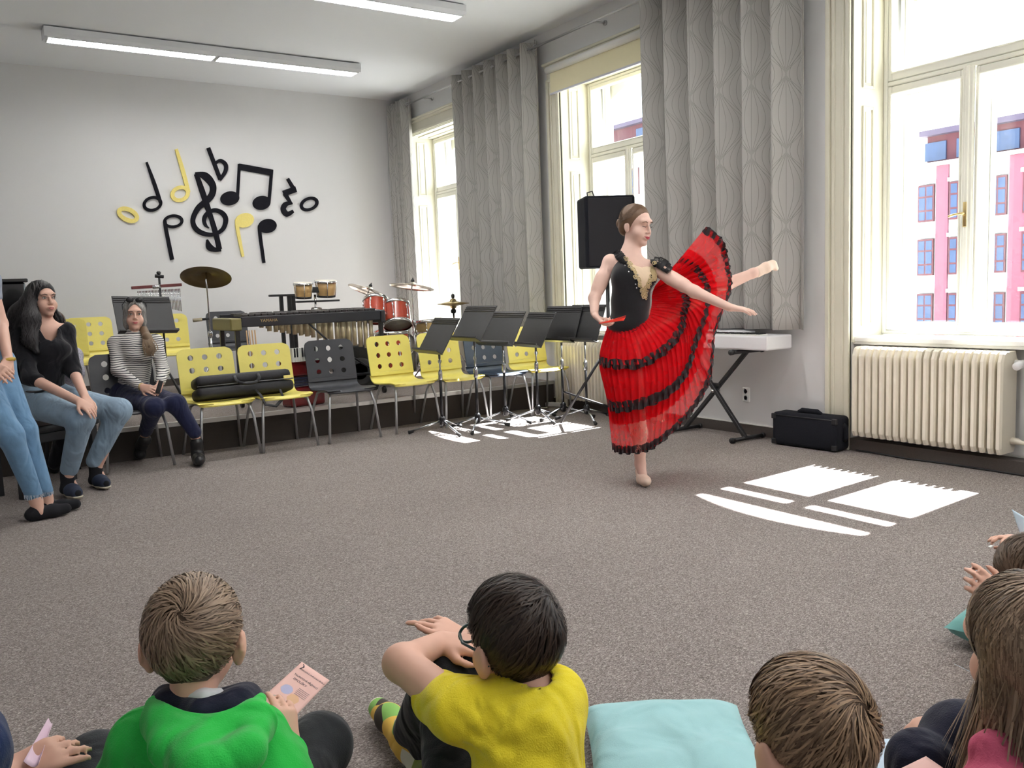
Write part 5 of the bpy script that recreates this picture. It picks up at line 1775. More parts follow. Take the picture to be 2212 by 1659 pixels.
for line in ([(1349, 556), (1358, 568), (1368, 585), (1376, 602), (1384, 618), (1391, 636)], [(1414, 570), (1411, 585), (1408, 598), (1402, 612), (1396, 628), (1392, 642)], [(1411, 575), (1414, 590), (1412, 604)]):
    for p in spline(line, 16):
        for q in range(3):
            x_, y_ = p[0]+rng.uniform(-4, 4), p[1]+rng.uniform(-3, 3)
            c_, nn = hit(bv, x_, y_)
            M = Matrix.Translation(c_+nn*.003) @ nn.to_track_quat('Z', 'Y').to_matrix().to_4x4()
            r_ = rng.uniform(.006, .010)
            tr.tube([M @ Vector((r_*math.cos(a), r_*math.sin(a), 0)) for a in [2*PI*k/9 for k in range(10)]], .0026, 5, cap=False)
tr.build('gold_trim', m_gold, root, smooth=True, ws=True)['kind'] = 'stuff'
bd = MB()
for (x_, y_) in ((1350, 574), (1362, 578), (1358, 587), (1374, 602), (1378, 594), (1373, 614), (1381, 612), (1375, 622), (1384, 630), (1414, 612), (1403, 622), (1408, 604), (1388, 645), (1398, 632)):
    c_, nn = hit(bv, x_, y_)
    bd.sphere(c_+nn*.002, .0042, 8, 6)
bd.build('sequins', mat('sequin', (0.9, 0.9, 0.92), .1, metal=.6), root, smooth=True, ws=True)['kind'] = 'stuff'

# lace and tulle
def lace_material(name='black_lace', cover=.62, scale=90):
    m = bpy.data.materials.new(name); m.use_nodes = True
    nt = m.node_tree; b = nt.nodes['Principled BSDF']
    b.inputs['Base Color'].default_value = (.008, .007, .009, 1); b.inputs['Roughness'].default_value = .8
    tc = _n(nt, 'ShaderNodeTexCoord')
    v = _n(nt, 'ShaderNodeTexVoronoi', feature='DISTANCE_TO_EDGE'); v.inputs['Scale'].default_value = scale
    n1 = _n(nt, 'ShaderNodeTexNoise'); n1.inputs['Scale'].default_value = 26; n1.inputs['Detail'].default_value = 2
    nt.links.new(tc.outputs['Object'], v.inputs['Vector']); nt.links.new(tc.outputs['Object'], n1.inputs['Vector'])
    a = _n(nt, 'ShaderNodeMath', operation='LESS_THAN'); a.inputs[1].default_value = .10; nt.links.new(v.outputs['Distance'], a.inputs[0])
    c = _n(nt, 'ShaderNodeMath', operation='GREATER_THAN'); c.inputs[1].default_value = 1-cover; nt.links.new(n1.outputs['Fac'], c.inputs[0])
    mx = _n(nt, 'ShaderNodeMath', operation='MAXIMUM'); nt.links.new(a.outputs[0], mx.inputs[0]); nt.links.new(c.outputs[0], mx.inputs[1])
    mr = _n(nt, 'ShaderNodeMapRange'); mr.inputs['To Min'].default_value = .35; mr.inputs['To Max'].default_value = .96
    nt.links.new(mx.outputs[0], mr.inputs['Value']); nt.links.new(mr.outputs[0], b.inputs['Alpha'])
    return m
def tulle_material(name, col, op):
    m = bpy.data.materials.new(name); m.use_nodes = True
    nt = m.node_tree; nt.nodes.remove(nt.nodes['Principled BSDF']); out = nt.nodes['Material Output']
    tc = _n(nt, 'ShaderNodeTexCoord'); n1 = _n(nt, 'ShaderNodeTexNoise'); n1.inputs['Scale'].default_value = 12
    nt.links.new(tc.outputs['Object'], n1.inputs['Vector'])
    mr = _n(nt, 'ShaderNodeMapRange'); mr.inputs['To Min'].default_value = op-.05; mr.inputs['To Max'].default_value = op+.05
    nt.links.new(n1.outputs['Fac'], mr.inputs['Value'])
    di = _n(nt, 'ShaderNodeBsdfDiffuse'); di.inputs['Color'].default_value = tuple(col)+(1,)
    tl = _n(nt, 'ShaderNodeBsdfTranslucent'); tl.inputs['Color'].default_value = tuple(col)+(1,)
    m1 = _n(nt, 'ShaderNodeMixShader'); m1.inputs[0].default_value = .35
    nt.links.new(di.outputs[0], m1.inputs[1]); nt.links.new(tl.outputs[0], m1.inputs[2])
    tr = _n(nt, 'ShaderNodeBsdfTransparent')
    m2 = _n(nt, 'ShaderNodeMixShader'); nt.links.new(mr.outputs[0], m2.inputs[0])
    nt.links.new(tr.outputs[0], m2.inputs[1]); nt.links.new(m1.outputs[0], m2.inputs[2])
    nt.links.new(m2.outputs[0], out.inputs['Surface'])
    return m
m_lace = lace_material(); m_tulle = tulle_material('red_tulle', (0.88, 0.018, 0.028), .52); m_lining = tulle_material('red_lining', (0.80, 0.010, 0.018), .86)
COLS = [  # waist, first band, second band, hem (pixels), depth offset
    ([(1312, 704), (1294, 778), (1311, 866), (1322, 968)], .0),
    ([(1322, 710), (1308, 784), (1322, 878), (1334, 976)], -.10),
    ([(1340, 711), (1340, 787), (1350, 878), (1360, 978)], -.17),
    ([(1362, 708), (1385, 785), (1388, 870), (1392, 974)], -.21),
    ([(1384, 700), (1420, 766), (1428, 855), (1418, 962)], -.22),
    ([(1398, 690), (1448, 744), (1460, 832), (1462, 925)], -.21),
    ([(1404, 676), (1474, 705), (1486, 795), (1502, 880)], -.17),
    ([(1407, 662), (1478, 674), (1502, 740), (1535, 815)], -.12),
    ([(1408, 650), (1484, 652), (1524, 680), (1546, 715)], -.06),
    ([(1408, 640), (1478, 632), (1530, 630), (1578, 628)], .0),
    ([(1410, 630), (1462, 612), (1515, 594), (1574, 570)], .06),
    ([(1413, 622), (1447, 598), (1490, 572), (1560, 520)], .12),
    ([(1416, 616), (1438, 590), (1466, 562), (1525, 490)], .16)]
def skirt_pt(u, t, side, inset=0.0):
    """u 0..1 round the skirt, t 0..3 waist to hem, side -1 front / +1 back"""
    n = len(COLS)-1
    x = u*n; i = min(int(x), n-1); f = x-i
    f2 = f
    def colpt(c, t):
        k = min(int(t), 2); g = t-k
        (ax_, ay_), (bx_, by_) = c[0][k], c[0][k+1]
        p_ = c[0][max(0, k-1)]; q_ = c[0][min(3, k+2)]
        def cr(a, b, c_, d_): return .5*((2*b)+(-a+c_)*g+(2*a-5*b+4*c_-d_)*g*g+(-a+3*b-3*c_+d_)*g**3)
        return cr(p_[0], ax_, bx_, q_[0]), cr(p_[1], ay_, by_, q_[1])
    cs = [COLS[max(0, min(n, i+j))] for j in (-1, 0, 1, 2)]
    ps = [colpt(c, t)+(c[1],) for c in cs]
    v = [.5*((2*b)+(-a+c_)*f+(2*a-5*b+4*c_-d_)*f*f+(-a+3*b-3*c_+d_)*f**3) for a, b, c_, d_ in zip(*ps)]
    dep = v[2]
    base = .10*u
    off = dep-base if side < 0 else base*2-dep+.0
    if side > 0: off = base+(base-dep)*1.0
    else: off = dep
    sc = .45+.55*min(1, t/1.4)
    off = base+(off-base)*sc-inset*side*-1*.0
    cx_, cy_ = v[0], v[1]
    return cx_, cy_, off
def skirt_sheet(t0, t1, side, name, m, gathers, amp, shrink=0.0, nu=220, nv=10, flare=0.0):
    Gd = []
    for i in range(nu+1):
        u = i/nu
        row = []
        for j in range(nv+1):
            q = j/nv
            t = t0+(t1-t0)*q
            px, py, off = skirt_pt(u, t, side)
            w_ = .0115*min(1, .2+t*.6)*(math.sin(2*PI*36*u+1.3*math.sin(9*u))+.4*math.sin(2*PI*61*u+2))
            edge = min(1, u*8, (1-u)*8)
            dd = .10*u+(off-.10*u)*(1-shrink)+w_*edge-flare*q*q*edge*(1 if side < 0 else -1)
            p = D(px+120*w_*(edge), py+60*w_*edge, dd)
            row.append(Vector(p))
        Gd.append(row)
    return MB().grid(Gd).build(name, m, root, smooth=True, ws=True)
for side in (-1, 1):
    skirt_sheet(0, 1.02, side, 'skirt_tier', m_tulle, 34, .011, flare=.012)
    skirt_sheet(.93, 2.02, side, 'skirt_tier', m_tulle, 40, .012, shrink=.04, flare=.014)
    skirt_sheet(1.93, 3.0, side, 'skirt_tier', m_tulle, 46, .013, shrink=.07, flare=.01)
    skirt_sheet(0, 2.35, side, 'skirt_lining', m_lining, 28, .010, shrink=.16)
def lace_band(t, side, wd, name, gathers, amp, fl=.012):
    Gd = []
    nu = 420
    for i in range(nu+1):
        u = i/nu
        row = []
        edge = min(1, .15+u*8, .15+(1-u)*8)
        for j in range(4):
            q = j/3-.5
            tt_ = min(3.0+.25, max(0, t+q*wd))
            px, py, off = skirt_pt(u, min(tt_, 3.0), side)
            if tt_ > 3.0:
                a = skirt_pt(u, 2.9, side); px += (px-a[0])*(tt_-3)*10; py += (py-a[1])*(tt_-3)*10
            w_ = amp*(math.sin(2*PI*gathers*u)+.4*math.sin(2*PI*gathers*2.3*u+1))
            dd = off+(w_*(q+.2)*2-fl)*(1 if side < 0 else -1)*edge
            px += 200*w_*q*edge; py += 200*amp*q*math.cos(2*PI*gathers*u*.5)
            row.append(Vector(D(px, py, dd)))
        Gd.append(row)
    MB().grid(Gd).build(name, m_lace, root, smooth=True, ws=True)
for side in (-1, 1):
    lace_band(1.0, side, .25, 'lace_band', 27, .017, .016)
    lace_band(2.0, side, .24, 'lace_band', 33, .016, .016)
    lace_band(2.92, side, .26, 'lace_hem', 38, .016, .010)
# shoulder frills: gathered lace lying over each strap
bvb = bvh_of(body_d)
def frill(line, wd, lift, wob, nm='shoulder_frill'):
    c = spline(line, 41)
    Gd = []
    for i, p in enumerate(c):
        a, b_ = c[max(0, i-1)], c[min(40, i+1)]
        t = (b_-a)/(np.linalg.norm(b_-a)+1e-9); nn = np.array([-t[1], t[0]])
        row = []
        for j in range(5):
            q = j/4-.5
            x_, y_ = p+nn*q*wd*(.6+.4*math.sin(PI*i/40))
            h_ = bvb.ray_cast(Vector(CC), Vector(ray(x_, y_)).normalized())[0]
            dep = depth_of(h_) if h_ is not None and abs(depth_of(h_)-DD) < .2 else DD+.02
            w_ = wob*math.sin(i*1.1+j*.4)
            row.append(Vector(P(x_+w_*150, y_+w_*90, min(dep, DD+.03)-lift-abs(w_)-.012*(1-4*q*q))))
        Gd.append(row)
    MB().grid(Gd).build(nm, m_lace, root, smooth=True, ws=True)
frill([(1329, 541), (1336, 549), (1344, 560), (1352, 570)], 20, .006, .008)
frill([(1408, 572), (1418, 567), (1430, 570), (1440, 578), (1446, 586)], 26, .008, .014)
# closed red fan in the hand
fo = empty('hand_fan', D(1300, 697, -.14), 0, 'red folding fan held half closed in the dancer\'s lowered hand', 'fan')
m_fan = mat('fan_red', (0.80, 0.06, 0.03), .5, var=.12, scale=40)
for k in range(9):
    a, b_ = D(1294, 699, -.15), D(1352-1.2*k*.6, 683+1.6*k-abs(k-2)*.6, -.19-.006*k)
    M = align(a, b_); L_ = float(np.linalg.norm(A(b_)-A(a)))
    mb = MB(); mb.add([M @ Vector(p) for p in ((-.004, -.0012, 0), (.004, -.0012, 0), (.004, .0012, 0), (-.004, .0012, 0), (-.009, -.0012, L_), (.009, -.0012, L_), (.009, .0012, L_), (-.009, .0012, L_))],
                      [(0, 3, 2, 1), (4, 5, 6, 7), (0, 1, 5, 4), (1, 2, 6, 5), (2, 3, 7, 6), (3, 0, 4, 7)])
    mb.build('fan_blade', m_fan, fo, ws=True)
# ------------------------------------------------------------------ seated woman with long black hair
m_jeans = fabric('light_denim', (0.26, 0.36, 0.46), .85, .35, 11, .15)
m_jeans2 = fabric('blue_denim', (0.15, 0.28, 0.44), .85, .4, 11, .2)
m_btop = fabric('black_knit', (0.010, 0.010, 0.013), .9, .3, 12)
m_navy = fabric('navy_trousers', (0.014, 0.018, 0.055), .8, .35, 10)
m_leather = mat('black_leather', (0.010, 0.010, 0.011), .3, var=.2, scale=30, bump=.15, bscale=40)
m_sock = mat('black_sock', (0.008, 0.008, 0.011), .95, var=.3, scale=200)
m_navysandal = mat('navy_suede', (0.02, 0.03, 0.06), .8, var=.2, scale=60)
m_sole = mat('cream_sole', (0.62, 0.55, 0.44), .8)
def Q(px, py, d): return A(P(px, py, d))
root = person(on_z(150, 1068), 'seated woman with long black hair, black top and pale jeans, looking right')
hb = Q(92, 648, 5.62); R1 = frame(CR*.80-CF*.55+np.array([0, 0, .06]))
hipL, hipR = Q(60, 868, 5.62), Q(118, 860, 5.72)
knL, knR = Q(176, 905, 5.30), Q(258, 886, 5.68)
anL, anR = Q(146, 1032, 5.48), Q(207, 1013, 5.74)
shL, shR = Q(42, 722, 5.55), Q(140, 716, 5.70)
elL, elR = Q(66, 816, 5.42), Q(158, 800, 5.66)
wrL, wrR = Q(172, 868, 5.26), Q(184, 858, 5.45)
B = Body(.0055)
add_head(B, hb, R1, 1.0)
B.cap(loc(hb, R1, (0, -.02, -.07)), Q(92, 712, 5.64), .047, .055, .03)
B.cap(shL, shR, .05, .05, .04); B.cap(Q(92, 718, 5.64), Q(95, 780, 5.66), .10, .10, .05); B.cap(Q(95, 780, 5.66), Q(92, 855, 5.68), .10, .12, .05)
B.chain([shL, elL, wrL], [.046, .037, .025], .02); B.chain([shR, elR, wrR], [.046, .037, .025], .02)
B.chain([hipL, knL, anL], [.085, .055, .033], .03); B.chain([hipR, knR, anR], [.085, .055, .033], .03)
add_hand(B, wrL, Q(196, 884, 5.24)-wrL, -CU*.8+CF*.3, 1, [.25, .3, .35, .4], .95, thumb=.3)
add_hand(B, wrR, Q(197, 886, 5.38)-wrR, -CU*.3-CR*.5+CF*.3, -1, [.2, .25, .3, .3], .95, thumb=.3)
for an_ in (anL, anR): B.cap(an_, A((an_[0]+.03, an_[1]-.01, .05)), .033, .030)
B.build('body', m_skin, root)
add_face(root, hb, R1, 1.0, 'open', (0.50, 0.17, 0.16), (0.02, 0.015, 0.012))
T = Body(.0055)
T.cap(shL, shR, .062, .062, .04); T.cap(Q(94, 728, 5.62), Q(98, 780, 5.64), .125, .115, .05); T.cap(Q(98, 780, 5.64), Q(94, 842, 5.68), .112, .13, .05)
T.ell(Q(112, 756, 5.56), (.115, .075, .07), frame(-CF+CR*.6), .06)
T.chain([shL, elL, Q(82, 822, 5.40)], [.060, .047, .043], .03); T.chain([shR, elR, Q(162, 808, 5.63)], [.060, .047, .043], .03)
def neckline(pts, px_per_m):
    xs, ys = [p[0] for p in pts], [p[1] for p in pts]
    def fn(X, Y, Z):
        px, py, w_ = px_of(X, Y, Z)
        return (np.interp(px, xs, ys)-py)/px_per_m
    return fn
T.cuts.append(neckline([(0, 600), (72, 700), (86, 712), (98, 732), (112, 737), (122, 728), (126, 708), (150, 690), (220, 600)], 330))
T.build('top', m_btop, root)
J = Body(.006)
J.ell((hipL+hipR)/2+A((0, 0, .02)), (.17, .14, .115), frame(-CF+CR*.6), .05)
J.chain([hipL, knL, Q(150, 1012, 5.47)], [.104, .073, .055], .04); J.chain([hipR, knR, Q(205, 995, 5.73)], [.104, .073, .055], .04)
J.build('jeans', m_jeans, root)
MB().tube([tuple(p) for p in spline([Q(58, 846, 5.52), Q(80, 846, 5.50), Q(104, 842, 5.51), Q(126, 838, 5.58)], 14)], .014, 8, flat=.5).build('belt', m_leather, root, smooth=True, ws=True)
for an, ft, ps in ((anL, Q(152, 1058, 5.38), 'a'), (anR, Q(214, 1038, 5.64), 'b')):
    s_ = Body(.005)
    d_ = CR*.62-CF*.60; d_ = A((d_[0], d_[1], 0)); d_ /= np.linalg.norm(d_)
    hl = A((an[0], an[1], .045))-d_*.03
    s_.chain([an+A((0, 0, .03)), A((an[0], an[1], .06)), hl], [.043, .043, .040]); s_.chain([hl, hl+d_*.10, hl+d_*.17], [.038, .038, .030])
    s_.cuts.append(lambda X, Y, Z: .022-Z)
    s_.build('sock', m_sock, root)
    b = Body(.005); b.chain([hl+d_*.02+A((0, 0, .005)), hl+d_*.10, hl+d_*.16], [.043, .045, .038]); b.cuts.append(lambda X, Y, Z: .024-Z); b.cuts.append(lambda X, Y, Z, c=hl+d_*.04, d_=d_: -((X-c[0])*d_[0]+(Y-c[1])*d_[1])+0*Z)
    so = b.build('sandal', m_navysandal, root)
    sl = Body(.004); sl.chain([hl-d_*.015, hl+d_*.10, hl+d_*.18], [.042, .046, .040]); sl.cuts.append(lambda X, Y, Z: np.maximum(Z-.024, .002-Z)+0*X+0*Y)
    sl.build('sole', m_sole, root)
m_bhair = hair_material('black_hair', (0.006, 0.005, 0.006), (0.045, 0.040, 0.042))
m_bhair_u = mat('black_hair_under', (0.006, 0.005, 0.006), .5, var=.2, scale=40)
H = Body(.0065)
H.ell(loc(hb, R1, (0, -.022, .040)), (.086, .105, .094), R1, .02)
pnl = A((0, .90, -.25)) @ R1; p0b = loc(hb, R1, (0, .052, .06))
H.chain([loc(hb, R1, (.065, -.02, .03)), Q(68, 690, 5.50), Q(66, 735, 5.48), Q(80, 760, 5.47)], [.035, .05, .045, .02], .03)
H.chain([loc(hb, R1, (.0, -.09, .03)), Q(46, 680, 5.58), Q(36, 720, 5.56), Q(44, 770, 5.56)], [.06, .07, .06, .03], .04)
H.chain([loc(hb, R1, (-.05, -.06, .02)), Q(120, 690, 5.74), Q(140, 720, 5.72), Q(150, 745, 5.70)], [.03, .038, .035, .015], .03)
H.sub(loc(hb, R1, (0, .075, -.03)), A((.066, .066, .096)), R1, .012)
hh = H.build('hair', m_bhair_u, root)
pts = []
bvw = bvh_of(hh)
cw = Q(62, 680, 5.58)
for k in range(900):
    # follow the hair volume downwards from a random start on its surface, with a loose wave
    px0, py0 = random.uniform(14, 150), random.uniform(594, 720)
    r_ = bvw.ray_cast(Vector(CC), Vector(ray(px0, py0)).normalized())
    if r_[0] is None: continue
    pth = []; ph = random.uniform(0, 6); dx = random.uniform(-1.5, 1.5)
    for j in range(9):
        x_ = px0+dx*j+3*math.sin(ph+j*.9)+(-(px0-78)*-.045*j); y_ = py0+j*7
        q_ = bvw.ray_cast(Vector(CC), Vector(ray(x_, y_)).normalized())
        if q_[0] is None: break
        pth.append(A(q_[0]+q_[1]*(.003+.004*random.random())))
    if len(pth) > 4: pts.append(np.array(pth))
strands(pts, cw, .0028, 'hair_strands', m_bhair, hh)
root = empty('piano_bench', (float((hipL+hipR)[0]/2), float((hipL+hipR)[1]/2)+.02, 0), .5, 'black bench under the woman in pale jeans', 'bench')
b = MB(); b.bbox((-.30, -.17, .40), (.30, .17, .452), .02); b.build('seat', m_leather, root)
for sx in (-1, 1):
    for sy in (-1, 1):
        b = MB(); b.bbox((sx*.26-.022, sy*.13-.022, 0), (sx*.26+.022, sy*.13+.022, .40), .004); b.build('leg', m_black, root)
b = MB(); b.bbox((-.28, -.15, .34), (.28, .15, .40), .006); b.build('apron', m_black, root)

# ------------------------------------------------------------------ woman half hidden behind her
root = person(P(150, 900, 6.25), 'curly brown-haired woman in a patterned blouse, mostly hidden behind the black-haired woman')
h3 = Q(118, 705, 6.30); R3 = frame(CR*.7-CF*.6)
B = Body(.0065)
add_head(B, h3, R3, .95)
B.cap(loc(h3, R3, (0, -.02, -.07)), Q(118, 760, 6.32), .045, .05, .03)
s1, s2 = Q(88, 772, 6.30), Q(160, 768, 6.38)
B.cap(s1, s2, .045, .045, .04); B.cap(Q(124, 775, 6.36), Q(120, 870, 6.4), .10, .12, .05)
e2, w2 = Q(166, 815, 6.25), Q(158, 775, 6.15)
B.chain([s2, e2, w2], [.04, .034, .024], .02); B.chain([s1, Q(86, 840, 6.2), Q(130, 870, 6.05)], [.04, .034, .024], .02)
add_hand(B, w2, CU, -CR, 1, .5, .9)
hp, kp = Q(120, 868, 6.38), Q(150, 905, 6.02)
B.chain([hp+A((-.05, 0, 0)), kp, Q(118, 1000, 6.05)], [.08, .055, .035], .03); B.chain([hp+A((.07, 0, 0)), Q(180, 900, 6.1), Q(150, 990, 6.15)], [.08, .055, .035], .03)
B.build('body', m_skin, root)
add_face(root, h3, R3, .95)
bl = mat('blouse_print', (0.32, 0.31, 0.36), .8, var=.9, scale=120)
T = Body(.0065); T.cap(s1, s2, .058, .058, .04); T.cap(Q(124, 778, 6.36), Q(120, 870, 6.4), .12, .13, .05); T.chain([s2, Q(168, 806, 6.28)], [.056, .05], .03); T.chain([s1, Q(86, 830, 6.22)], [.056, .05], .03)
T.cuts.append(neckline([(60, 740), (105, 765), (135, 765), (190, 740)], 300)); T.build('blouse', bl, root)
J = Body(.0065); J.ell(hp, (.17, .14, .11), frame(-CF), .05); J.chain([hp+A((-.05, 0, 0)), kp, Q(120, 1000, 6.05)], [.1, .07, .05], .04); J.chain([hp+A((.07, 0, 0)), Q(180, 900, 6.1), Q(150, 990, 6.15)], [.1, .07, .05], .04)
J.build('trousers', m_btop, root)
f_ = on_z(108, 1022); s_ = Body(.006); s_.chain([A((f_.x, f_.y+.12, .06)), A((f_.x, f_.y+.04, .04)), A((f_.x+.03, f_.y-.06, .035))], [.045, .042, .035]); s_.cuts.append(lambda X, Y, Z: .003-Z); s_.build('shoe', m_leather, root)
m_brhair = hair_material('brown_hair', (0.035, 0.020, 0.012), (0.09, 0.05, 0.03))
H = Body(.0065); H.ell(loc(h3, R3, (0, -.025, .035), .95), (.085, .10, .09), R3, .02)
for k in range(16):
    a = random.uniform(0, 2*PI)
    H.ell(loc(h3, R3, (.075*math.sin(a*3), -.06+.03*math.cos(a*2), -.02-.012*k)), (.032, .032, .032), None, .015)
H.sub(loc(h3, R3, (0, .075, -.03)), A((.06, .06, .09)), R3, .012); H.build('hair', m_brhair, root)
MB().tube([tuple(w2+A((.026*math.cos(a), .026*math.sin(a), .01))) for a in [2*PI*k/14 for k in range(15)]], .008, 6, cap=False).build('watch_strap', m_black, root, smooth=True, ws=True)
root = empty('stool', tuple(hp[:2])+(0,), 0, 'dark stool under the woman half hidden in the back', 'stool')
b = MB().lathe([(.17, .40), (.18, .42), (.17, .45)], 24); b.build('seat', m_black, root)
for k in range(4):
    a = PI/4+k*PI/2
    MB().tube([(.1*math.cos(a), .1*math.sin(a), .41), (.15*math.cos(a), .15*math.sin(a), 0.002)], .012, 8).build('leg', m_black, root, smooth=True)

# ------------------------------------------------------------------ grey-haired woman in a striped top
def stripes():
    m = mat('striped_jersey', (0.72, 0.70, 0.66), .85, var=.04, scale=20, bump=.1, bscale=60)
    nt = m.node_tree; b = nt.nodes['Principled BSDF']
    tc = [n for n in nt.nodes if n.type == 'TEX_COORD'][0]
    sp_ = _n(nt, 'ShaderNodeSeparateXYZ'); nt.links.new(tc.outputs['Object'], sp_.inputs[0])
    nz = _n(nt, 'ShaderNodeTexNoise'); nz.inputs['Scale'].default_value = 7; nt.links.new(tc.outputs['Object'], nz.inputs['Vector'])
    a = _n(nt, 'ShaderNodeMath', operation='MULTIPLY_ADD'); nt.links.new(nz.outputs['Fac'], a.inputs[0]); a.inputs[1].default_value = .03; nt.links.new(sp_.outputs[2], a.inputs[2])
    f = _n(nt, 'ShaderNodeMath', operation='FRACT'); d = _n(nt, 'ShaderNodeMath', operation='MULTIPLY'); d.inputs[1].default_value = 62.0
    nt.links.new(a.outputs[0], d.inputs[0]); nt.links.new(d.outputs[0], f.inputs[0])
    l = _n(nt, 'ShaderNodeMath', operation='LESS_THAN'); l.inputs[1].default_value = .36; nt.links.new(f.outputs[0], l.inputs[0])
    mx = _n(nt, 'ShaderNodeMix', data_type='RGBA'); nt.links.new(l.outputs[0], mx.inputs[0])
    old = b.inputs['Base Color'].links[0].from_socket
    nt.links.new(old, mx.inputs[6]); mx.inputs[7].default_value = (.03, .03, .04, 1)
    nt.links.new(mx.outputs[2], b.inputs['Base Color'])
    return m
root = person(on_z(370, 1000), 'smiling grey-haired woman in a striped turtleneck seated on a dark chair')
hs = Q(291, 682, 6.66); R2 = frame(CR*.42-CF*.88+np.array([0, 0, .02]), (0.05, 0, 1))
hL, hR_ = Q(256, 852, 6.66), Q(296, 848, 6.70)
k1, k2 = Q(334, 880, 6.26), Q(380, 872, 6.34)
a1, a2 = Q(312, 942, 6.52), Q(424, 948, 6.44)
s1, s2 = Q(250, 742, 6.60), Q(336, 738, 6.70)
e1, e2 = Q(254, 800, 6.52), Q(352, 802, 6.62)
w1, w2 = Q(306, 836, 6.34), Q(346, 828, 6.42)
B = Body(.0055)
add_head(B, hs, R2, .97)
B.cap(loc(hs, R2, (0, -.02, -.07)), Q(290, 732, 6.68), .044, .05, .03)
B.cap(s1, s2, .045, .045, .04); B.cap(Q(292, 745, 6.66), Q(290, 840, 6.68), .10, .11, .05)
B.chain([s1, e1, w1], [.04, .034, .024], .02); B.chain([s2, e2, w2], [.04, .034, .024], .02)
B.chain([hL, k1, a1], [.08, .05, .032], .03); B.chain([hR_, k2, a2], [.08, .05, .032], .03)
add_hand(B, w1, Q(345, 846, 6.28)-w1, -CU*.3+CF*.6+CR*.2, 1, [.3, .35, .4, .45], .9, thumb=.4)
add_hand(B, w2, Q(338, 848, 6.30)-w2, -CR*.8+CF*.3, -1, [.5, .55, .6, .6], .9, thumb=.4)
B.build('body', m_skin, root)
add_face(root, hs, R2, .97, 'open', (0.55, 0.14, 0.15), (0.07, 0.05, 0.045))
T = Body(.0055)
T.cap(loc(hs, R2, (0, -.018, -.115)), Q(290, 735, 6.68), .054, .062, .03)
T.cap(s1, s2, .056, .056, .04); T.cap(Q(292, 752, 6.64), Q(291, 795, 6.66), .118, .108, .05); T.cap(Q(291, 795, 6.66), Q(286, 846, 6.68), .108, .128, .05)
T.ell(Q(304, 768, 6.56), (.095, .05, .05), frame(-CF+CR*.3), .04)
T.chain([s1, e1, Q(301, 834, 6.36)], [.054, .044, .036], .03); T.chain([s2, e2, Q(347, 824, 6.44)], [.054, .044, .036], .03)
T.build('striped_top', stripes(), root)
J = Body(.006); J.ell((hL+hR_)/2, (.165, .14, .11), frame(-CF+CR*.3), .05)
J.chain([hL, k1, Q(315, 930, 6.47)], [.098, .066, .050], .04); J.chain([hR_, k2, Q(420, 934, 6.42)], [.098, .066, .050], .04)
J.build('trousers', m_navy, root)
for fp, an in (((303, 992), a1), ((436, 997), a2)):
    f_ = on_z(*fp); s_ = Body(.005)
    d_ = A((CR[0]*.35-CF[0]*.8, CR[1]*.35-CF[1]*.8, 0)); d_ /= np.linalg.norm(d_)
    c_ = A((f_.x, f_.y, .045)); hl = A((an[0], an[1], .05)) if fp[0] > 400 else c_-d_*.10
    s_.chain([an+A((0, 0, -.03)), hl+A((0, 0, .02))], [.047, .046]); s_.chain([hl, hl+d_*.10, hl+d_*.17], [.044, .043, .037]); s_.cuts.append(lambda X, Y, Z: .003-Z)
    s_.build('ankle_boot', m_leather, root)
m_grey = hair_material('grey_hair', (0.15, 0.14, 0.13), (0.46, 0.45, 0.43))
m_pony = hair_material('ash_brown_hair', (0.13, 0.085, 0.05), (0.26, 0.18, 0.11))
H = Body(.005)
H.ell(loc(hs, R2, (0, -.020, .040), .97), A((.083, .103, .091)), R2, .02)
H.ell(loc(hs, R2, (.062, -.02, -.04), .97), A((.024, .06, .07)), R2, .02); H.ell(loc(hs, R2, (-.060, -.02, -.05), .97), A((.026, .06, .075)), R2, .02)
H.sub(loc(hs, R2, (0, .090, -.02), .97), A((.060, .068, .108)), R2, .012)
hh = H.build('hair', mat('grey_hair_under', (0.10, 0.092, 0.085), .6, var=.3, scale=60), root)
def part_flow(x, y, c=292):
    t = min(1, max(0, (y-644)/26))
    sg = 1 if x > c else -1
    return sg*3.2*(1-t)+sg*.2*t, 1.0+4.2*t
surf_strands(hh, 262, 322, 640, 712, 1500, part_flow, 8, m_grey, .0018, loc(hs, R2, (0, -.02, .02)))
H = Body(.005); H.chain([loc(hs, R2, (-.055, -.02, -.09), .97), Q(318, 730, 6.56), Q(326, 752, 6.52), Q(324, 766, 6.51)], [.03, .034, .028, .008], .02)
hp_ = H.build('ponytail', m_pony, root)
pts = []
for k in range(160):
    o_ = np.random.normal(size=2)*.014
    pts.append(np.array(spline([loc(hs, R2, (-.055, -.02, -.07), .97), Q(316, 728, 6.535)+CR*o_[0], Q(324+random.uniform(-6, 6), 752, 6.488)+CR*o_[0]*1.5, Q(322+random.uniform(-8, 12), 764+random.uniform(-6, 8), 6.49)], 8)))
strands(pts, Q(316, 735, 6.7), .0022, 'ponytail_strands', m_pony, hp_)
root2 = empty('sunglasses', tuple(loc(hs, R2, (0, .05, .125))), 0, 'dark sunglasses pushed up on the grey-haired woman\'s head', 'sunglasses')
Ml = Matrix(((R2[0][0], R2[1][0], R2[2][0], hs[0]), (R2[0][1], R2[1][1], R2[2][1], hs[1]), (R2[0][2], R2[1][2], R2[2][2], hs[2]), (0, 0, 0, 1)))
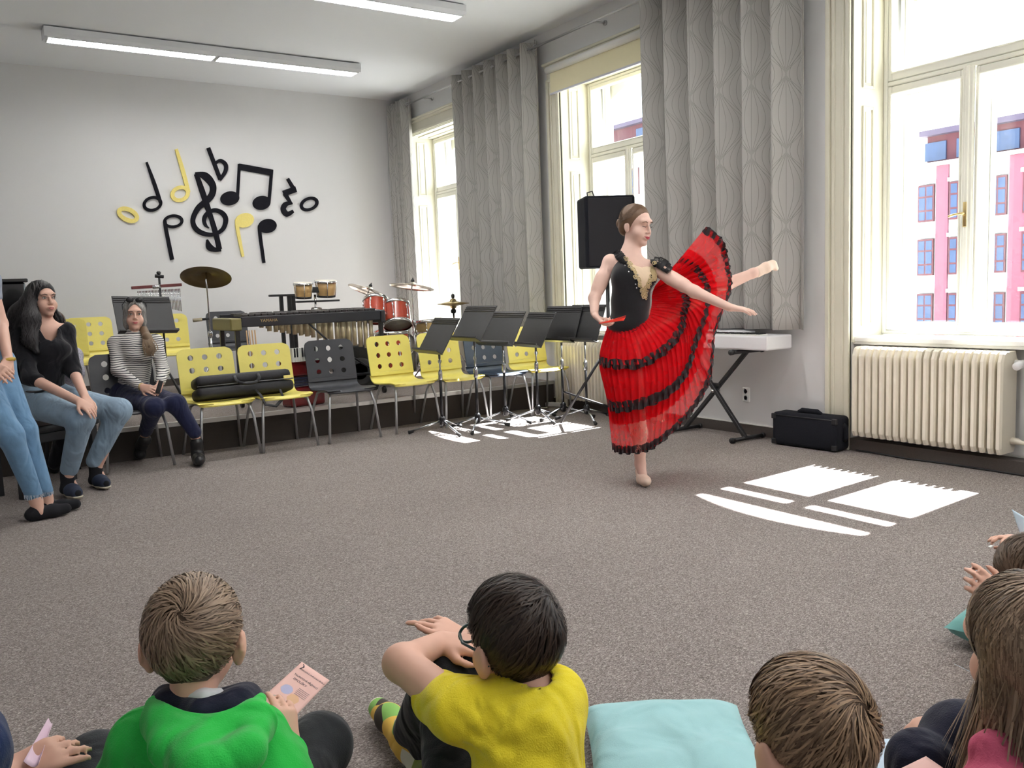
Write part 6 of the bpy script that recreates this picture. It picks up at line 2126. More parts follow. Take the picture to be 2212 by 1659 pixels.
for sx in (-1, 1):
    g = MB().sphere((sx*.034, .058, .118), (.029, .014, .022), 16, 8, Ml); g.build('lens', mat('dark_lens', (0.02, 0.02, 0.022), .08), root2, smooth=True, ws=True)
    g = MB().tube([Ml @ Vector(p) for p in ((sx*.062, .05, .115), (sx*.086, .0, .085), (sx*.084, -.04, .05))], .0028, 6); g.build('temple', m_black, root2, smooth=True, ws=True)
g = MB().tube([Ml @ Vector(p) for p in ((-.012, .066, .122), (.012, .066, .122))], .003, 6); g.build('bridge', m_black, root2, smooth=True, ws=True)
o = MB(); o.bbox((-.018, -.006, -.05), (.018, .006, .05), .008, Matrix.Translation(Vector(Q(344, 836, 6.27))) @ Matrix.Rotation(.35, 4, 'Y') @ rotz(.4)); o = o.build('phone', m_black)
tag(o, 'small black phone held in the grey-haired woman\'s hands', 'phone')
MB().tube([tuple(w1+A((0, 0, 0))+(CR*math.cos(a)*.3+CU*math.sin(a)+CF*math.cos(a))*.028) for a in [2*PI*k/14 for k in range(15)]], .005, 6, cap=False).build('wristwatch', m_brass, root, smooth=True, ws=True)

# ------------------------------------------------------------------ woman at the left edge in ripped-hem blue jeans
root = person(on_z(100, 1110), 'woman at the left edge in blue frayed jeans and black socks, hands folded')
h1, h2 = Q(-62, 795, 4.78), Q(-12, 790, 4.92)
k1, k2 = Q(22, 940, 4.74), Q(52, 930, 4.92)
a1, a2 = Q(78, 1082, 4.90), Q(100, 1074, 5.02)
s1, s2 = Q(-110, 610, 4.72), Q(-25, 605, 4.95)
hd4 = Q(-60, 520, 4.84); R4 = frame(CR*.8-CF*.5)
B = Body(.0055)
add_head(B, hd4, R4, .98)
B.cap(loc(hd4, R4, (0, -.02, -.07)), Q(-66, 590, 4.85), .045, .05, .03)
B.cap(s1, s2, .045, .045, .04); B.cap(Q(-66, 610, 4.85), Q(-45, 790, 4.86), .11, .12, .05)
e1, e2 = Q(-92, 712, 4.66), Q(2, 700, 4.95)
w1, w2 = Q(-14, 792, 4.58), Q(18, 778, 4.72)
B.chain([s1, e1, w1], [.042, .036, .025], .02); B.chain([s2, e2, w2], [.042, .036, .025], .02)
add_hand(B, w1, Q(24, 812, 4.52)-w1, -CU*.5+CF*.6, 1, [.3, .35, .4, .45], .95, thumb=.4)
add_hand(B, w2, Q(0, 822, 4.60)-w2, -CR*.7+CF*.5, -1, [.25, .3, .35, .4], .95, thumb=.3)
B.chain([h1, k1, a1], [.082, .052, .032], .03); B.chain([h2, k2, a2], [.082, .052, .032], .03)
for an_ in (a1, a2): B.cap(an_, A((an_[0]+.01, an_[1]-.01, .045)), .033, .030)
B.build('body', m_skin, root)
add_face(root, hd4, R4, .98)
H = Body(.0065); H.ell(loc(hd4, R4, (0, -.02, .04)), (.084, .103, .092), R4, .02); H.sub(loc(hd4, R4, (0, .08, -.03)), A((.062, .066, .095)), R4, .012); H.build('hair', m_brhair, root)
T = Body(.006); T.cap(s1, s2, .06, .06, .04); T.cap(Q(-66, 620, 4.85), Q(-48, 770, 4.86), .13, .13, .05); T.chain([s1, Q(-104, 650, 4.70)], [.06, .055], .03); T.chain([s2, Q(-18, 640, 4.95)], [.06, .055], .03)
T.cuts.append(neckline([(-300, 500), (-100, 590), (-66, 606), (-30, 590), (150, 500)], 380)); T.build('top', fabric('grey_print_top', (0.30, 0.33, 0.40), .85, .3, 12, .5), root)
J = Body(.0055); J.ell((h1+h2)/2+A((0, 0, .02)), (.165, .13, .13), frame(-CF+CR*.5), .05)
J.chain([h1, k1, Q(72, 1066, 4.89)], [.098, .064, .046], .04); J.chain([h2, k2, Q(96, 1060, 5.01)], [.098, .064, .046], .04); J.build('jeans', m_jeans2, root)
fr = MB()
for a_, q_ in ((Q(72, 1068, 4.885), .046), (Q(96, 1062, 5.005), .046)):
    for k in range(40):
        th = 2*PI*k/40
        p_ = a_+(CR*math.cos(th)+CF*math.sin(th))*q_
        fr.tube([tuple(p_), tuple(p_+A((random.uniform(-.006, .006), random.uniform(-.006, .006), -random.uniform(.01, .03))))], .0012, 4)
fr.build('frayed_hem', mat('frayed_threads', (0.55, 0.60, 0.66), .9), root, ws=True)['kind'] = 'stuff'
for (px_, py_), an in (((112, 1118), a1), ((140, 1106), a2)):
    f_ = on_z(px_, py_); t_ = A((f_.x, f_.y, .032)); s_ = Body(.005)
    hl = A((an[0], an[1], .038)); d_ = t_-hl; d_[2] = 0; d_ /= np.linalg.norm(d_)
    s_.chain([hl-d_*.03, hl+d_*.08, hl+d_*.15], [.037, .038, .030]); s_.cap(hl-d_*.01, hl+A((0, 0, .03)), .036, .034); s_.cuts.append(lambda X, Y, Z: .003-Z); s_.build('sock', m_sock, root)
MB().tube([tuple(w2+(CR*math.cos(a)+CF*math.sin(a)*.9+CU*.25*math.cos(a))*.029) for a in [2*PI*k/14 for k in range(15)]], .010, 6, cap=False).build('watch_strap', mat('mustard_strap', (0.62, 0.42, 0.08), .6), root, smooth=True, ws=True)
# ------------------------------------------------------------------ children on the floor
FH = A((CF[0], CF[1], 0)); FH /= np.linalg.norm(FH)      # horizontal view direction
RH = A((FH[1], -FH[0], 0))
m_green = fabric('green_sweat', (0.028, 0.52, 0.075), .9, .55, 9)
m_yellow = fabric('yellow_tee', (0.90, 0.74, 0.035), .85, .6, 10)
m_pink = fabric('pink_fleece', (0.55, 0.10, 0.18), .95, .4, 12)
m_dark = fabric('dark_trousers', (0.030, 0.033, 0.037), .85, .5, 10)
m_blk = fabric('black_leggings', (0.010, 0.011, 0.014), .8, .4, 12)
m_nvy = fabric('navy_cotton', (0.012, 0.014, 0.032), .85, .5, 10)
m_nvy2 = fabric('navy_sleeve', (0.015, 0.03, 0.09), .85, .4, 10)
def boy_lim(u): return not ((u[1] > .42 and u[2] < .42) or (u[1] > -.05 and u[2] < -.12) or u[2] < (-.60 if u[1] > -.25 else -.93) or (u[1] > .15 and u[2] < .12))
def boy_hair(root, o, R, s, crown, cols, seed, n=3000, length=.075, swirl=.8, lift=.014, extra=0.0):
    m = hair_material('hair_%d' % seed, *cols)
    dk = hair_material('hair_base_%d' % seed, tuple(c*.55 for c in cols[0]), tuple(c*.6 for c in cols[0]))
    H = Body(.005)
    H.ell(loc(o, R, (0, -.012, .036), s), A((.081+extra, .100+extra, .091+extra))*s, R, .01)
    H.ell(loc(o, R, (0, -.050, -.026), s), A((.054, .036, .046))*s, R, .02)
    for sx in (-1, 1): H.sub(loc(o, R, (sx*.088, .006, -.022), s), A((.030, .046, .046))*s, R, .008)
    for nn, pp in (((0, .86, -.50), (0, .050, .055)), ((0, -.30, -.95), (0, -.09, -.050)), ((0, .70, -.72), (0, .0, -.01))):
        nw = A(nn) @ R; pw = loc(o, R, pp, s)
        H.cuts.append(lambda X, Y, Z, nw=nw, pw=pw: (X-pw[0])*nw[0]+(Y-pw[1])*nw[1]+(Z-pw[2])*nw[2])
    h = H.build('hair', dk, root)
    p1 = scalp_paths(o, R, s, crown, int(n*1.35), length, boy_lim, swirl, lift, rad=(.083+extra, .102+extra, .093+extra), seed=seed)
    p2 = scalp_paths(o, R, s, crown, int(n*.6), length*.6, lambda u: boy_lim(u) and u[2] < -.05, .2, .006, rad=(.081+extra, .100+extra, .091+extra), seed=seed+50)
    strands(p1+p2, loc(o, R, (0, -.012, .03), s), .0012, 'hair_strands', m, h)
    return h

# --- boy in the green hoodie
root_g = person(P(425, 1500, 1.58), 'boy seen from behind in a bright green hoodie, holding a pink leaflet')
hg = Q(421, 1388, 1.62); Rg = frame(FH*.97-RH*.12-A((0, 0, .12)))
base = A((hg[0], hg[1], 0))-FH*.03
sL, sR = Q(312, 1608, 1.58), Q(548, 1598, 1.60)
pel = base+A((0, 0, .11))-FH*.02
B = Body(.005)
add_head(B, hg, Rg, .95, child=True)
nb = Q(420, 1532, 1.60)
B.cap(loc(hg, Rg, (0, -.03, -.06), .95), nb, .040, .043, .02)
B.cap(sL, sR, .035, .035, .02); B.cap(nb+(pel-nb)*.25, pel, .065, .09, .03)
knR, knL = A(on_z(690, 1612, .20)), A(on_z(208, 1655, .20))
hdR = Q(622, 1618, 1.66)
elR, elL = Q(612, 1690, 1.56), Q(262, 1700, 1.58)
B.chain([sR, elR, hdR], [.038, .032, .022], .02)
wl = base+FH*.22-RH*.05+A((0, 0, .20)); B.chain([sL, elL, wl], [.038, .032, .022], .02)
add_hand(B, hdR, CU*.8-CR*.25+CF*.3, -CR*.5+CF*.75, -1, [.35, .45, .5, .55], .82, thumb=.5)
add_hand(B, wl, FH, A((0, 0, -1)), 1, .4, .8)
ftR, ftL = base+FH*.30-RH*.10+A((0, 0, .05)), base+FH*.26+RH*.10+A((0, 0, .05))
B.chain([pel+RH*.08, knR, ftR], [.07, .045, .03], .03); B.chain([pel-RH*.08, knL, ftL], [.07, .045, .03], .03)
B.build('body', m_skin_kid, root_g)
T = Body(.005)
T.cap(sL, sR, .058, .058, .05); T.cap(nb+A((0, 0, -.10)), pel+A((0, 0, .02)), .108, .135, .05)
T.chain([sR, elR, hdR+(elR-hdR)*.22], [.060, .050, .040], .03); T.chain([sL, elL, wl+(elL-wl)*.2], [.060, .050, .040], .03)
T.build('hoodie', m_green, root_g)
# hood lying folded on the back
T = Body(.0045)
hood = [Q(345, 1504, 1.63), Q(338, 1526, 1.57), Q(362, 1562, 1.52), Q(405, 1586, 1.49), Q(450, 1590, 1.485), Q(505, 1570, 1.50), Q(545, 1540, 1.53), Q(562, 1510, 1.60)]
T.chain(hood, [.012, .017, .020, .022, .022, .022, .020, .012], .016)
T.chain([Q(335, 1544, 1.54), Q(365, 1614, 1.46), Q(445, 1664, 1.405), Q(530, 1624, 1.44), Q(570, 1554, 1.53)], [.016, .030, .036, .032, .018], .02)
T.chain([Q(350, 1564, 1.53), Q(440, 1619, 1.47), Q(550, 1574, 1.52)], [.030, .040, .030], .035)
T.chain([Q(385, 1594, 1.49), Q(450, 1614, 1.455), Q(520, 1596, 1.475)], [.008, .014, .010], .008)
T.sub(Q(445, 1514, 1.60), (.086, .085, .062), frame(FH), .012)
T.build('hood', m_green, root_g)
N = Body(.005); N.chain([Q(355, 1498, 1.64), Q(366, 1522, 1.57), Q(440, 1544, 1.545), Q(510, 1526, 1.565), Q(535, 1500, 1.63)], [.016, .020, .024, .020, .016], .02); N.cap(Q(375, 1544, 1.60), Q(520, 1539, 1.60), .045, .045, .04)
N.build('inner_collar', m_nvy, root_g)
N = Body(.0045); N.chain([Q(370, 1486, 1.60), Q(395, 1500, 1.57), Q(440, 1504, 1.56), Q(474, 1496, 1.575)], [.008, .013, .013, .009], .01); N.build('shirt_collar', mat('white_shirt', (0.75, 0.75, 0.77), .8, var=.1, scale=90), root_g)
J = Body(.0055); J.ell(pel, (.15, .12, .10), frame(FH), .04); J.chain([pel+RH*.08, knR, ftR+(knR-ftR)*.15], [.09, .066, .05], .04); J.chain([pel-RH*.08, knL, ftL+(knL-ftL)*.15], [.09, .066, .05], .04); J.build('trousers', m_dark, root_g)
for f_ in (ftR, ftL):
    s_ = Body(.005); s_.cap(f_, f_+FH*.10, .034, .028); s_.build('sock', m_sock, root_g)
boy_hair(root_g, hg, Rg, .955, (.02, -.86, .52), ((0.15, 0.10, 0.065), (0.38, 0.275, 0.19)), 11, 3200, .08)

# --- boy in the yellow shirt with glasses
root_y = person(P(1100, 1500, 1.60), 'boy with dark hair and glasses in a yellow t-shirt, hugging his knees')
hy = Q(1110, 1386, 1.64); fy = -RH*.58+FH*.80-A((0, 0, .06)); Ry = frame(fy)
B = Body(.005)
add_head(B, hy, Ry, .94, child=True)
nb = Q(1146, 1496, 1.61)
B.cap(loc(hy, Ry, (0, -.03, -.06), .94), nb, .041, .048, .02)
sL, sR = Q(990, 1532, 1.59), Q(1196, 1508, 1.63)
pel = A((P(1125, 1700, 1.5).x, P(1125, 1700, 1.5).y, .12))
B.cap(sL, sR, .038, .038, .02); B.cap(nb+(pel-nb)*.25, pel, .06, .085, .03)
eL = Q(868, 1432, 1.74); wL = Q(950, 1388, 1.86)
B.chain([sL, eL, wL], [.042, .036, .024], .02)
add_hand(B, wL, CR*.9-CU*.05, -CU*.8+CF*.4, 1, [.25, .3, .4, .5], .85, thumb=.2)
eR = Q(1170, 1450, 1.94); wR = Q(1012, 1386, 1.96)
B.chain([sR, eR, wR], [.042, .036, .024], .02)
add_hand(B, wR, -CR*.75+CU*.40, -CU*.7-CR*.2+CF*.3, -1, [-.18, .15, .4, .5], .9, spread=.7, thumb=.1)
kL, kR = Q(958, 1450, 1.88), Q(1030, 1452, 1.92)
aL, aR = A(on_z(880, 1588, .075)), A(on_z(915, 1628, .06))
B.chain([pel-RH*.08, kL, aL], [.07, .045, .03], .03); B.chain([pel+RH*.06, kR, aR], [.07, .045, .03], .03)
tL, tR = A(on_z(818, 1530, .045)), A(on_z(866, 1604, .045))
B.cap(aL, tL, .026, .02); B.cap(aR, tR, .026, .02)
B.build('body', m_skin_kid, root_y)
T = Body(.005)
T.cap(sL, sR, .052, .052, .05); T.cap(nb+(pel-nb)*.22, pel, .100, .125, .06)
T.chain([sL, Q(948, 1508, 1.66)], [.056, .054], .03); T.chain([sR, Q(1206, 1510, 1.72)], [.056, .054], .03)
T.chain([Q(1078, 1492, 1.60), Q(1104, 1518, 1.565), Q(1148, 1528, 1.555), Q(1190, 1512, 1.575), Q(1208, 1486, 1.62)], [.007, .009, .009, .009, .007], .006)
T.sub(Q(1146, 1484, 1.615), (.060, .058, .040), frame(FH), .006)
for a_, b_, c_ in (((985, 1530), (1030, 1560), (1065, 1610)), ((1070, 1530), (1110, 1580), (1180, 1620)), ((1200, 1520), (1170, 1560), (1090, 1590)), ((1000, 1590), (1080, 1640), (1170, 1655))):
    bvt = globals().get('bvt') or BVHTree.FromPolygons(*(lambda m_: ([v.co.copy() for v in m_.vertices], [tuple(p.vertices) for p in m_.polygons]))(T.mesh('tmp')))
    pp = [A(hit(bvt, x_, y_)[0])+CF*.006 for x_, y_ in (a_, b_, c_)]
    T.chain(pp, [.004, .011, .004], .014)
T.build('t_shirt', m_yellow, root_y)
J = Body(.005); J.ell(pel, (.14, .12, .10), frame(FH), .04); J.chain([pel-RH*.08, kL, aL+(kL-aL)*.10], [.088, .060, .044], .04); J.chain([pel+RH*.06, kR, aR+(kR-aR)*.10], [.088, .060, .044], .04); J.build('leggings', m_blk, root_y)
def sock_print():
    m = mat('printed_sock', (0.78, 0.52, 0.10), .9, var=.05)
    nt = m.node_tree; b = nt.nodes['Principled BSDF']; tc = [n for n in nt.nodes if n.type == 'TEX_COORD'][0]
    v = _n(nt, 'ShaderNodeTexVoronoi'); v.inputs['Scale'].default_value = 16; nt.links.new(tc.outputs['Object'], v.inputs['Vector'])
    r = _n(nt, 'ShaderNodeValToRGB'); r.color_ramp.interpolation = 'CONSTANT'; e = r.color_ramp.elements
    e[0].color = (.78, .50, .09, 1); e[1].position = .5; e[1].color = (.25, .50, .12, 1); k = e.new(.78); k.color = (.80, .78, .62, 1); k = e.new(.92); k.color = (.05, .04, .03, 1)
    sp_ = _n(nt, 'ShaderNodeSeparateColor'); nt.links.new(v.outputs['Color'], sp_.inputs[0]); nt.links.new(sp_.outputs[0], r.inputs[0]); nt.links.new(r.outputs[0], b.inputs['Base Color'])
    return m
m_ps = sock_print()
for a_, t_ in ((aL, tL), (aR, tR)):
    s_ = Body(.0045); d_ = t_-a_
    s_.chain([a_+A((0, 0, .02)), a_+d_*.1-A((0, 0, .02)), a_+d_*.6, t_], [.036, .036, .036, .030], .02); s_.cuts.append(lambda X, Y, Z: .004-Z); so = s_.build('sock', [m_ps, mat('sock_toe', (0.78, 0.74, 0.62), .9)], root_y)
    ce = np.empty(len(so.data.polygons)*3, np.float32); so.data.polygons.foreach_get('center', ce); ce = ce.reshape(-1, 3)
    so.data.polygons.foreach_set('material_index', (((ce-t_) @ (d_/np.linalg.norm(d_))) > .0).astype(np.int32))
boy_hair(root_y, hy, Ry, .95, (.55, -.66, .50), ((0.016, 0.010, 0.008), (0.055, 0.036, 0.026)), 21, 3000, .085, .9)
gl = empty('eyeglasses', tuple(loc(hy, Ry, (0, .1, 0), .94)), 0, 'dark teal eyeglasses on the boy in the yellow shirt', 'glasses')
Ml = Matrix(((Ry[0][0], Ry[1][0], Ry[2][0], hy[0]), (Ry[0][1], Ry[1][1], Ry[2][1], hy[1]), (Ry[0][2], Ry[1][2], Ry[2][2], hy[2]), (0, 0, 0, 1))) @ Matrix.Scale(.94, 4)
mg = mat('teal_frame', (0.02, 0.07, 0.075), .3)
for sx in (-1, 1):
    MB().tube([Ml @ Vector((sx*.034+.026*math.cos(a), .112, .0+.019*math.sin(a))) for a in [2*PI*k/20 for k in range(21)]], .003, 6, cap=False).build('rim', mg, gl, smooth=True, ws=True)
    MB().add([Ml @ Vector((sx*.034+.025*math.cos(a), .112, .018*math.sin(a))) for a in [2*PI*k/16 for k in range(16)]], [tuple(range(16))]).build('lens', m_glass, gl, ws=True)
    MB().tube([Ml @ Vector(p) for p in ((sx*.06, .110, .006), (sx*.086, .06, .006), (sx*.088, -.01, .004), (sx*.085, -.03, -.02))], .0028, 6).build('temple', mg, gl, smooth=True, ws=True)
MB().tube([Ml @ Vector(p) for p in ((-.009, .113, .004), (.009, .113, .004))], .003, 6).build('bridge', mg, gl, smooth=True, ws=True)

# --- boy with brown hair, close to the camera
root_b = person(P(1748, 1640, 1.24), 'boy with glossy light brown hair seen from behind, right of the pale blue cushion')
hb_ = Q(1749, 1598, 1.27); Rb = frame(FH*.94-RH*.30-A((0, 0, .10)))
B = Body(.0055)
add_head(B, hb_, Rb, .93, child=True)
bs = A((hb_[0], hb_[1], 0))-FH*.05
nb = bs+A((0, 0, .46)); pel = bs+A((0, 0, .11))
B.cap(loc(hb_, Rb, (0, -.03, -.06), .93), nb, .042, .05, .02)
sL, sR = nb-RH*.12-A((0, 0, .05)), nb+RH*.12-A((0, 0, .05))
B.cap(sL, sR, .045, .045, .03); B.cap(nb, pel, .075, .10, .04)
for sgn, sh in ((-1, sL), (1, sR)):
    el = sh+RH*sgn*.05-A((0, 0, .16))+FH*.08; wr = bs+FH*.26+RH*sgn*.05+A((0, 0, .2))
    B.chain([sh, el, wr], [.038, .032, .022], .02); add_hand(B, wr, FH-A((0, 0, .3)), A((0, 0, -1)), -sgn, .5, .8)
    kn = bs+RH*sgn*.22+FH*.20+A((0, 0, .12)); ft = bs+FH*.26-RH*sgn*.05+A((0, 0, .05))
    B.chain([pel+RH*sgn*.08, kn, ft], [.07, .045, .03], .03)
B.build('body', m_skin_kid, root_b)
T = Body(.0055); T.cap(sL, sR, .062, .062, .05); T.cap(nb-A((0, 0, .08)), pel, .11, .13, .05)
for sgn, sh in ((-1, sL), (1, sR)): T.chain([sh, sh+RH*sgn*.05-A((0, 0, .16))+FH*.08], [.062, .052], .03)
T.build('shirt', fabric('grey_tee', (0.25, 0.27, 0.30), .9, .5, 10), root_b)
J = Body(.006); J.ell(pel, (.14, .12, .10), frame(FH), .04)
for sgn in (-1, 1): J.chain([pel+RH*sgn*.08, bs+RH*sgn*.22+FH*.20+A((0, 0, .12)), bs+FH*.26-RH*sgn*.05+A((0, 0, .06))], [.088, .062, .048], .04)
J.build('trousers', m_dark, root_b)
boy_hair(root_b, hb_, Rb, .945, (.36, -.80, .48), ((0.10, 0.06, 0.036), (0.42, 0.28, 0.17)), 31, 3800, .10, .75, .012)

# --- long-haired girl in a pink fleece at the right edge
root_p = person(P(2230, 1500, 1.32), 'long-haired girl in a pink fleece and navy leggings at the lower right edge')
hp = Q(2222, 1408, 1.34); Rp = frame(-RH*.22+FH*.92-A((0, 0, .12)))
bs = A((hp[0], hp[1], 0))+RH*.02-FH*.04
nb = bs+A((0, 0, .47)); pel = bs+A((0, 0, .11))
B = Body(.0055); add_head(B, hp, Rp, .93, child=True, ears=False); B.cap(loc(hp, Rp, (0, -.03, -.06), .93), nb, .04, .046, .02)
sL, sR = nb-RH*.11-FH*.05-A((0, 0, .06)), nb+RH*.11+FH*.05-A((0, 0, .06))
B.cap(sL, sR, .042, .042, .03); B.cap(nb, pel, .075, .10, .04)
kA, kB = Q(1990, 1650, 1.45), Q(2082, 1606, 1.50)
B.chain([pel-RH*.06, kA, A((kA[0]+.1, kA[1]+.1, .05))], [.07, .045, .03], .03); B.chain([pel+RH*.06, kB, A((kB[0]+.12, kB[1]+.12, .05))], [.07, .045, .03], .03)
el = sL-A((0, 0, .14))-RH*.02; wr = Q(2200, 1720, 1.30)
B.chain([sL, el, wr], [.036, .030, .022], .02); add_hand(B, wr, -CR*.9+CU*.2, -CU+CF*.2, 1, .4, .8)
el2 = Q(2150, 1545, 1.56); wr2 = Q(2060, 1556, 1.58)
B.chain([sR, el2, wr2], [.036, .030, .022], .02); add_hand(B, wr2, -CR*.9-CU*.3, -CU*.9+CF*.3, -1, .5, .8)
B.build('body', m_skin_kid, root_p)
T = Body(.0055); T.cap(sL, sR, .06, .06, .05); T.cap(nb-A((0, 0, .08)), pel, .105, .125, .05); T.chain([sL, el, el+(wr-el)*.8], [.06, .05, .042], .03); T.cap(Q(2135, 1622, 1.30), Q(2160, 1612, 1.31), .028, .03, .02); T.cap(sR, sR+(el2-sR)*.5, .058, .05, .03)
T.build('fleece', m_pink, root_p)
J = Body(.0055); J.ell(pel, (.14, .12, .10), frame(FH), .04); J.chain([pel-RH*.06, kA, A((kA[0]+.1, kA[1]+.1, .06))], [.085, .048, .044], .04); J.chain([pel+RH*.06, kB, A((kB[0]+.12, kB[1]+.12, .06))], [.085, .064, .048], .04); J.build('leggings', m_nvy, root_p)
cols = ((0.13, 0.085, 0.055), (0.40, 0.29, 0.20)); mh = hair_material('girl_hair', *cols)
def long_hair(root, o, R, s, crown, m, drop, seed, n=2200, side=None, wd=.0014):
    H = Body(.006)
    H.ell(loc(o, R, (0, -.015, .036), s), A((.083, .100, .093))*s, R, .01)
    H.chain([loc(o, R, (0, -.07, .0), s), loc(o, R, (0, -.085, -.09), s), loc(o, R, (0, -.09, -.09), s)-A((0, 0, drop*.5))], [.07*s, .065*s, .05*s], .03)
    for sx in (-1, 1): H.chain([loc(o, R, (sx*.064, .0, .01), s), loc(o, R, (sx*.070, .0, -.07), s), loc(o, R, (sx*.066, -.02, -.10), s)-A((0, 0, drop*.4))], [.018*s, .020*s, .012*s], .02)
    H.sub(loc(o, R, (0, .090, -.03), s), A((.052, .062, .10))*s, R, .012)
    dk = mat('hair_under_%d' % seed, (0.05, 0.033, 0.022), .6, var=.3, scale=60)
    h = H.build('hair', dk, root)
    rng = np.random.RandomState(seed); pts = []
    while len(pts) < n:
        u = rng.normal(size=3); u /= np.linalg.norm(u)
        if u[2] < -.2 or (u[1] > .55 and u[2] < .5): continue
        pth = []; v = u.copy(); L = drop*rng.uniform(.75, 1.1); jit = rng.normal(size=3)*.012
        p = loc(o, R, A((0, -.015, .036))+A((.084, .102, .094))*v, s)
        cr = A(crown)/np.linalg.norm(crown)
        for j in range(11):
            pth.append(p.copy())
            if ((p-o)@R[2]) > -.015:
                t = v*(v@cr)-cr; t /= np.linalg.norm(t)+1e-6
                v = v+t*.32; v /= np.linalg.norm(v)
                p = loc(o, R, A((0, -.015, .036))+A((.084, .102, .094))*v*(1.0+.05*rng.rand()), s)
                if v[1] > .35: v[1] = .35
            else:
                p = p-A((0, 0, L/7))+jit*.35
        pts.append(np.array(pth))
    strands(pts, loc(o, R, (0, 0, -.05), s), wd, 'hair_strands', m, h)
    return h
hgl = long_hair(root_p, hp, Rp, .98, (.1, -.45, .88), mh, .26, 41, 4000)

surf_strands(hgl, 2110, 2330, 1284, 1640, 4200, lambda x, y: (-(2228-x)*.05*max(0, 1-(y-1285)/110), 5+9*min(1, (y-1285)/90)), 14, mh, .0012, loc(hp, Rp, (0, 0, 0)), jit=3)

# --- child farther back at the right edge, holding a pink sheet
root_r = person(P(2260, 1300, 1.95), 'child with straight brown hair at the right edge, holding a pink sheet edge-on')
h9 = Q(2240, 1262, 1.98); R9 = frame(-RH*.75+FH*.55-A((0, 0, .15)))
bs = A((h9[0], h9[1], 0))+RH*.03
nb = bs+A((0, 0, h9[2]-.16)); pel = bs+A((0, 0, .10))
B = Body(.006); add_head(B, h9, R9, .93, child=True, ears=False); B.cap(loc(h9, R9, (0, -.03, -.06)), nb, .04, .046, .02); B.cap(nb, pel, .09, .11, .04)
w9 = Q(2170, 1312, 1.92); w9b = Q(2168, 1320, 2.0)
e9 = bs+A((-.02, -.10, .22)); e9b = bs+A((.05, .12, .22))
B.chain([nb+A((-.03, -.09, -.04)), e9, w9], [.036, .03, .022], .02); B.chain([nb+A((.03, .09, -.04)), e9b, w9b], [.036, .03, .022], .02)
add_hand(B, w9, -CR*.6+CU*.6, CF, 1, [.5, .6, .7, .7], .8, thumb=.6); add_hand(B, w9b, -CR*.7+CU*.4, -CF, -1, [.5, .6, .7, .7], .8, thumb=.6)
k9 = bs+RH*.12+FH*.2+A((0, 0, .12))
B.chain([pel, k9, bs+FH*.2+A((0, 0, .05))], [.08, .05, .03], .03)
B.build('body', m_skin_kid, root_r)
T = Body(.006); T.cap(nb-A((0, 0, .05)), pel, .115, .13, .05); T.chain([nb+A((-.03, -.09, -.04)), e9, e9+(w9-e9)*.7], [.055, .046, .038], .03); T.chain([nb+A((.03, .09, -.04)), e9b, e9b+(w9b-e9b)*.7], [.055, .046, .038], .03); T.build('shirt', m_nvy2, root_r)
J = Body(.0065); J.ell(pel, (.14, .13, .10), None, .04); J.chain([pel, k9, bs+FH*.2+A((0, 0, .06))], [.09, .065, .05], .04); J.build('trousers', m_dark, root_r)
hk9 = long_hair(root_r, h9, R9, .95, (.1, -.35, .93), hair_material('hair_r', (0.07, 0.045, 0.028), (0.17, 0.115, 0.075)), .16, 43, 1300)

surf_strands(hk9, 2160, 2320, 1180, 1340, 900, lambda x, y: (-(2240-x)*.05*max(0, 1-(y-1190)/70), 3+6*min(1, (y-1190)/60)), 9, MATS['hair_r'], .002, loc(h9, R9, (0, 0, 0)), jit=2)

# --- child beyond the right edge: only a hand with a blue leaflet shows
root_s = person(P(2330, 1200, 2.35), 'child mostly outside the right edge, one hand with a blue leaflet in view')
h10 = Q(2335, 1095, 2.38); R10 = frame(-RH*.8+FH*.5)
bs = A((h10[0], h10[1], 0)); nb = bs+A((0, 0, h10[2]-.16)); pel = bs+A((0, 0, .10))
B = Body(.0065); add_head(B, h10, R10, .93, child=True, ears=False); B.cap(loc(h10, R10, (0, -.03, -.06)), nb, .04, .046, .02); B.cap(nb, pel, .09, .11, .04)
w10 = Q(2232, 1190, 2.28); e10 = Q(2300, 1250, 2.3)
B.chain([nb+A((-.02, -.08, -.04)), e10, w10], [.036, .03, .022], .02); add_hand(B, w10, -CR*.8+CU*.5, -CF*.3-CU, 1, [.4, .5, .6, .6], .8, thumb=.5)
B.chain([pel, bs-RH*.15+FH*.2+A((0, 0, .12)), bs+FH*.2+A((0, 0, .05))], [.09, .05, .03], .03)
B.build('body', m_skin_kid, root_s)
T = Body(.0065); T.cap(nb-A((0, 0, .05)), pel, .115, .13, .05); T.chain([nb+A((-.02, -.08, -.04)), e10, e10+(w10-e10)*.5], [.055, .046, .038], .03); T.build('shirt', m_yellow, root_s)
long_hair(root_s, h10, R10, 1.0, (.1, -.35, .93), hair_material('hair_s', (0.05, 0.03, 0.02), (0.13, 0.085, 0.055)), .12, 44, 700)

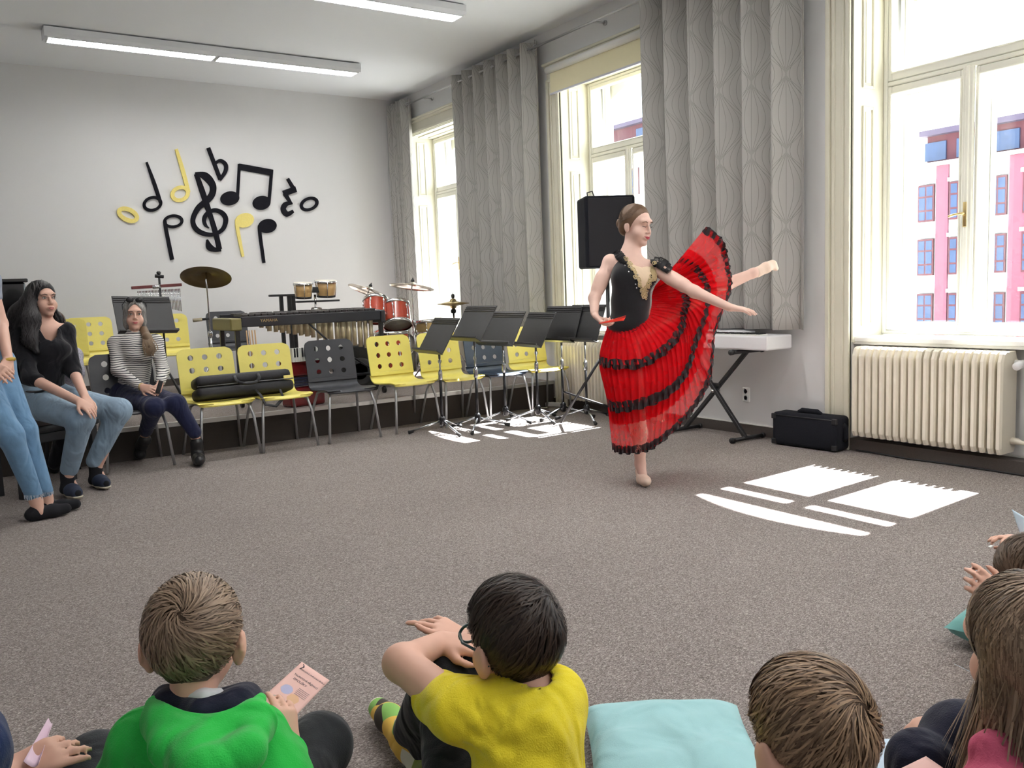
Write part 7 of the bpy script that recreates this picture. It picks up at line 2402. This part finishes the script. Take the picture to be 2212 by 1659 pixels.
# --- child beyond the lower left corner
root_l = person(P(-260, 1700, 1.36), 'child at the lower left corner in a navy sleeve, holding a pale pink sheet')
h12 = Q(-270, 1350, 1.40); R12 = frame(FH)
bs = A((h12[0], h12[1], 0)); nb = bs+A((0, 0, h12[2]-.16)); pel = bs+A((0, 0, .10))
B = Body(.006); add_head(B, h12, R12, 1.05, child=True); B.cap(loc(h12, R12, (0, -.03, -.06)), nb, .044, .05, .02); B.cap(nb, pel, .09, .11, .04)
s12 = nb+RH*.12-A((0, 0, .05)); e12 = Q(-70, 1740, 1.40); w12 = Q(22, 1668, 1.52)
B.chain([s12, e12, w12], [.04, .034, .024], .02); add_hand(B, w12, CR*.65+CU*.25+CF*.3, CF*.6-CU*.4, 1, [.3, .4, .5, .6], .85, thumb=.5)
B.build('body', m_skin_kid, root_l)
T = Body(.006); T.cap(nb-RH*.1-A((0, 0, .06)), s12, .06, .06, .05); T.cap(nb-A((0, 0, .07)), pel, .115, .13, .05); T.chain([s12, Q(-68, 1640, 1.38), e12, e12+(w12-e12)*.4], [.062, .056, .05, .042], .03); T.build('sweater', m_nvy2, root_l)
boy_hair(root_l, h12, R12, 1.05, (.1, -.8, .6), ((0.05, 0.03, 0.02), (0.14, 0.09, 0.06)), 51, 600)

# ------------------------------------------------------------------ cushions
def cushion(name, c, ux, uy, hx, hy_, hz, m, label):
    """soft square cushion with pinched corners"""
    root = empty(name, c, 0, label, 'cushion')
    ux, uy = Vector(ux).normalized(), Vector(uy).normalized()
    for side, nm in ((1, 'top_cover'), (-1, 'bottom_cover')):
        Gd = []
        n = 28
        for i in range(n+1):
            a = -1+2*i/n
            row = []
            for j in range(n+1):
                b = -1+2*j/n
                pinch = 1-.05*(1-b*b)*abs(a)**6; pinch2 = 1-.05*(1-a*a)*abs(b)**6
                e_ = max(0, (1-a**4))*max(0, (1-b**4))
                z = hz*e_**.5+.004*math.sin(7*a+3*b)*e_+.003*math.sin(11*b-4*a)*e_
                row.append(ux*(a*hx*pinch)+uy*(b*hy_*pinch2)+Vector((0, 0, hz*.95+side*z*(1 if side > 0 else .95))))
            Gd.append(row if side > 0 else row[::-1])
        MB().grid(Gd).build(nm, m, root, smooth=True)
    return root
m_teal = fabric('pale_teal_cotton', (0.36, 0.62, 0.64), .8, .35, 7)
m_teal2 = fabric('teal_cotton', (0.17, 0.40, 0.38), .8, .35, 7)
m_lime = fabric('lime_cotton', (0.34, 0.42, 0.10), .85, .5, 9)
cA, cB = on_z(1258, 1530, .06), on_z(1592, 1522, .06)
ux = (cB-cA); wx = ux.length/2; ux.z = 0; ux.normalize()
uy = Vector((-ux.y, ux.x, 0))
cc = (cA+cB)/2-uy*.24
cushion('floor_cushion', (cc.x, cc.y, .0), ux, uy, wx, .24, .06, m_teal, 'large pale blue cushion on the carpet between two boys')
cq = on_z(2066, 1364, .06)
d1 = (Vector(CR)*.75+Vector(CF)*.65); d1.z = 0; d1.normalize(); d2 = Vector((d1.y, -d1.x, 0))
c_ = cq+d1*.21+d2*.17
cushion('floor_cushion', (c_.x, c_.y, 0), d1, d2, .21, .21, .065, m_teal2, 'teal cushion at the right edge under the child with a pink sheet')
cq = on_z(890, 1650, .04)
cushion('floor_cushion', (cq.x+.10, cq.y-.16, 0), ux, uy, .18, .2, .045, m_lime, 'lime green cushion under the boy in the yellow shirt')

# ------------------------------------------------------------------ leaflets and sheets
def sheet(name, corners, m, label, bend=.0, n=10, cat='leaflet'):
    """corners: (px, py, depth) clockwise from top left"""
    c = [Vector(P(*q)) for q in corners]
    nn = (c[1]-c[0]).cross(c[3]-c[0]).normalized()
    Gd = []
    for i in range(n+1):
        u = i/n
        row = []
        for j in range(n+1):
            v = j/n
            row.append(c[0].lerp(c[1], u).lerp(c[3].lerp(c[2], u), v)+nn*bend*math.sin(PI*u))
        Gd.append(row)
    root = empty(name, (c[2]+c[3])/2, 0, label, cat)
    o = MB().grid(Gd).build('paper', m, root, smooth=True, ws=True)
    md = o.modifiers.new('thick', 'SOLIDIFY'); md.thickness = .0006
    return root, c, nn
m_pinkp = mat('pink_paper', (0.86, 0.56, 0.50), .8, var=.02)
m_lilac = mat('lilac_paper', (0.86, 0.66, 0.78), .8, var=.02)
m_bluep = mat('pale_blue_paper', (0.62, 0.76, 0.88), .8, var=.02)
m_ink = mat('ink', (0.03, 0.03, 0.05), .8)
root, c, nn = sheet('leaflet', [(652, 1430, 1.90), (712, 1470, 1.88), (618, 1568, 1.74), (548, 1524, 1.76)], m_pinkp, 'pink printed leaflet in the hand of the boy in green')
ex = (c[1]-c[0]).normalized(); ey = (c[0]-c[3]).normalized(); ey = (ey-ex*ey.dot(ex)).normalized(); ez = ex.cross(ey)
wv, hv = (c[1]-c[0]).length, (c[0]-c[3]).length
sgn = 1 if ez.dot(Vector(-CF)) > 0 else -1
def onsheet(u, v, lift=.0012):
    p = c[0].lerp(c[1], u).lerp(c[3].lerp(c[2], u), v)
    return Matrix.Translation(p+ez*sgn*lift) @ Matrix(((ex.x, ey.x, ez.x, 0), (ex.y, ey.y, ez.y, 0), (ex.z, ey.z, ez.z, 0), (0, 0, 0, 1)))
text_obj('TALENTOVÉ PŘIJÍMACÍ', wv*.080, onsheet(.52, .24), m_ink, root, 'heading', .0001)
text_obj('ZKOUŠKY', wv*.10, onsheet(.42, .31), m_ink, root, 'heading', .0001)
text_obj('ZÁKLADNÍ UMĚLECKÁ ŠKOLA', wv*.062, onsheet(.56, .115), m_ink, root, 'small_print', .0001)
for u, v, r_, col, nm in ((.30, .52, .17, (0.50, 0.50, 0.70), 'blue'), (.62, .60, .17, (0.80, 0.50, 0.30), 'orange'), (.28, .76, .17, (0.55, 0.45, 0.38), 'brown')):
    M = onsheet(u, v, .001)
    MB().add([M @ Vector((wv*r_*(1+.05*math.sin(6*a))*math.cos(a), wv*r_*math.sin(a), 0)) for a in [2*PI*k/20 for k in range(20)]], [tuple(range(20))]).build('printed_blob', mat('print_'+nm, col, .8), root, ws=True)
# treble clef mark and a block of small print on the leaflet
M = onsheet(.13, .07)
MB().tube([M @ Vector((wv*.05*math.cos(a*2)*(1-a/7), wv*.10*math.sin(a)*1.0, 0)) for a in [k*.5 for k in range(12)]], wv*.012, 5).build('printed_clef', m_ink, root, ws=True)
lb = MB()
for k in range(5):
    M = onsheet(.72, .40+.028*k)
    lb.add([M @ Vector(p) for p in ((-wv*.2, -.0007, 0), (wv*.16, -.0007, 0), (wv*.16, .0007, 0), (-wv*.2, .0007, 0))], [(0, 1, 2, 3)])
lb.build('small_print', mat('print_grey', (0.35, 0.25, 0.25), .8), root, ws=True)['kind'] = 'stuff'
sheet('leaflet', [(104, 1551, 1.62), (113, 1562, 1.60), (84, 1650, 1.50), (50, 1645, 1.50)], m_lilac, 'pale pink sheet rolled edge-on in the lower left corner', .01)
sheet('leaflet', [(1894, 1597, 1.62), (1942, 1596, 1.64), (1975, 1668, 1.50), (1880, 1668, 1.48)], m_bluep, 'white-blue printed sheet on the floor behind the brown-haired boy')
rt, c, nn = sheet('leaflet', [(2000, 1634, 1.36), (2050, 1668, 1.32), (1990, 1740, 1.22), (1905, 1680, 1.26)], m_pinkp, 'pink printed sheet at the bottom edge before the girl in pink')
sheet('leaflet', [(2060, 1434, 2.2), (2075, 1441, 2.18), (2146, 1476, 2.06), (2140, 1470, 2.08)], m_bluep, 'thin pale blue sheet seen edge-on in front of the long-haired girl')
sheet('leaflet', [(2146, 1228, 1.95), (2152, 1232, 2.05), (2150, 1306, 2.0), (2143, 1304, 1.92)], m_pinkp, 'pink sheet held upright and edge-on at the right edge')
sheet('leaflet', [(2186, 1100, 2.34), (2216, 1118, 2.3), (2230, 1170, 2.26), (2206, 1160, 2.3)], m_bluep, 'blue leaflet held up at the right edge beyond the cushion')
sheet('leaflet', [(838, 1412, 1.84), (878, 1402, 1.84), (882, 1446, 1.82), (842, 1450, 1.80)], m_pinkp, 'corner of a pink sheet behind the elbow of the boy in yellow')
cq = on_z(2140, 1181)
o = MB().box((cq.x-.012, cq.y-.006, .0005), (cq.x+.012, cq.y+.006, .003)).build('paper_scrap', m_white); tag(o, 'tiny white paper scrap on the carpet near the right edge', 'paper')
